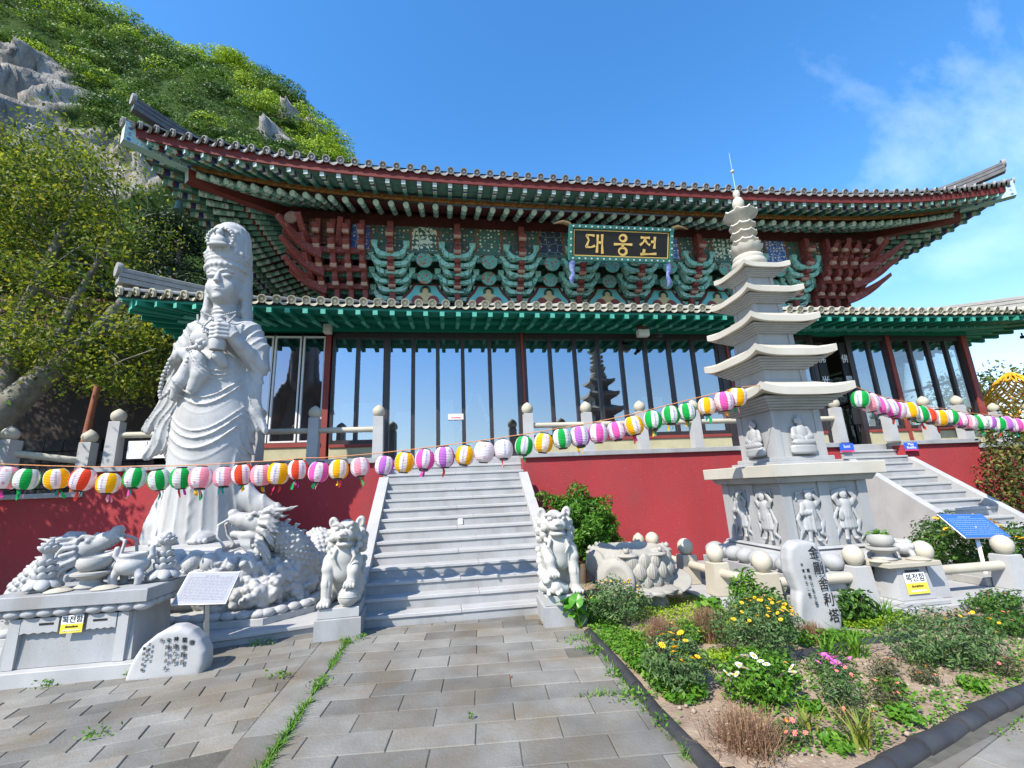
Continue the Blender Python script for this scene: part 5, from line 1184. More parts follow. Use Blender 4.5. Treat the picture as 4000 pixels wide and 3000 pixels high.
for i,(x,y) in enumerate(posts):
    w=.135; q=.115; o=MB().frus(sqp(w),sqp(q),0,.44,0,.008).build('post',MARBY if i in (1,2,0) else GRANW,fn_,None,(x,y,.1))
    MB().lathe([(.06,0),(.08,.015),(.112,.06),(.125,.12),(.115,.175),(.08,.22),(.035,.245),(0,.25)],18,(0,0,.44)).build('ball_finial',MARBY,o,60)
def frail(a,b,z=.40): MB().tube([(*a,z),(*b,z)],.062,12).build('rail',MARBY,fn_,40)
for a,b in ((0,1),(1,2),(2,3),(4,5),(6,0),(5,7)): frail(posts[a],posts[b])
# inner back posts with onion tops
for x,y in ((3.62,2.45),(7.3,1.6)):
    o=MB().frus(sqp(.12),sqp(.11),0,.40,0,.008).build('post',GRANW,fn_,None,(x,y,.1)); MB().lathe([(.07,0),(.11,.04),(.12,.10),(.09,.17),(.03,.22),(0,.235)],16,(0,0,.40)).build('onion_finial',MARBY,o,60)
frail((7.3,1.6),(8.8,.9),.42)
# ------------------------------------------------------------------ donation box in the fence
def donation_plate(par,o,x,y,w,h):
    """white and yellow donation notice; o = centre, x/y = axes"""
    F=frame(o,x,y); mb=MB(); mb.box(-w/2,w/2,-h/2,h*.02,0,.003); mb.tf(F); a=mb.build('yellow_notice',YEL,par)
    mb=MB(); mb.box(-w/2,w/2,h*.02,h/2,0,.0032); mb.tf(F); mb.build('white_notice',WHITE,par)
    text_on('lettering','복전함',h*.42,INK,F@Matrix.Translation((0,h*.25,.0055)),par); text_on('lettering','donation',h*.20,INK,F@Matrix.Translation((0,-h*.13,.0055)),par); text_on('lettering','กล่องรับบริจาค',h*.16,WHITE,F@Matrix.Translation((0,-h*.35,.0055)),par)
db=wthing('donation_box','small granite donation box with a slot set in the pagoda fence','donation box',(5.58,-1.2,.1))
ctr=(5.60,-1.14)
def fr4(h0,h1,d0,d1): return ([(ctr[0]-h0,ctr[1]-d0),(ctr[0]+h0,ctr[1]-d0),(ctr[0]+h0,ctr[1]+d0),(ctr[0]-h0,ctr[1]+d0)],[(ctr[0]-h1,ctr[1]-d1),(ctr[0]+h1,ctr[1]-d1),(ctr[0]+h1,ctr[1]+d1),(ctr[0]-h1,ctr[1]+d1)])
MB().frus(*fr4(.34,.34,.26,.26),.102,.15,0,.006).build('foot',GRANW,db); MB().frus(*fr4(.25,.21,.18,.15),.151,.535,0,.006).build('box_body',GRANW,db); MB().frus(*fr4(.38,.38,.22,.22),.536,.595,0,.008).build('top_slab',MARBY,db)
MB().box(5.50,5.70,-1.305,-1.29,.475,.495).build('coin_slot',INK,db)
donation_plate(db,(5.60,-1.322,.345),(1,0,0),(0,.085,1),.30,.24)
def bowl_on_stand(label,x,y,z,s,mat=GREYB):
    t=thing('incense_bowl',label,'bowl',(x,y,z)); MB().lathe([(.13*s,0),(.145*s,.02*s),(.10*s,.05*s),(.095*s,.09*s),(.17*s,.13*s),(.19*s,.145*s),(.19*s,.165*s),(.16*s,.175*s)],20).build('stand',mat,t,50); MB().lathe([(.07*s,.175*s),(.12*s,.185*s),(.155*s,.24*s),(.15*s,.30*s),(.13*s,.32*s),(.115*s,.315*s),(.10*s,.26*s)],20).build('bowl',mat,t,60)
bowl_on_stand('grey stone bowl on a stand on the fence donation box',5.45,-1.10,.595,.95)
tag(MB().lathe([(.0,0),(.10,0),(.11,.012),(.07,.03),(0,.04)],18,(5.27,-1.2,.595)).build('offering_dish',MARBY,None,50),'small round stone dish left of the grey bowl on the donation box','dish')
tag(MB().lathe([(.0,0),(.12,0),(.13,.012),(.07,.035),(0,.045)],18,(5.80,-1.24,.595)).build('offering_dish',MARBY,None,50),'round stone dish in front of the white pot on the donation box','dish')
c=Carve((-.16,-.14,-.01),(.16,.14,.27),.009); c.ell((0,0,.13),(.12,.10,.09),.02); c.ell((0,0,.20),(.10,.085,.03),.01); 
for a in (0.6,2.6,4.7): c.path([(.08*math.cos(a),.07*math.sin(a),.10),(.11*math.cos(a),.10*math.sin(a),.04),(.09*math.cos(a),.08*math.sin(a),0.0)],[.04,.032,.028],.01)
c.ell((0,-.10,.15),(.04,.03,.04),.01)
tag(link('stone_burner',c.mesh('stone_burner',MARB),None,(5.84,-1.05,.595)),'small white stone tripod burner on the fence donation box','burner')
tag(MB().lathe([(.10,0),(.15,.05),(.175,.14),(.16,.20),(.17,.215),(.14,.215),(.12,.18)],20,(5.78,-.80,.595)).build('flower_pot',WHB,None,60),'white pot of green leaves behind the stone burner','pot')
tag(MB().box(5.55,5.98,-.95,-.62,.10,.594,0,.006).build('pot_block',GRANW),'granite block behind the donation box that carries the white pot','block')
# ------------------------------------------------------------------ offering table with a donation slot, left
tb=wthing('offering_table','large granite offering table with lotus moulding and donation slots','table',(-3.95,-.55,0))
MB().box(-4.95,-3.26,-1.02,-.1,-.02,.15,0,.006).build('base',GRANW,tb)
TX0,TX1=-4.62,-3.41
MB().frus([(TX0,-.90),(TX1,-.90),(TX1,-.22),(TX0,-.22)],[(TX0+.03,-.87),(TX1-.03,-.87),(TX1-.03,-.25),(TX0+.03,-.25)],.151,.62,0,.005).build('pedestal_block',GRAN,tb)
for x0,x1 in ((TX0+.06,TX0+.16),(TX1-.16,TX1-.06)): MB().box(x0,x1,-.925,-.86,.152,.62,0,.004).build('leg_panel',GRANW,tb)
for x0,x1 in ((TX0+.17,-4.11),(-3.85,TX1-.17)):
    MB().prism([(x0,.62),(x0,.49)]+[(x0+(x1-x0)*k/8,.475+.012*(k%2)) for k in range(9)]+[(x1,.49),(x1,.62)],'y',-.93,-.87).build('apron',GRANW,tb)
for x in (-4.22,-3.73): MB().box(x-.065,x+.065,-.934,-.92,.552,.572).build('coin_slot',INK,tb)
MB().box(-4.72,-3.34,-.93,-.20,.635,.714).build('moulding_core',GRAN,tb)
pq=MB().ball((0,0,0),(.092,.055,.05),12,8).mesh('petal',GRANW,60)
for i in range(10): link('petal',pq,tb,(-4.68+.148*i,-.93,.675))
for i in range(5): link('petal',pq,tb,(-3.335,-.84+.148*i,.675),(0,0,R(90)))
MB().box(-4.80,-3.28,-1.00,-.15,.715,.845,0,.008).build('table_top',GRAN,tb)
donation_plate(tb,(-3.975,-.945,.545),(1,0,0),(0,0,1),.20,.165)
def candlestick(label,x,y,z,s=1.0):
    t=thing('lotus_candlestick',label,'candlestick',(x,y,z)); pr=[]
    MB().box(-.12*s,.12*s,-.10*s,.10*s,0,.03*s,0,.006).build('base_block',MARB,t)
    MB().lathe([(.10*s,.03*s),(.095*s,.10*s),(.06*s,.14*s),(.055*s,.46*s),(.07*s,.48*s)],16).build('shaft',MARB,t,50)
    pt=MB().ball((0,0,0),(.045*s,.022*s,.055*s),8,6).mesh('petal',MARB,60)
    for (z0,r,n,sc,tl) in ((.09,.125,7,1.7,.9),(.17,.085,7,1.2,-.5),(.25,.08,7,1.1,-.5),(.33,.075,7,1.0,-.5),(.49,.075,8,1.0,-.7),(.53,.055,8,.9,-.6),(.565,.02,5,.8,-.2)):
        for k in range(n):
            a=2*math.pi*k/n+z0*9; o=link('petal',pt,t,(r*s*math.cos(a),r*s*math.sin(a),z0*s),(tl,0,a-math.pi/2),sc)
candlestick('white stone lotus candlestick at the outer end of the offering table',-4.47,-.72,.845,.88)
candlestick('white stone lotus candlestick beside the tripod burner, nearer the information board',-3.42,-.50,.845,.88)
bowl_on_stand('grey stone bowl on a stand on the large offering table',-4.02,-.70,.845,1.0,DARKST)
tag(MB().lathe([(0,0),(.11,0),(.12,.012),(.07,.035),(0,.045)],18,(-4.22,-.85,.845)).build('offering_dish',MARBY,None,50),'round stone dish beside the lotus candlestick on the offering table','dish')
tag(MB().lathe([(0,0),(.11,0),(.12,.012),(.07,.035),(0,.045)],18,(-3.78,-.86,.845)).build('offering_dish',MARBY,None,50),'round stone dish below the tripod burner on the offering table','dish')
c=Carve((-.24,-.22,-.01),(.24,.22,.42),.010); c.ell((0,0,.20),(.17,.16,.11),.02); c.fn((-.2,-.2,.24),(.2,.2,.36),lambda X,Y,Z:np.sqrt((np.sqrt(X*X+Y*Y)-.115)**2+(Z-.31)**2)-.024,.02); c.fn((-.2,-.2,.24),(.2,.2,.36),lambda X,Y,Z:np.sqrt((np.sqrt(X*X+Y*Y)-.105)**2+((Z-.28)/2)**2)-.016,.02); c.ell((0,0,.34),(.09,.09,.10),.01,True)
for a in (-1.0,1.0,3.2,-2.2): c.path([(.12*math.sin(a),-.12*math.cos(a),.16),(.16*math.sin(a),-.16*math.cos(a),.09),(.14*math.sin(a),-.14*math.cos(a),.0)],[.05,.04,.034],.01)
for s in (-1,1): c.path([(s*.14,0,.24),(s*.19,0,.30),(s*.18,0,.38)],[.03,.028,.03],.01)
tag(link('incense_burner',c.mesh('incense_burner',MARB),None,(-3.68,-.62,.845)),'white stone tripod incense burner on the large offering table','burner')
tag(MB().box(-3.95,-3.75,-.42,-.34,.845,.87,0,.004).build('stone_tray',GREYB),'flat grey stone tray behind the burner on the offering table','tray')
# ------------------------------------------------------------------ inscribed boulders
def boulder(outline,depth,h,seed):
    xs=[p[0] for p in outline]; zs=[p[1] for p in outline]; c=Carve((min(xs)-.08,-depth-.08,-.06),(max(xs)+.08,depth+.08,max(zs)+.08),h)
    P=np.array(outline); 
    X,Z=np.meshgrid(c.ax[0],c.ax[2],indexing='ij'); d=np.full(X.shape,9.,np.float32); ins=np.zeros(X.shape,bool)
    for i in range(len(P)):
        a=P[i-1]; b=P[i]; e=b-a; w=np.stack([X-a[0],Z-a[1]],-1); t=np.clip((w@e)/(e@e),0,1); q=w-t[...,None]*e; d=np.minimum(d,np.sqrt((q**2).sum(-1)))
        cnd=((a[1]<=Z)&(b[1]>Z))|((b[1]<=Z)&(a[1]>Z)); xi=a[0]+(Z-a[1])/np.where(abs(b[1]-a[1])<1e-9,1e-9,b[1]-a[1])*(b[0]-a[0]); ins^=cnd&(X<xi)
    d=np.where(ins,-d,d); Y=c.ax[1][None,:,None]; rd=.05
    qa=d[:,None,:]+rd; qb=np.abs(Y)-depth+rd; dd=np.sqrt(np.maximum(qa,0)**2+np.maximum(qb,0)**2)+np.minimum(np.maximum(qa,qb),0)-rd
    rr=np.random.default_rng(seed); X3=c.ax[0][:,None,None]; Z3=c.ax[2][None,None,:]
    for k in range(5): f=rr.uniform(4,14,3); ph=rr.uniform(0,6,3); dd=dd+.006*np.sin(X3*f[0]+ph[0])*np.sin(Y*f[1]+ph[1])*np.sin(Z3*f[2]+ph[2])*1.6
    c.f[:]=dd.astype(np.float32); return c
bs=thing('inscribed_boulder','low rounded boulder with brushed black characters beside the offering table','stone',(-2.98,-.99,0))
link('boulder_body',boulder([(-.37,-.02),(.34,-.02),(.365,.10),(.36,.22),(.30,.33),(.21,.42),(.10,.46),(-.02,.465),(-.13,.42),(-.24,.32),(-.31,.20),(-.35,.08)],.11,.011,1).mesh('boulder',GRANW),bs)
def vertical(par,x,z,chars,sz,dz,y,tilt=0,mat=INK):
    for i,ch in enumerate(chars):
        if ch!=' ': text_on('character',ch,sz*.86,mat,frame((x+tilt*i,y,z-dz*i),(1,0,0),(0,0,1)),par,.95)
for x,z,ch,sz,dz in ((.235,.315,'頌',.062,.07),(.165,.345,'龍頭觀音',.058,.068),(.085,.36,'神通力濟',.058,.068),(.015,.355,'安國民永太',.052,.063),(-.05,.355,'平',.052,.06),(-.15,.33,'世尊法王',.036,.045),(-.195,.345,'一鵬徐京保頌',.036,.048)): vertical(bs,x,z,ch,sz,dz,-.122)
tl=thing('inscribed_stele','tall rough stone stele with large black characters in the flower bed','stone',(3.86,-1.62,0))
link('stele_body',boulder([(-.23,.02),(.27,.02),(.285,.14),(.27,.30),(.235,.40),(.215,.52),(.235,.68),(.215,.84),(.15,.955),(.03,.985),(-.11,.98),(-.21,.92),(-.245,.80),(-.235,.66),(-.20,.56),(-.175,.46),(-.205,.36),(-.23,.22)],.085,.012,5).mesh('stele',GRANW),tl)
MB().box(-.27,.36,-.13,.16,-.05,.045,0,.01).build('foot_stone',GRAN,tl)
for i,ch in enumerate('金剛舍利塔'): text_on('character',ch,.148,INK,frame((.065+.028*i,-.101,.845-.165*i),(1,0,.0),(0,0,1)),tl,.9)
for x,z,ch,sz,dz in ((-.045,.74,'住職龍山金文錯',.045,.068),(-.105,.735,'世尊法王一鵬',.040,.062)): vertical(tl,x,z,ch,sz,dz,-.1005,.006)
# ------------------------------------------------------------------ information boards
STEEL=M('brushed_steel',(.55,.55,.54),(.48,.48,.47),30,.32,metal=.75); PLATE=M('pale_metal_plate',(.25,.265,.30),(.22,.235,.27),6,.5,metal=.0)
def board(name,label,O,xa,ya,w,h,pmat,foot,lmat,nl,tmat=None):
    t=wthing(name,label,'sign',(O[0],O[1],0)); F=frame(O,xa,ya)
    mb=MB(); mb.box(-w/2,w/2,-h/2,h/2,-.02,0,0,.004); mb.tf(F); mb.build('panel_frame',STEEL,t); mb=MB(); mb.box(-w/2+.012,w/2-.012,-h/2+.012,h/2-.012,.0005,.003); mb.tf(F); p=mb.build('panel_face',pmat,t)
    r=random.Random(nl)
    for i in range(nl):
        y=h*.36-h*.72*i/(nl-1); k=.30 if i==0 else 1; n=14
        mb=MB()
        x=-w*.42*k
        while x<w*.42*k:
            l=r.uniform(.012,.05); mb.box(x,min(x+l,w*.42),y-.004*(1.6 if i==0 else 1),y+.004*(1.6 if i==0 else 1),.0032,.0042); x+=l+r.uniform(.006,.016)
        mb.tf(F); mb.build('text_line',lmat,p)
    MB().tube([(foot[0],foot[1],foot[2]),(O[0],O[1],O[2]-.02)],.032,4).build('post',STEEL,t); return t
board('information_board','slanted pale metal information board in front of the dragon pedestal',(-2.90,-.58,.745),(1,-.02,-.045),(.02,.55,.62),.57,.40,PLATE,(-2.86,-.52,0),M('grey_print',(.16,.17,.22),(.2,.2,.25),20,.6),17)
board('information_board','slanted blue information board standing by the pagoda fence',(7.72,-.50,.86),(1,.0,-.04),(-.0,.62,.60),.80,.46,M('blue_panel',(.035,.12,.55),(.03,.11,.5),3,.35),(7.55,-.62,.16),M('pale_print',(.25,.34,.66),(.2,.3,.6),20,.6),10)
tag(MB().box(7.22,7.90,-.86,-.42,.098,.215,0,.01).build('board_footing',DARKST),'dark concrete block under the post of the blue board','block')
# ------------------------------------------------------------------ carved lotus basin
lb=thing('lotus_basin','weathered stone lotus basin with ribbed petals behind the garden shrub','basin',(2.50,.20,0)); lb.scale=(.92,.92,1.0)
c=Carve((-.85,-.85,-.05),(.85,.8,.92),.0145)
c.fn((-.7,-.7,.28),(.7,.7,.80),lambda X,Y,Z:(np.sqrt(X*X+Y*Y)-interp(Z,[.28,.36,.5,.65,.80],[.46,.57,.635,.61,.55]))+np.maximum(0,.30-Z)+np.maximum(0,Z-.74),.02)
c.ell((0,0,.82),(.48,.48,.14),.01,True)
for a,s in ((-2.0,1),(-1.1,1.0),(-.2,.9),(.9,1),(2.2,1),(3.0,1)):
    x,y=.56*math.cos(a),.56*math.sin(a); c.ell((x,y,.73),(.17,.13,.035),.02,False,(0,0,a+1.57)); c.ell((x*.95,y*.95,.775),(.085,.07,.045),.008); c.ell((x*1.1,y*1.1,.795),(.04,.04,.032),.006)
    for k in (-1,1): c.ell((x*1.05+.03*k,y*1.05,.825),.014,.004)
# big cupped leaves below and at the left, twisted stem foot
for (x,y,z,rx,ry,rz_,rot) in ((-.45,-.50,.42,.30,.10,.30,(R(-12),0,R(-35))),(.10,-.58,.30,.36,.20,.035,(R(14),0,R(6))),(.56,-.38,.34,.30,.24,.035,(R(10),R(-22),R(40))),(-.62,-.20,.60,.22,.10,.20,(0,0,R(-70)))): c.ell((x,y,z),(rx,ry,rz_),.02,False,rot)
c.ell((-.47,-.64,.44),(.22,.09,.22),.02,True,(R(-12),0,R(-35)))
c.path([(.06,-.15,.34),(.16,-.32,.18),(.20,-.42,.05)],[.26,.20,.17],.04); c.path([(-.2,-.1,.3),(.0,-.25,.1)],[.2,.16],.05); c.disp((-.3,-.8,-.05),(.5,.1,.27),lambda X,Y,Z:-.02*np.abs(np.sin((X+Z*.8+Y*.3)*16)))
link('basin_body',c.mesh('basin',LOTM),lb)
MB().box(.0,.62,-.72,-.22,-.03,.035,0,.01).build('foot_slab',LOTM,lb)
# overlapping ribbed petals
mb=MB(); mb.grid(lambda u,v:(.098*(2*u-1)*max(0,math.sin(math.pi*min(1,.10+.90*v**.85)))**.62,-.055*(1-(2*u-1)**2)*math.sin(math.pi*min(1,.15+.85*v))**.5-.007*math.cos(11*math.pi*(u-.5))*math.sin(math.pi*v),.205*v-.085),14,10); rp=mb.mesh('petal',LOTM,60)
for j,(z,r_,n) in enumerate(((.40,.60,20),(.52,.632,20),(.64,.60,20))):
    for k in range(n): a=2*math.pi*(k+.5*j)/n; link('petal',rp,lb,(r_*math.cos(a),r_*math.sin(a),z),(R(-10+8*j),0,a+math.pi/2),1.05)
# ================================================================== PAPER LANTERNS
def paper(name,c):
    m,nt,b=newmat(name); b.inputs['Base Color'].default_value=(*c,1); b.inputs['Roughness'].default_value=.7; b.inputs['Specular IOR Level'].default_value=.15
    tr=nt.nodes.new('ShaderNodeBsdfTranslucent'); tr.inputs[0].default_value=(*c,1); ms=nt.nodes.new('ShaderNodeMixShader'); ms.inputs[0].default_value=.42
    nt.links.new(b.outputs[0],ms.inputs[1]); nt.links.new(tr.outputs[0],ms.inputs[2]); nt.links.new(ms.outputs[0],nt.nodes['Material Output'].inputs[0]); return m
LC={'G':('green',(.015,.42,.08)),'Y':('orange yellow',(.92,.50,.01)),'R':('red',(.82,.085,.035)),'P':('pale pink',(.90,.36,.44)),'M':('magenta pink',(.80,.13,.46)),'V':('violet',(.52,.18,.58)),'W':('plain white',(.80,.70,.73))}
PW=paper('lantern_paper_white',(.84,.80,.81)); PM={k:paper('lantern_paper_'+v[0].replace(' ','_'),v[1]) for k,v in LC.items()}
LR=.130
def lr(z):   # radius of the lantern at height z (-.125 .. .125)
    t=min(1,abs(z)/.128); return .055+(LR-.055)*(1-t**2.4)**.62
def shade_mesh(k):
    mb=MB(); n=32; m=26; vs=[]
    for i in range(m+1):
        z=-.125+.25*i/m
        for j in range(n): a=2*math.pi*j/n; r=lr(z)-(.0048 if i%2 else 0); vs.append((r*math.cos(a),r*math.sin(a),z))
    mb.v=vs
    for i in range(m):
        for j in range(n): mb.f.append((i*n+j,i*n+(j+1)%n,(i+1)*n+(j+1)%n,(i+1)*n+j)); mb.m.append(0 if (j//4)%2==0 else 1)
    return mb.mesh('paper_shade',[PM[k],PW],40)
SH={k:shade_mesh(k) for k in LC}
RING=M('lantern_ring',(.012,.012,.013),(.02,.02,.02),9,.45)
ringm=MB().lathe([(.045,-.012),(.058,-.012),(.058,.012),(.045,.012)],16).mesh('ring',RING,40)
def bend(chars,sz,dz,z0,a0,mat,name):
    """letters wrapped round the lantern paper, centred on angle a0, reading downwards"""
    V=[];F=[]
    for i,ch in enumerate(chars):
        me=text_mesh(ch,sz,.0,name); o=len(V)
        for v in me.vertices: z=z0-dz*i+v.co.y; r=lr(z)+.0025; a=a0+v.co.x/LR; V.append((r*math.cos(a),r*math.sin(a),z))
        F+= [tuple(x+o for x in p.vertices) for p in me.polygons]; bpy.data.meshes.remove(me)
    me=bpy.data.meshes.new(name); me.from_pydata(V,[],F); me.materials.append(mat); return me
TXB=bend('대한불교조계종',.027,.027,.083,2*math.pi*(6/32),M('lantern_blue_ink',(.04,.13,.45),(.03,.1,.4),9,.6),'lettering')
TXR=bend('卍',.034,.03,.075,2*math.pi*(14/32),M('lantern_red_ink',(.60,.06,.07),(.55,.05,.06),9,.6),'emblem'); TXR2=bend('◎',.034,.03,-.07,2*math.pi*(14/32),MATS['lantern_red_ink'],'seal')
TAILM=[paper('ribbon_'+n,c) for n,c in (('red',(.75,.08,.06)),('yellow',(.9,.5,.02)),('green',(.02,.42,.12)),('teal',(.02,.42,.34)),('magenta',(.7,.06,.35)),('pink',(.88,.38,.42)))]
def tail_mesh(i):
    r=random.Random(i); L=r.uniform(.07,.13); mb=MB(); w=r.uniform(.012,.02); dx,dy=r.uniform(-.04,.04),r.uniform(-.03,.03); a=r.uniform(0,3)
    pts=[]; 
    for k in range(5):
        t=k/4; c=(dx*t+.01*math.sin(5*t+i),dy*t,-L*t); ww=w*(.6+.8*t)*(1 if k<4 else .35); pts.append(((c[0]-ww*math.cos(a+t),c[1]-ww*math.sin(a+t),c[2]),(c[0]+ww*math.cos(a+t),c[1]+ww*math.sin(a+t),c[2])))
    mb.add([p for q in pts for p in q],[(2*k,2*k+1,2*k+3,2*k+2) for k in range(4)]); return mb.mesh('ribbon',TAILM[i%6])
TAILS=[tail_mesh(i) for i in range(18)]
S1=[(-5.5,-.16,2.09,'P'),(-5.26,-.17,2.07,'G'),(-4.92,-.19,2.06,'Y'),(-4.62,-.21,2.04,'R'),(-4.32,-.22,1.98,'Y'),(-4.02,-.24,2.03,'G'),(-3.73,-.26,2.0,'G'),(-3.47,-.27,2.01,'G'),(-3.24,-.28,2.0,'P'),(-2.96,-.3,2.0,'P'),(-2.74,-.31,2.03,'R'),(-2.5,-.33,2.01,'P'),(-2.3,-.34,2.02,'Y'),(-2.06,-.35,2.06,'R'),(-1.8,-.37,2.02,'M'),(-1.55,-.38,2.04,'Y'),(-1.28,-.4,2.06,'P'),(-.97,-.41,2.07,'V'),(-.71,-.43,2.1,'Y'),(-.45,-.44,2.12,'M'),(-.19,-.46,2.15,'V'),(.08,-.47,2.16,'Y'),(.34,-.49,2.2,'W'),(.6,-.5,2.22,'W'),(.88,-.52,2.26,'G'),(1.15,-.53,2.29,'Y'),(1.41,-.55,2.34,'G'),(1.66,-.56,2.36,'V'),(1.92,-.58,2.4,'M'),(2.18,-.59,2.42,'M'),(2.44,-.61,2.49,'Y'),(2.72,-.62,2.55,'G'),(2.99,-.64,2.62,'G'),(3.24,-.65,2.66,'G'),(3.54,-.67,2.73,'Y'),(3.81,-.69,2.8,'M'),(4.02,-.7,2.86,'Y')]
S2=[(5.92,-.82,2.77,'G'),(6.12,-.76,2.73,'P'),(6.38,-.66,2.69,'M'),(6.64,-.58,2.67,'M'),(6.91,-.45,2.65,'M'),(7.26,-.35,2.65,'Y'),(7.53,-.27,2.61,'G'),(7.79,-.2,2.58,'R'),(8.08,-.12,2.56,'Y'),(8.48,.01,2.58,'G'),(8.78,.11,2.54,'M'),(9.05,.18,2.5,'P'),(9.42,.29,2.51,'G'),(9.78,.4,2.52,'V'),(10.12,.49,2.49,'G'),(10.43,.58,2.51,'V'),(10.81,.7,2.49,'M'),(11.17,.8,2.49,'Y'),(11.6,.92,2.5,'P')]
rl=random.Random(21)
def lantern(x,y,z,k,where,tails):
    word=LC[k][0]+(' and white striped' if k!='W' else '')
    t=thing('paper_lantern',f'{word} paper lantern on the cord {where}','lantern',(x,y,z),rl.uniform(0,6.28),'paper lanterns strung '+where)
    t.rotation_euler=(rl.uniform(-.16,.16),rl.uniform(-.22,.22),math.radians(rl.choice((0,90,180,270)))-math.pi/2-.9+rl.uniform(-.5,.5))
    t.scale=(rl.uniform(.93,1.06),)*3
    link('paper_shade',SH[k],t); link('top_ring',ringm,t,(0,0,.128)); link('bottom_ring',ringm,t,(0,0,-.128))
    a0=rl.random()<.5
    for q in range(2):
        link('lettering',TXB,t,None,(0,0,q*math.pi)); link('emblem',TXR,t,None,(0,0,q*math.pi)); link('seal',TXR2,t,None,(0,0,q*math.pi))
    for q in range(tails): link('ribbon',rl.choice(TAILS),t,(rl.uniform(-.04,.04),rl.uniform(-.04,.04),-.135),(0,0,rl.uniform(0,6.28)))
for i,(x,y,z,k) in enumerate(S1): lantern(x,y,z,k,'between the statue and the pagoda',3 if i<17 else rl.choice((0,1,0,2)) if i<30 else 2)
for i,(x,y,z,k) in enumerate(S2): lantern(x,y,z,k,'to the right of the pagoda',rl.choice((1,2,0,2)))
CORD=M('orange_cord',(.60,.25,.09),(.52,.2,.07),40,.7)
def cord(label,S,a,b):
    pts=[a]+[(x,y,z+.158) for x,y,z,k in S]+[b]
    # smooth the line so it hangs evenly
    P=np.array(pts); 
    for _ in range(6): P[1:-1]=.25*P[:-2]+.5*P[1:-1]+.25*P[2:]
    P[1:-1,2]=np.maximum(P[1:-1,2],np.array(pts)[1:-1,2]-.01)
    tag(MB().tube([tuple(p) for p in P],.006,5).build('lantern_cord',CORD,None,60),label,'cord')
cord('thin orange cord carrying lanterns between the statue and the pagoda',S1,(-6.6,-.1,2.35),(4.47,-.70,3.03))
cord('thin orange cord carrying lanterns to the right of the pagoda',S2,(5.96,-.68,3.03),(13.0,1.4,2.75))
# ================================================================== GREENERY, GARDEN, HILL
def leafmesh(name,P,size,mat,aspect=.5,seed=0,up=.5,outward=None,mi=None,fold=True):
    """one diamond-shaped leaf per point, facing partly outwards and upwards"""
    rg=np.random.default_rng(seed); n=len(P); P=np.asarray(P,float); size=np.broadcast_to(size,(n,)).astype(float)
    N=rg.normal(size=(n,3)); N/=np.linalg.norm(N,axis=1)[:,None]; N[:,2]+=up
    if outward is not None: N+=outward
    N/=np.linalg.norm(N,axis=1)[:,None]+1e-9
    A=np.cross(N,rg.normal(size=(n,3))); A/=np.linalg.norm(A,axis=1)[:,None]+1e-9; B=np.cross(N,A)
    s=(size*rg.uniform(.7,1.25,n))[:,None]
    if fold: V=np.stack([P-A*s*.5,P+B*s*aspect*.5+N*s*.06,P+A*s*.5-N*s*.08,P-B*s*aspect*.5+N*s*.06],1).reshape(-1,3)
    else: V=np.stack([P-A*s*.5,P+B*s*aspect*.5,P+A*s*.5,P-B*s*aspect*.5],1).reshape(-1,3)
    F=np.arange(4*n).reshape(n,4); return npmesh(name,V,F,mat,False,mi)
def blades(name,base,height,mat,seed=0,width=.006,bend=.35,seg=3):
    """grass or iris blades: tapering curved strips"""
    rg=np.random.default_rng(seed); n=len(base); base=np.asarray(base,float); h=np.broadcast_to(height,(n,))*rg.uniform(.6,1.2,n)
    a=rg.uniform(0,2*np.pi,n); d=np.stack([np.cos(a),np.sin(a),np.zeros(n)],1); w=np.stack([-np.sin(a),np.cos(a),np.zeros(n)],1); b=bend*rg.uniform(.3,1.5,n)
    R_=[]
    for k in range(seg+1):
        t=k/seg; c=base+d*(h*b*t**1.8)[:,None]; c[:,2]+=h*(t-.25*b*t**2); ww=width*(1-t)**.7+.0006; R_+= [c-w*ww,c+w*ww]
    V=np.stack(R_,1).reshape(-1,3); k2=2*(seg+1); F=np.concatenate([np.stack([np.arange(n)*k2+2*k,np.arange(n)*k2+2*k+1,np.arange(n)*k2+2*k+3,np.arange(n)*k2+2*k+2],1) for k in range(seg)])
    return npmesh(name,V,F,mat)
def ellcloud(n,c,r,rg,shell=.55,zmin=None,lump=0):
    d=rg.normal(size=(n,3)); d/=np.linalg.norm(d,axis=1)[:,None]; k=(shell+(1-shell)*rg.random(n)**.6)[:,None]
    if lump: k=k*(1+lump*np.sin(d[:,:1]*5+1.3)*np.sin(d[:,1:2]*6+.4)*np.sin(d[:,2:]*5+2)*2.2)
    P=np.array(c)+d*k*np.array(r)
    if zmin is not None: P[:,2]=np.where(P[:,2]<zmin,zmin+rg.random(n)*.03,P[:,2])
    return P,d
L_TREE=Leaf('tree_leaf_yellow_green',(.055,.105,.012),(.155,.215,.018),(.34,.34,.03),trans=.5)
L_DARK=Leaf('pine_needle',(.010,.028,.010),(.022,.050,.014),(.045,.075,.02),trans=.12)
L_MID=Leaf('leaf_mid_green',(.035,.095,.018),(.065,.16,.025),(.11,.22,.035))
L_BRT=Leaf('leaf_bright',(.13,.27,.015),(.24,.38,.02),(.36,.46,.03))
L_GRY=Leaf('leaf_grey_green',(.055,.125,.04),(.10,.19,.06),(.18,.26,.09))
L_JUN=Leaf('juniper_leaf',(.025,.095,.006),(.055,.165,.010),(.11,.25,.02),trans=.12)
L_DRY=Leaf('dry_stem',(.15,.08,.045),(.25,.145,.085),(.34,.22,.13),trans=.1)
L_WEED=Leaf('weed_leaf',(.05,.16,.012),(.10,.25,.018),(.16,.30,.03))
BARK=M('bark',(.12,.095,.07),(.07,.055,.04),8,.9,.7,22,stretch=(1,1,.3)); BARKG=M('pale_bark',(.20,.19,.15),(.11,.10,.075),5,.9,.5,18)
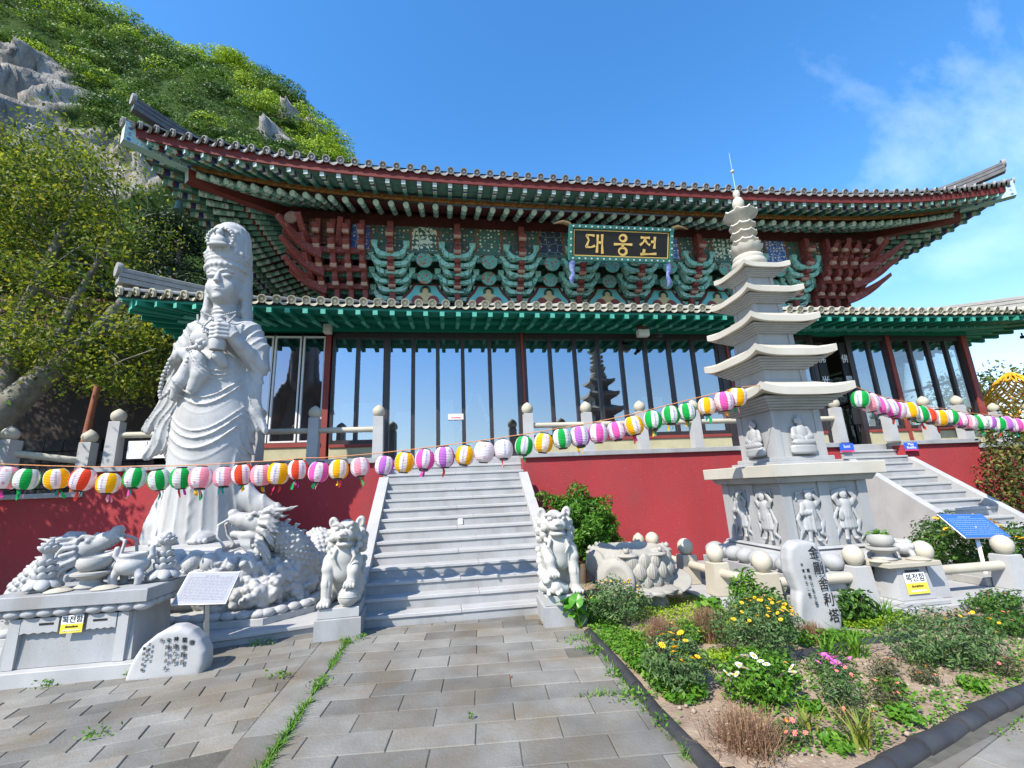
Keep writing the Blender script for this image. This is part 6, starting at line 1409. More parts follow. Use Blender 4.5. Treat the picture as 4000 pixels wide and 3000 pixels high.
YF=M('yellow_petal',(.85,.50,.01),(.80,.42,.01),20,.6); WF=M('white_petal',(.82,.82,.80),(.78,.78,.76),20,.6); MF=M('magenta_petal',(.62,.12,.55),(.56,.1,.5),20,.6); PF=M('coral_petal',(.80,.20,.22),(.75,.16,.18),20,.6); OF=M('flower_centre',(.60,.30,.01),(.5,.25,.01),20,.7)
def flower_mesh(k,pm,n=9,r=.03,cr=.011):
    mb=MB()
    for i in range(n):
        a=2*math.pi*i/n; b=math.pi/n*.85; mb.add([(cr*.6*math.cos(a),cr*.6*math.sin(a),.002),(r*.75*math.cos(a-b),r*.75*math.sin(a-b),.006),(r*math.cos(a),r*math.sin(a),.004),(r*.75*math.cos(a+b),r*.75*math.sin(a+b),.006)],[(0,1,2,3)],0)
    mb.lathe([(cr,.0),(cr,.006),(cr*.5,.011),(0,.012)],8,(0,0,0),1); return mb.mesh('flower',[pm,OF])
FM={'y':flower_mesh('y',YF,10,.030,.011),'w':flower_mesh('w',WF,13,.034,.012),'m':flower_mesh('m',MF,12,.026,.006),'p':flower_mesh('p',PF,6,.018,.005)}
def bush(name,label,cat,x,y,r,n,size,mat,fl=None,seed=0,asp=.4,shell=.5,z0=.02,group=None,stems=14,lump=.2,cz=.55):
    rg=np.random.default_rng(seed+100); t=thing(name,label,cat,(x,y,z0),0,group); P,d=ellcloud(n,(0,0,r[2]*cz),(r[0],r[1],r[2]*(1-cz) if False else r[2]*.55),rg,shell,0.0,lump)
    link('foliage',leafmesh('foliage',P,size,mat,asp,seed,.5,d*.8),t)
    if stems:
        mb=MB()
        for k in range(stems):
            a=rg.uniform(0,6.28); q=rg.uniform(.3,.8); mb.tube([(.03*math.cos(a),.03*math.sin(a),-.02),(r[0]*q*.5*math.cos(a),r[1]*q*.5*math.sin(a),r[2]*.5),(r[0]*q*math.cos(a),r[1]*q*math.sin(a),r[2]*.85)],[.008,.006,.003],5)
        mb.build('stems',MATS['bark'],t)
    if fl:
        for (k,cnt,sc,az,spread) in fl:
            for i in range(cnt):
                a=az+rg.uniform(-spread,spread); e=rg.uniform(.35,1.3); p=(r[0]*1.02*math.cos(a)*math.cos(e),r[1]*1.02*math.sin(a)*math.cos(e),r[2]*cz+r[2]*.60*math.sin(e))
                o=link('flower',FM[k],t,p,(rg.uniform(.1,.9)*-math.sin(a)*1.0,rg.uniform(.1,.9)*math.cos(a),rg.uniform(0,6)),sc*rg.uniform(.8,1.15))
    return t
# ---- hill behind the temple ---------------------------------------------------------
def vnoise(X,Y,Z,seed,f):
    rg=np.random.default_rng(seed); out=0; amp=1
    for o in range(5):
        for k in range(3):
            w=rg.normal(size=3)*f*2**o; out=out+amp*np.sin(X*w[0]+Y*w[1]+Z*w[2]+rg.uniform(0,6.28))/3
        amp*=.55
    return out
RX=[-320,-230,-168,-144,-133.6,-127,-118.4,-111.5,-103.5,-97.2,-91.5,-85.5,-82.9,-78.5,-69.8,-64.7,-57.1,-54.3,-52.9,-47.4,-43.6,-39.8,-36,-20,10,60]
RZ=[150,190,203,202,194,186.5,182.2,176.4,172.6,168,168.9,167.8,169.7,168.6,164,160.7,154.4,149.4,145.6,142.4,138.3,134,126,90,40,0]
nx,ny=520,190
U=np.linspace(-330,60,nx); T=np.linspace(0,1.35,ny); XX,TT=np.meshgrid(U,T,indexing='ij'); zr=np.interp(XX,RX,RZ)
f_=np.where(TT<1,(np.clip(1-TT,0,1))**.85,0); t2=np.clip(1-TT,-.4,1)
YY=150-95*np.clip(TT,0,2); hz=zr*(1-.30*TT-.70*TT**1.5); hz=np.where(TT>1,-5,hz)
# back side
rough=vnoise(XX,YY,hz,3,.035)
cl=1-2*np.abs(vnoise(XX*1.0,YY*.5,hz*.16,8,.075))       # sharp vertical rock ribs
# rocky faces: lower left cliff, mid lower cliff, right shoulder
def blob(cx,cz,rx,rz): return np.clip(1.25-np.sqrt(((XX-cx)/rx)**2+((hz-cz)/rz)**2),0,1)
rock=np.maximum.reduce([blob(-101,97,11,15),blob(-108,112,10,9),blob(-94,82,14,11),blob(-84,82,10,11),blob(-76,76,12,9)*.95,blob(-66,72,10,11),blob(-46,134,4.5,8),blob(-51,126,3.5,8)*.9,blob(-50,107,5,6)*.9,blob(-131,190,5,6),blob(-116,108,14,18)])
rock=np.clip(rock*1.15+.22*vnoise(XX,YY,hz,21,.09)-.12,0,1)
edge=np.clip((TT)/.12,0,1)*np.clip((1.05-TT)/.1,0,1)
cr=1-2*np.abs(vnoise(XX,YY*.5,hz*.35,33,.30)); Yd=YY+(rough*4.0-cl*rock*6.5-cr*rock*2.6-rock*2)*edge; Zd=hz+(rough*2.2+cr*rock*1.8)*edge
V=np.stack([XX,Yd,Zd],-1).reshape(-1,3); idx=np.arange(nx*ny).reshape(nx,ny); F=np.stack([idx[:-1,:-1],idx[1:,:-1],idx[1:,1:],idx[:-1,1:]],-1).reshape(-1,4)
m,nt,b=newmat('hillside'); at_=nt.nodes.new('ShaderNodeAttribute'); at_.attribute_name='rock'; g=nt.nodes.new('ShaderNodeNewGeometry'); mp=nt.nodes.new('ShaderNodeMapping'); mp.inputs['Scale'].default_value=(1,1,.28); nt.links.new(g.outputs['Position'],mp.inputs[0])
rk=_mixc(nt,_ramp(nt,_noise(nt,mp.outputs[0],.16,8,.65,.8),.38,.66),(.20,.20,.195),(.50,.47,.42)); rk=_mixc(nt,_ramp(nt,_noise(nt,mp.outputs[0],.55,6,.7),.52,.66),rk,(.13,.13,.13)); rk=_mixc(nt,_ramp(nt,_noise(nt,g.outputs['Position'],.11,4),.58,.75),rk,(.44,.35,.27))
gr=_mixc(nt,_noise(nt,g.outputs['Position'],.3,4),(.02,.05,.012),(.06,.10,.02))
nt.links.new(_mixc(nt,_ramp(nt,at_.outputs['Fac'],.25,.42),gr,rk),b.inputs['Base Color']); b.inputs['Roughness'].default_value=.95; b.inputs['Specular IOR Level'].default_value=.1
bp=nt.nodes.new('ShaderNodeBump'); bp.inputs['Strength'].default_value=1; bp.inputs['Distance'].default_value=2.2; nt.links.new(_noise(nt,mp.outputs[0],.45,9,.7,.4),bp.inputs['Height']); nt.links.new(bp.outputs[0],b.inputs['Normal'])
me=npmesh('hill',V,F,m,False); a_=me.attributes.new('rock','FLOAT','POINT'); a_.data.foreach_set('value',rock.ravel().astype(np.float32)); hill=structure(link('hill',me))
# woodland on the hill: crowns as clumps of leaves, one mass
def woodland():
    rg=np.random.default_rng(11); idx=rg.choice(nx*ny,7600,replace=False); Pv=V[idx]; rv=rock.ravel()[idx]
    ok=(rv<.36+.25*rg.random(len(idx))*(rg.random(len(idx))<.35))&(Pv[:,0]>-200)&(Pv[:,0]<-14)&(Pv[:,2]>45)&(TT.ravel()[idx]<.95)
    Pv=Pv[ok]; sp=vnoise(Pv[:,0],Pv[:,1],Pv[:,2],40,.06)+rg.normal(size=len(Pv))*.35
    out=[];sz=[];mi=[];od=[]
    for p,s in zip(Pv,sp):
        k=2 if s>.42 else 1 if s>-.30 else 0
        r=rg.choice((1.2,2.0,3.0,4.0),p=(.30,.30,.25,.15))*rg.uniform(.8,1.2)*(1.15 if k==2 else 1); n=int(60*(r/2)**1.75)+12; d=rg.normal(size=(n,3)); d/=np.linalg.norm(d,axis=1)[:,None]; d[:,2]=np.abs(d[:,2])*.9-.15
        q=p+d*r*np.array([1.1,1.0,.85])*rg.uniform(.65,1.05,(n,1)); q[:,2]+=r*.5; out.append(q); sz+= [rg.uniform(.42,.62)*(r/2)**.3]*n; mi+=[k]*n; od.append(d)
    P=np.concatenate(out); return leafmesh('hill_woodland',P,np.array(sz),[Leaf('hill_leaf_dark',(.022,.065,.010),(.04,.095,.014),(.06,.12,.02),trans=.25),Leaf('hill_leaf_mid',(.055,.125,.015),(.095,.185,.02),(.14,.22,.03),trans=.3),Leaf('hill_leaf_bright',(.18,.30,.012),(.27,.41,.018),(.36,.46,.03),trans=.35)],.75,5,.4,np.concatenate(od)*1.3,np.array(mi))
wd=link('hill_woodland',woodland()); tag(wd,'green and yellow spring woodland covering the rocky hill','woodland',None,'stuff')
# ---- trees ---------------------------------------------------------------------------
def tree(label,base,limbs,ends,leafmat,n_per,spread,size,barkm,seed,name='broadleaf_tree',asp=.5,twigs=3):
    t=wthing(name,label,'tree',base); rg=np.random.default_rng(seed); mb=MB()
    for pts,r0,r1 in limbs:
        k=len(pts); mb.tube(pts,[r0+(r1-r0)*i/(k-1) for i in range(k)],9)
    tr=mb.build('trunk',barkm,t,60); P=[];tw=MB()
    for e in ends:
        e=np.array(e,float); par=min(((np.array(q),r1) for pts,r0,r1 in limbs for q in pts[1:]),key=lambda a:np.linalg.norm(a[0]-e))[0]
        tw.tube([tuple(par),tuple(par*.5+e*.5+rg.normal(size=3)*.15),tuple(e)],[.035,.022,.010],5)
        for j in range(twigs):
            q=e+rg.normal(size=3)*spread*.55; tw.tube([tuple(par*.4+e*.6),tuple(e*.5+q*.5+rg.normal(size=3)*.05),tuple(q)],[.014,.009,.004],4)
            P.append(q+rg.normal(size=(n_per,3))*spread*np.array([.42,.42,.26]))
    tw.build('branches',barkm,tr); P=np.concatenate(P); link('crown',leafmesh('crown',P,size,leafmat,asp,seed,.45),t); return t
rg=np.random.default_rng(31)
# big tree left of the hall
limbs=[([(-11.6,5.2,1.0),(-10.9,5.3,3.3),(-9.9,5.5,4.8),(-9.1,5.7,5.9),(-8.5,5.8,7.2)],.46,.10),([(-10.6,5.4,3.9),(-10.9,5.8,6.2),(-10.6,6.0,8.6),(-10.2,6.1,10.6)],.26,.05),([(-10.0,5.5,4.7),(-9.8,5.9,7.0),(-9.2,6.1,9.4)],.17,.04),([(-10.9,5.3,3.3),(-12.0,5.5,5.2),(-12.6,5.8,8.0),(-12.4,6.0,10.4)],.22,.05),([(-9.1,5.7,5.9),(-8.2,5.8,6.5),(-7.5,5.8,7.4)],.10,.03),([(-11.2,5.2,2.4),(-12.6,5.0,3.4),(-14,4.9,4.8)],.22,.08)]
ends=[]
for k in range(62):
    x=rg.uniform(-13.8,-8.9); zt=12.0-.75*max(0,x+11.0)-.22*max(0,-x-11.8); z=rg.uniform(5.6,zt); ends.append((x,rg.uniform(4.7,7.2),z))
for k in range(10): ends.append((rg.uniform(-9.8,-8.0),rg.uniform(5.0,6.3),rg.uniform(5.0,6.2)))
for k in range(34): ends.append((rg.uniform(-19,-13.6),rg.uniform(3.2,7.5),rg.uniform(4.5,10.5)))  # crown spread added out of view to shade the shed wall
tree('large yellow green tree with a leaning trunk left of the hall',(-11.6,5.2,1.0),limbs,ends,L_TREE,135,.88,.125,BARKG,3)
# tree outside the view on the left whose shade falls on the wall
limbs=[([(-10.2,.4,0),(-10.1,.5,1.8),(-9.8,.6,3.4),(-9.6,.6,4.8)],.26,.07),([(-10.1,.5,2.0),(-9.2,.7,3.3),(-8.8,.9,4.3)],.12,.04),([(-10,.5,2.4),(-10.8,.2,4.0)],.10,.04)]
ends=[(rg.uniform(-11.5,-8.1),rg.uniform(-.3,1.6),rg.uniform(2.9,5.2)) for k in range(50)]
tree('leafy shade tree standing off the left end of the forecourt',(-10.2,.4,0),limbs,ends,L_MID,70,.75,.14,BARK,5)
# dark pines behind
def pine(label,x,y,z0,h,r,seed,n=9000):
    t=wthing('pine_tree',label,'tree',(x,y,z0)); rg=np.random.default_rng(seed); MB().tube([(x,y,z0),(x+.1,y,z0+h*.5),(x,y,z0+h*.95)],[.28,.18,.04],9).build('trunk',BARK,t,60); P=[];br=MB()
    for k in range(90):
        u=rg.uniform(.18,1); a=rg.uniform(0,6.28); L=r*(1.05-u)**.7*rg.uniform(.6,1.1)+.2; z=z0+h*u; e=np.array([x+L*math.cos(a),y+L*math.sin(a),z-.1*L+rg.uniform(-.1,.25)]); br.tube([(x,y,z),tuple(e)],[.05,.012],4)
        for j in range(4): c=np.array([x,y,z])+(e-np.array([x,y,z]))*rg.uniform(.45,1.05); P.append(c+rg.normal(size=(n//360,3))*np.array([.30,.30,.14]))
    br.build('branches',BARK,t); link('crown',leafmesh('crown',np.concatenate(P),.30,L_DARK,.22,seed,.6),t)
for i,(x,y,h,r) in enumerate(((-11.4,12.5,13.2,2.8),(-9.4,14.5,12.0,2.6),(-13.8,15,14.0,3.0),(-8.2,11.5,9.6,2.0),(-14.5,11.5,12.5,2.8))):
    pine(('dark pine tree right behind the corner of the hall','dark pine tree standing at the back of the hall','tallest dark pine tree behind the shed roof','small dark pine tree nearest the lower roof corner','dark pine tree behind the yellow green tree')[i],x,y,1.5,h,r,50+i)
# far trees on the right, behind the glazed corner
rg=np.random.default_rng(77)
for i,(x,y,z0,h,r) in enumerate(((24,10,0,5.6,2.6),(28,13,0,6.6,3.0),(21.5,15,0,6.6,2.8),(33,12,0,6.0,3.2),(19.5,19,0,7.6,3.0))):
    lim=[([(x,y,z0),(x+.1,y,z0+h*.45),(x,y,z0+h*.8)],.18,.05)]; en=[(x+rg.normal()*r*.45,y+rg.normal()*r*.45,z0+h*rg.uniform(.45,1.0)) for k in range(26)]
    tree(('olive green tree behind the golden ornament','olive green tree to the right of the golden ornament','olive green tree seen through the glazed corner of the hall','olive green tree farthest out past the terrace','tall olive green tree behind the glazed gallery')[i],(x,y,z0),lim,en,Leaf('leaf_olive',(.05,.085,.02),(.10,.135,.03),(.17,.18,.05)),34,.8,.20,BARK,90+i,twigs=2)
# ---- shrubs along the walls ---------------------------------------------------------
bush('shrub','glossy dark shrub in front of the red wall right of the side stairs','shrub',13.2,2.3,(.95,.7,2.7),5200,.10,Leaf('leaf_glossy',(.035,.06,.012),(.07,.10,.02),(.24,.22,.06)),None,1,.5,.35,0,None,10)
bush('shrub','flowering shrub with yellow blooms behind the blue board','shrub',8.15,.10,(.75,.55,.80),3200,.075,L_MID,[('y',16,1.6,-1.6,1.6)],2,.45,.4,.08)
bush('shrub','yellow flowering shrub at the foot of the side stairs','shrub',9.2,-.35,(.65,.5,.70),2600,.075,L_MID,[('y',18,1.7,-1.8,1.5)],3,.45,.4,.08)
# juniper behind the right lion: leaning spiky crown
jt=thing('juniper_bush','bright green juniper bush leaning behind the cub lion','shrub',(2.2,1.7,0)); rg=np.random.default_rng(5); P=[];D=[]
for (c_,r_,n) in (((.10,0,1.05),(.55,.45,.48),9500),((.26,0,.72),(.46,.40,.46),7000),((-.20,0,1.30),(.30,.25,.20),700),((-.42,.0,1.45),(.22,.12,.11),320),((-.62,.0,1.56),(.14,.06,.07),120),((.0,0,1.55),(.20,.2,.22),420)):
    p,d=ellcloud(n,c_,r_,rg,.6,None,.25); P.append(p); D.append(d)
link('foliage',leafmesh('foliage',np.concatenate(P),.085,L_JUN,.26,4,.3,np.concatenate(D)*.9),jt); MB().tube([(0,0,0),(.05,0,.5),(.08,0,1.0)],[.07,.06,.03],8).build('trunk',BARK,jt,60)
# ---- garden bed ------------------------------------------------------------------------
bedp=[(1.44,-.70),(1.38,-3.66),(2.27,-3.84),(3.2,-3.56),(4.25,-3.30),(6.9,-2.62),(6.9,-1.44),(3.40,-1.44),(3.40,2.85),(1.52,2.85),(1.52,-.70)]
def inpoly(X,Y,poly):
    ins=np.zeros(X.shape,bool)
    for i in range(len(poly)):
        a=poly[i-1]; b=poly[i]; c=((a[1]<=Y)&(b[1]>Y))|((b[1]<=Y)&(a[1]>Y)); ins^=c&(X<a[0]+(Y-a[1])/((b[1]-a[1]) or 1e-9)*(b[0]-a[0]))
    return ins
gx,gy_=np.meshgrid(np.arange(1.3,7.0,.035),np.arange(-3.95,2.9,.035),indexing='ij'); hh=.035+.022*vnoise(gx,gy_,gx*0,6,1.3)+.008*vnoise(gx,gy_,gx*0,9,6)
hh=np.maximum(hh,.01); idg=np.arange(gx.size).reshape(gx.shape); cen=inpoly(gx[:-1,:-1]+.017,gy_[:-1,:-1]+.017,bedp)
Fg=np.stack([idg[:-1,:-1],idg[1:,:-1],idg[1:,1:],idg[:-1,1:]],-1)[cen]; structure(link('garden_soil',npmesh('garden_soil',np.stack([gx,gy_,hh],-1).reshape(-1,3),Fg,SOIL,True)))
def ground_z(x,y): return .035
# pebbles
rg=np.random.default_rng(8); mb=MB()
for k in range(420):
    x,y=rg.uniform(1.5,6),rg.uniform(-3.7,-2.2); s=rg.uniform(.006,.022)
    if inpoly(np.array([x]),np.array([y]),bedp)[0]: mb.ball((x,y,.045),(s,s*rg.uniform(.7,1),s*.7),6,4)
o=mb.build('pebbles',M('pebble',(.36,.29,.23),(.26,.20,.15),9,.85,coord='World'),None,60); tag(o,'small brown and pale pebbles scattered on the garden soil','pebbles',None,'stuff')
# edging
EDG=M('black_edging',(.028,.028,.031),(.042,.042,.045),6,.55,.15,30,stain=((.09,.085,.08),3,.55,.8,.4),coord='World')
def edging(label,pts,r,seg,roll=0.,taper=1.0):
    t=wthing('garden_edging',label,'edging',(*pts[0],0)); P=[Vector((*p,0)) for p in pts]; rr=random.Random(3)
    for a,b in zip(P,P[1:]):
        n=max(1,round((b-a).length/seg)); d=(b-a).normalized()
        for i in range(n):
            p=a.lerp(b,i/n)-d*.01; q=a.lerp(b,(i+1)/n)+d*.012; z=rr.uniform(-.012,.008); j=rr.uniform(-.008,.008)
            MB().tube([(p.x+j,p.y,z+.012),(q.x,q.y+j,z+.012)],[r,r*taper],14).build('edging_tile',EDG,t,40)
edging('black half round edging between the path and the flower bed',[(1.47,-.95),(1.44,-2.0),(1.39,-2.9),(1.385,-3.95)],.062,.52,0,.97)
edging('dark roof tile edging along the grey flags',[(2.05,-3.92),(2.75,-3.70),(3.5,-3.46),(4.3,-3.25),(5.4,-2.98),(6.6,-2.66)],.072,.30,0,.86)
edging('dark tile edging between the flowers and the stele',[(2.25,-2.33),(2.75,-2.29),(3.3,-2.2),(3.9,-2.13),(4.55,-2.13)],.075,.36,0,.9)
edging('dark tile edging beside the brick path',[(4.9,-1.72),(5.5,-1.80),(6.6,-1.95)],.07,.36,0,.9)
# brick path
bp_=structure(MB().add([(4.45,-1.98,.03),(6.9,-2.5,.03),(6.9,-2.02,.03),(4.6,-1.62,.03)],[(0,1,2,3)]).build('brick_path',JOINT)); BRKP=M('brick_paver',(.19,.12,.10),(.14,.09,.075),6,.85,.3,40,rnd=.2,coord='World')
brm=MB().box(-.098,.098,-.048,.048,0,.03,0,.004).mesh('brick',BRKP); rr=random.Random(6)
for i in range(12):
    for j in range(4): x=4.62+.205*i+.1*(j%2); y=-1.86-.055*(i*.205/.25)*.9+.10*j*1.0-.0*i; link('brick',brm,bp_,(x,y+.02,.031+rr.uniform(-.003,.003)),(0,0,-.2))
# ground cover
def cover(name,label,polys,n,size,mat,seed,hz=.06,asp=.6,zoff=.04):
    rg=np.random.default_rng(seed); out=[]
    for poly,w_ in polys:
        a=np.array(poly); m=int(n*w_); P=np.stack([rg.uniform(a[:,0].min(),a[:,0].max(),m*3),rg.uniform(a[:,1].min(),a[:,1].max(),m*3)],1); k=inpoly(P[:,0],P[:,1],poly)&((vnoise(P[:,0],P[:,1],P[:,0]*0,seed+5,2.2)>-.55)); P=P[k][:m]
        z=zoff+hz*np.clip(vnoise(P[:,0],P[:,1],P[:,0]*0,seed,3.2)+.8,0,2)*.6*rg.random(len(P)); out.append(np.column_stack([P,z]))
    o=link(name,leafmesh(name,np.concatenate(out),size,mat,asp,seed,1.2)); return tag(o,label,'ground cover',None,'stuff')
cover('sedum_carpet','bright yellow green carpet of low succulent in the bed',[([(1.7,-1.5),(2.5,-1.7),(3.4,-1.7),(3.4,1.2),(2.9,1.2),(2.2,-.5)],.5),([(2.0,-2.3),(2.9,-2.25),(2.7,-1.9),(2.0,-1.9)],.16),([(4.2,-1.95),(5.0,-1.85),(5.1,-1.48),(4.2,-1.48)],.24),([(1.75,-2.0),(2.4,-2.1),(2.3,-1.6),(1.7,-1.4)],.10)],13000,.030,L_BRT,1,.10)
cover('clover_carpet','mid green leafy carpet along the edge of the bed',[([(1.50,-.75),(1.52,-2.9),(1.85,-2.9),(2.0,-1.3),(1.75,-.7)],.55),([(3.3,-2.1),(4.4,-2.1),(4.4,-1.7),(3.3,-1.7)],.2),([(1.52,-.7),(2.0,-.7),(2.0,.3),(1.55,.3)],.25)],6500,.045,L_WEED,2,.12)
cover('seedlings','thin scatter of weeds and seedlings on the soil',[([(1.6,-3.6),(2.3,-3.75),(4.2,-3.25),(6.2,-2.7),(4.5,-2.2),(2.4,-2.4)],1)],3600,.035,L_WEED,3,.06)
cover('grassy_margin','grassy strip outside the dark tile edging',[([(2.2,-4.02),(2.75,-3.85),(3.5,-3.60),(4.3,-3.39),(5.4,-3.12),(6.6,-2.80),(6.6,-2.90),(4.3,-3.47),(2.2,-4.10)],1)],3600,.025,L_WEED,4,.03,.5,.01)
# bushes in the bed
bush('garden_bush','grey green bush with small yellow buds beside the right lion','shrub',1.90,-.72,(.42,.36,.46),3000,.050,L_GRY,[('y',26,.45,-1.8,1.6)],11,.34,.45,.03)
bush('garden_bush','grey green yellow daisy bush nearest the black path edging','shrub',1.72,-2.62,(.27,.26,.40),2300,.045,L_GRY,[('y',11,1.0,-2.0,.9)],12,.34,.45,.03)
bush('garden_bush','wide yellow daisy bush spilling over the tile edging before the stele','shrub',2.88,-2.02,(.46,.36,.46),3300,.045,L_GRY,[('y',44,.72,-1.5,1.1)],13,.34,.45,.03)
bush('garden_bush','deep green bush with white daisies','shrub',2.22,-2.95,(.30,.26,.30),2600,.042,L_WEED,[('w',15,.95,-1.9,1.3)],14,.4,.45,.03)
bush('garden_bush','clump of magenta flowers in the bare soil','shrub',3.10,-2.66,(.20,.18,.16),700,.05,L_GRY,[('m',16,1.0,-1.9,1.2)],15,.22,.3,.03,None,6)
bush('garden_bush','small grey green clump below the magenta flowers','shrub',2.72,-3.16,(.15,.14,.26),700,.045,L_GRY,[('p',4,.9,-1.8,1)],16,.22,.4,.03,None,6)
bush('garden_bush','broad feathery green bush with a few yellow flowers beside the brick path','shrub',4.22,-2.72,(.52,.36,.40),3800,.045,L_GRY,[('y',11,.6,-1.8,1.5)],17,.30,.45,.03)
bush('garden_bush','small bush with coral flowers near the tile edging','shrub',2.02,-3.52,(.11,.10,.14),420,.035,L_GRY,[('p',7,1.1,-1.8,1.2)],18,.25,.4,.03,None,5)
for i,(x,y,s,lab) in enumerate(((3.45,-2.83,.13,'small olive clump with coral buds right of the magenta flowers'),(3.62,-3.02,.12,'low olive clump close to the broad feathery bush'),(3.05,-3.22,.14,'low olive clump with coral flowers in bare soil'),(2.55,-3.45,.13,'ragged olive clump near the middle of the tile edging'),(4.35,-3.08,.13,'coral flowering clump in front of the broad feathery bush'))):
    bush('garden_bush',lab,'shrub',x,y,(s,s*.9,s*1.2),430,.034,Leaf('leaf_olive_low',(.06,.09,.03),(.10,.13,.045),(.16,.13,.06)),[('p',4,.8,-1.8,1.2)],30+i,.25,.4,.03,None,5)
for i,(x,y,s,lab) in enumerate(((2.45,-3.18,.09,'small bright green seedling plant below the white daisies'),(3.28,-3.05,.10,'small bright green leafy plant in the middle of the soil'),(2.95,-3.42,.10,'bright green leafy plant near the long tile edging'),(2.25,-3.62,.09,'bright green rosette near the iris leaves'),(3.85,-3.18,.10,'bright green rosette right of the coral clump'))):
    bush('garden_plant',lab,'plant',x,y,(s,s,s*.9),160,.055,L_WEED,None,40+i,.45,.3,.03,None,4)
bush('garden_bush','dark leafy clump behind the white daisies','shrub',2.52,-2.72,(.20,.16,.24),1100,.045,L_MID,None,71,.4,.4,.03,None,6)
bush('garden_bush','loose green clump between the two brown dried shrubs','shrub',2.30,-1.62,(.22,.18,.20),900,.05,L_WEED,[('y',4,.6,-1.8,1.2)],72,.4,.4,.03,None,6)
bush('garden_bush','spreading green clump along the black edging by the daisy bush','shrub',1.62,-2.15,(.16,.26,.18),900,.05,L_WEED,None,73,.4,.4,.03,None,6)
bush('garden_bush','leafy green clump at the near side of the wide daisy bush','shrub',2.55,-2.42,(.20,.14,.16),700,.045,L_WEED,None,74,.4,.4,.03,None,6)
bush('garden_bush','low green clump with yellow flowers past the brick path','shrub',5.6,-2.25,(.36,.22,.20),1300,.045,L_MID,[('p',5,.8,-1.8,1.2),('y',4,.6,-1.8,1.2)],75,.4,.4,.03,None,6)
bush('garden_bush','low green clump against the terrace slab by the brick path','shrub',6.3,-1.62,(.4,.14,.22),1200,.05,L_MID,[('p',5,.8,-1.8,1.2)],76,.4,.4,.03,None,6)
# round-leaved plant by the lion pedestal
lp=thing('leopard_plant','plant with big round glossy leaves by the right lion pedestal','plant',(1.42,-.78,.02)); LG=Leaf('leaf_round_glossy',(.05,.20,.02),(.08,.28,.025),(.14,.36,.04),.3); rr=random.Random(4)
for k in range(16):
    a=rr.uniform(0,6.28); q=rr.uniform(.04,.26); h=rr.uniform(.12,.36); x,y=q*math.cos(a),q*math.sin(a)*.7; r_=rr.uniform(.055,.10); mb=MB(); n=14
    mb.add([(0,0,-.012)]+[(r_*math.cos(2*math.pi*i/n+.25),r_*math.sin(2*math.pi*i/n+.25),.012*math.sin(i*1.9)) for i in range(n-1)],[(0,i+1,i+2) for i in range(n-2)]); mb.tf(Matrix.Translation((x,y,h))@Matrix.Rotation(a,4,'Z')@Matrix.Rotation(rr.uniform(.2,1.1),4,'Y')); mb.build('leaf',LG,lp,60)
    MB().tube([(0,0,0),(x*.6,y*.6,h*.6),(x,y,h)],.005,5).build('stalk',MATS['weed_leaf'],lp)
# tall weed, leaves in front of the fence
bush('tall_weed','tall narrow leaved weed growing before the cream fence posts','weed',3.30,-1.30,(.20,.16,.62),520,.11,L_WEED,None,60,.22,.2,.03,None,8,0,.5)
bush('leafy_weed','leafy dark green weeds at the left foot of the stele','weed',3.40,-1.52,(.26,.18,.42),800,.075,L_MID,None,61,.5,.3,.03)
bush('leafy_weed','leafy dark green weeds at the right foot of the stele','weed',4.45,-1.58,(.24,.14,.36),700,.075,L_MID,None,62,.5,.3,.03)
bush('leafy_weed','broad leaved weed beside the lotus basin foot','weed',3.02,-.95,(.16,.14,.26),160,.11,L_WEED,None,63,.65,.3,.03)
# dry brown lavender-like shrubs
def dry(label,x,y,r,h,n,seed):
    rg=np.random.default_rng(seed); t=thing('dry_shrub',label,'shrub',(x,y,.03)); base=np.column_stack([rg.normal(size=(n,2))*r*.35,np.zeros(n)]); a=rg.uniform(0,6.28,n); L=rg.uniform(.6,1.05,n); tilt=np.abs(rg.normal(size=n))*.45
    top=base+np.column_stack([np.cos(a)*np.sin(tilt)*L*r*1.6,np.sin(a)*np.sin(tilt)*L*r*1.6,np.cos(tilt)*L*h]); w=np.column_stack([-np.sin(a),np.cos(a),np.zeros(n)])*.0022
    V_=np.stack([base-w,base+w,top+w*.5,top-w*.5],1).reshape(-1,3); link('dry_stems',npmesh('dry_stems',V_,np.arange(4*n).reshape(n,4),L_DRY),t)
    k=rg.integers(0,n,int(n*1.3)); u=rg.uniform(.45,1,len(k))[:,None]; stuff(link('dry_heads',leafmesh('dry_heads',base[k]+(top[k]-base[k])*u+rg.normal(size=(len(k),3))*.008,.018,L_DRY,.3,seed,.2),t))
dry('brown dried shrub beside the yellow green carpet',2.02,-1.72,.17,.30,1100,1); dry('brown dried shrub to the left of the wide yellow daisy bush',2.62,-1.58,.16,.32,1100,2); dry('large brown dried shrub at the corner of the two edgings',1.72,-3.50,.24,.21,1000,3)
dry('small reddish dried plant at the foot of the stele',3.55,-1.93,.12,.20,500,4)
# iris tufts
def tuft(label,x,y,h,n,seed,mat=None,name='iris_tuft'):
    rg=np.random.default_rng(seed); t=thing(name,label,'plant',(x,y,.03)); link('blades',blades('blades',np.column_stack([rg.normal(size=(n,2))*.035,np.zeros(n)]),h,mat or L_WEED,seed,.009,.75,4),t)
L_IR=Leaf('iris_leaf',(.10,.20,.02),(.22,.27,.04),(.42,.32,.10))
tuft('arching iris leaves with yellow tips nearest the dark tile edging',2.42,-3.62,.22,40,1,L_IR); tuft('arching iris leaves between the white daisies and the edging',2.20,-3.42,.20,30,2,L_IR); tuft('grass tuft behind the magenta flowers',3.60,-2.40,.30,60,3); tuft('grass tuft at the right of the stele base',4.75,-1.62,.28,70,4); tuft('grass tuft along the inner tile edging',3.35,-2.36,.22,50,5)
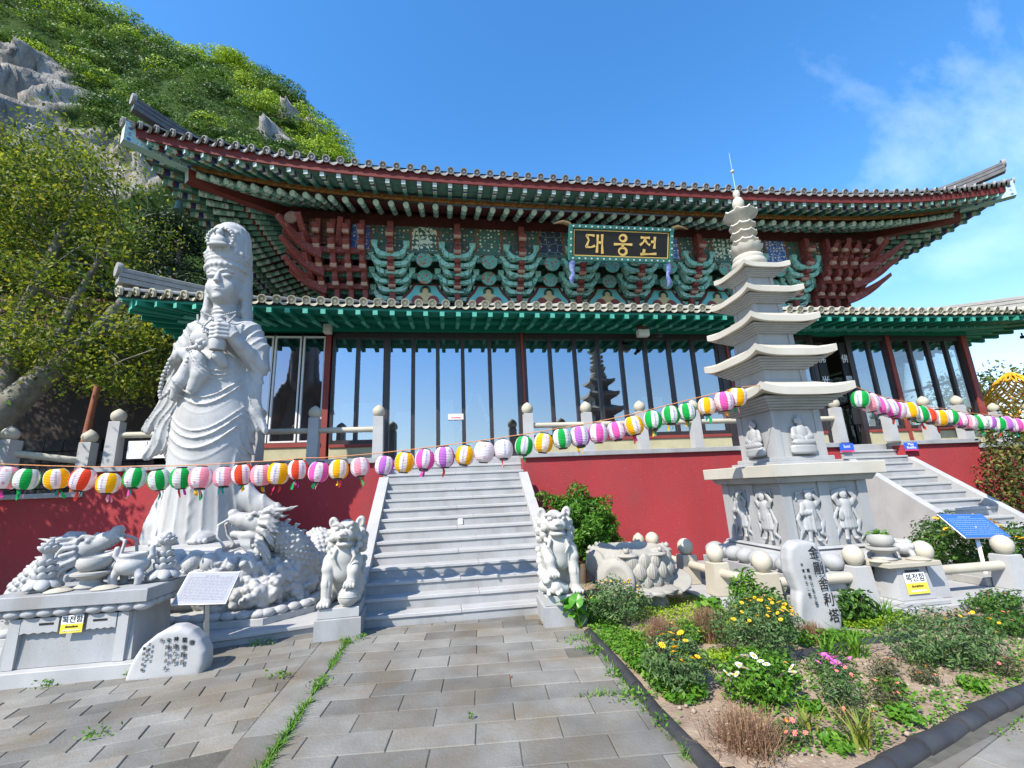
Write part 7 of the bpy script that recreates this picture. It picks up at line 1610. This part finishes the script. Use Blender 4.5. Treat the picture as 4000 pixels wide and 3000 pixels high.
# weeds in the joints
def line_pts(a,b,n,s,rg): t=rg.random(n)[:,None]; return np.array(a)+(np.array(b)-np.array(a))*t+np.column_stack([rg.normal(size=n)*s,rg.normal(size=n)*.02,np.zeros(n)])
rg=np.random.default_rng(14); B_=[line_pts((-1.345,-.45,.0),(-1.335,-1.35,.0),260,.012,rg),line_pts((-1.34,-1.5,0),(-1.34,-1.9,0),120,.014,rg),line_pts((-1.34,-2.05,0),(-1.335,-3.6,0),620,.016,rg),line_pts((1.40,-1.0,.0),(1.33,-3.6,0),420,.03,rg),line_pts((1.15,-1.45,.01),(1.35,-1.5,.01),16,.01,rg),line_pts((.85,-2.52,.01),(1.3,-2.57,.01),46,.012,rg)]
o=link('joint_grass',blades('joint_grass',np.concatenate(B_),.075,L_WEED,5,.005,.9,3)); tag(o,'green grass growing in the joints of the stone paving','grass',None,'stuff')
rg=np.random.default_rng(15); Pc=[]
for (x,y,s,n) in ((-1.34,-.55,.05,50),(-1.20,-.42,.04,26),(-1.34,-1.75,.05,50),(-1.78,-1.45,.06,40),(-3.02,-1.0,.05,26),(-4.05,-1.05,.06,46),(-3.32,-1.03,.03,18),(-2.78,-2.28,.07,40),(-2.35,-.30,.07,60),(1.30,-1.6,.06,60),(1.32,-2.2,.05,40),(1.30,-2.66,.08,90),(1.2,-1.2,.06,40),(1.33,-3.1,.05,40),(.0,-2.68,.02,8),(-4.9,-1.05,.05,30)):
    Pc.append(np.column_stack([rg.normal(size=n)*s+x,rg.normal(size=n)*s*.7+y,rg.random(n)*.07+.015]))
o=link('joint_weeds',leafmesh('joint_weeds',np.concatenate(Pc),.042,L_WEED,.4,7,.8)); tag(o,'small leafy weeds sprouting at the stone edges','weeds',None,'stuff')
Pl=np.array([(1.02,-.42,.03),(1.0,-.36,.03),(.98,-.46,.03),(1.01,-.5,.03),(-.2,-.02,.03),(1.33,-2.85,.03),(-3.25,-1.04,.03),(-3.2,-1.05,.03),(.4,-2.0,.025),(-.1,-1.2,.025)]); o=link('fallen_leaves',leafmesh('fallen_leaves',Pl,.05,Leaf('dead_leaf',(.20,.08,.04),(.28,.13,.06)),.5,1,2)); tag(o,'few brown fallen leaves on the paving by the stairs','leaves',None,'stuff')
# potted leaves on the donation box
rg=np.random.default_rng(2); P,d=ellcloud(70,(5.78,-.80,.86),(.17,.15,.07),rg,.2); o=link('pot_plant',leafmesh('pot_plant',P,.085,L_WEED,.6,3,1.0)); tag(o,'cluster of green leaves growing in the white pot','plant')
# ---- shed at the left, behind the tree -------------------------------------------------
sh=wthing('tiled_shed','old tiled shed with flaking red gable boards behind the tree','building',(-12,9.5,1.9)); FLK=M('flaking_red_board',(.19,.045,.035),(.36,.29,.25),9,.85,.3,30,stretch=(1,1,.25),coord='World')
mb=MB(); mb.grid(lambda u,v:(-16+7.0*v,8.0+5.0*u,6.9+2.6*math.sin(v*math.pi*.5)*(v<.62 and 1 or 1)-.0 if False else 9.3-1.9*abs(v-.45)*2+.25*(abs(v-.45)*2)**2),1,16); mb.build('roof',TILE,sh,60)
for i in range(22):
    y=8.0+.24*i; mb=MB(); mb.tube([(-16+7.0*v,y,9.36-1.9*abs(v-.45)*2+.25*(abs(v-.45)*2)**2) for v in np.linspace(0,1,11)],.085,7); mb.build('tile_row',TILE,sh,50)
MB().tube([(-12.85,7.9,9.55),(-12.85,13.2,9.55)],.2,8).build('ridge',TILE,sh,40)
for i in range(13):
    x=-14.2+.32*i; MB().box(x,x+.30,8.15,8.20,6.4+.1*math.sin(i*2.1),8.35-.55*abs(x+12.6)*.35).build('gable_board',FLK,sh)
MB().prism([(-9.35,7.75),(-9.2,7.9),(-9.55,6.4),(-9.9,6.2),(-9.75,6.9)],'y',7.9,7.98).build('wind_board',FLK,sh)
MB().box(-16,-9.2,8.6,13,1.9,7.3).build('wall',DARKIN,sh)
for i in range(14):
    for j in range(5): MB().box(-15.9+.5*i,-15.42+.5*i,8.5,8.598,1.9+.36*j,2.24+.36*j,0,.02).build('stone_block',M('shade_dark_wall_stone',(.03,.03,.031),(.02,.02,.021),5,.9,.4,20,rnd=.25,coord='World'),sh) if (i*7+j)%9 else None  # deep tree shade is put into the near-black stone colour
tag(MB().tube([(-8.05,4.5,1.9),(-8.02,4.5,3.1),(-7.95,4.5,4.35)],[.09,.07,.06],9).build('rusty_pipe',M('rusty_orange',(.26,.09,.04),(.18,.06,.03),8,.8),None,60),'rusty orange pipe standing behind the left railing','pipe')
tag(MB().tube([(-6.5,3.9,5.05),(-7.5,4.5,4.97),(-8.6,5.5,5.0)],.012,5).build('overhead_wire',MATS['pale_bark']),'thin pale wire strung from the shed toward the hall','wire')
# ---- golden openwork ornament at the right edge ---------------------------------------
go=wthing('golden_ornament','golden openwork lotus bud ornament beyond the terrace railing','ornament',(17.3,5.2,2.3)); GLD=M('golden_wire',(.80,.40,.02),(.72,.34,.02),6,.4,metal=.2); c0=Vector((18.0,5.2,3.55))
def gr_(t): return .95*math.sin(math.pi*min(1,max(0,t)))**.75*(1-.28*t)
for k in range(16):
    for s in (-1,1): MB().tube([(c0.x+gr_(t)*math.cos(2*math.pi*k/16+s*t*2.4),c0.y+gr_(t)*math.sin(2*math.pi*k/16+s*t*2.4),c0.z-.95+2.1*t) for t in np.linspace(.02,.99,16)],.024,5).build('golden_strand',GLD,go,60)
MB().lathe([(.3,0),(.5,.1),(.35,.25),(.2,.35)],16,(c0.x,c0.y,2.3)).build('lotus_foot',GLD,go,60)
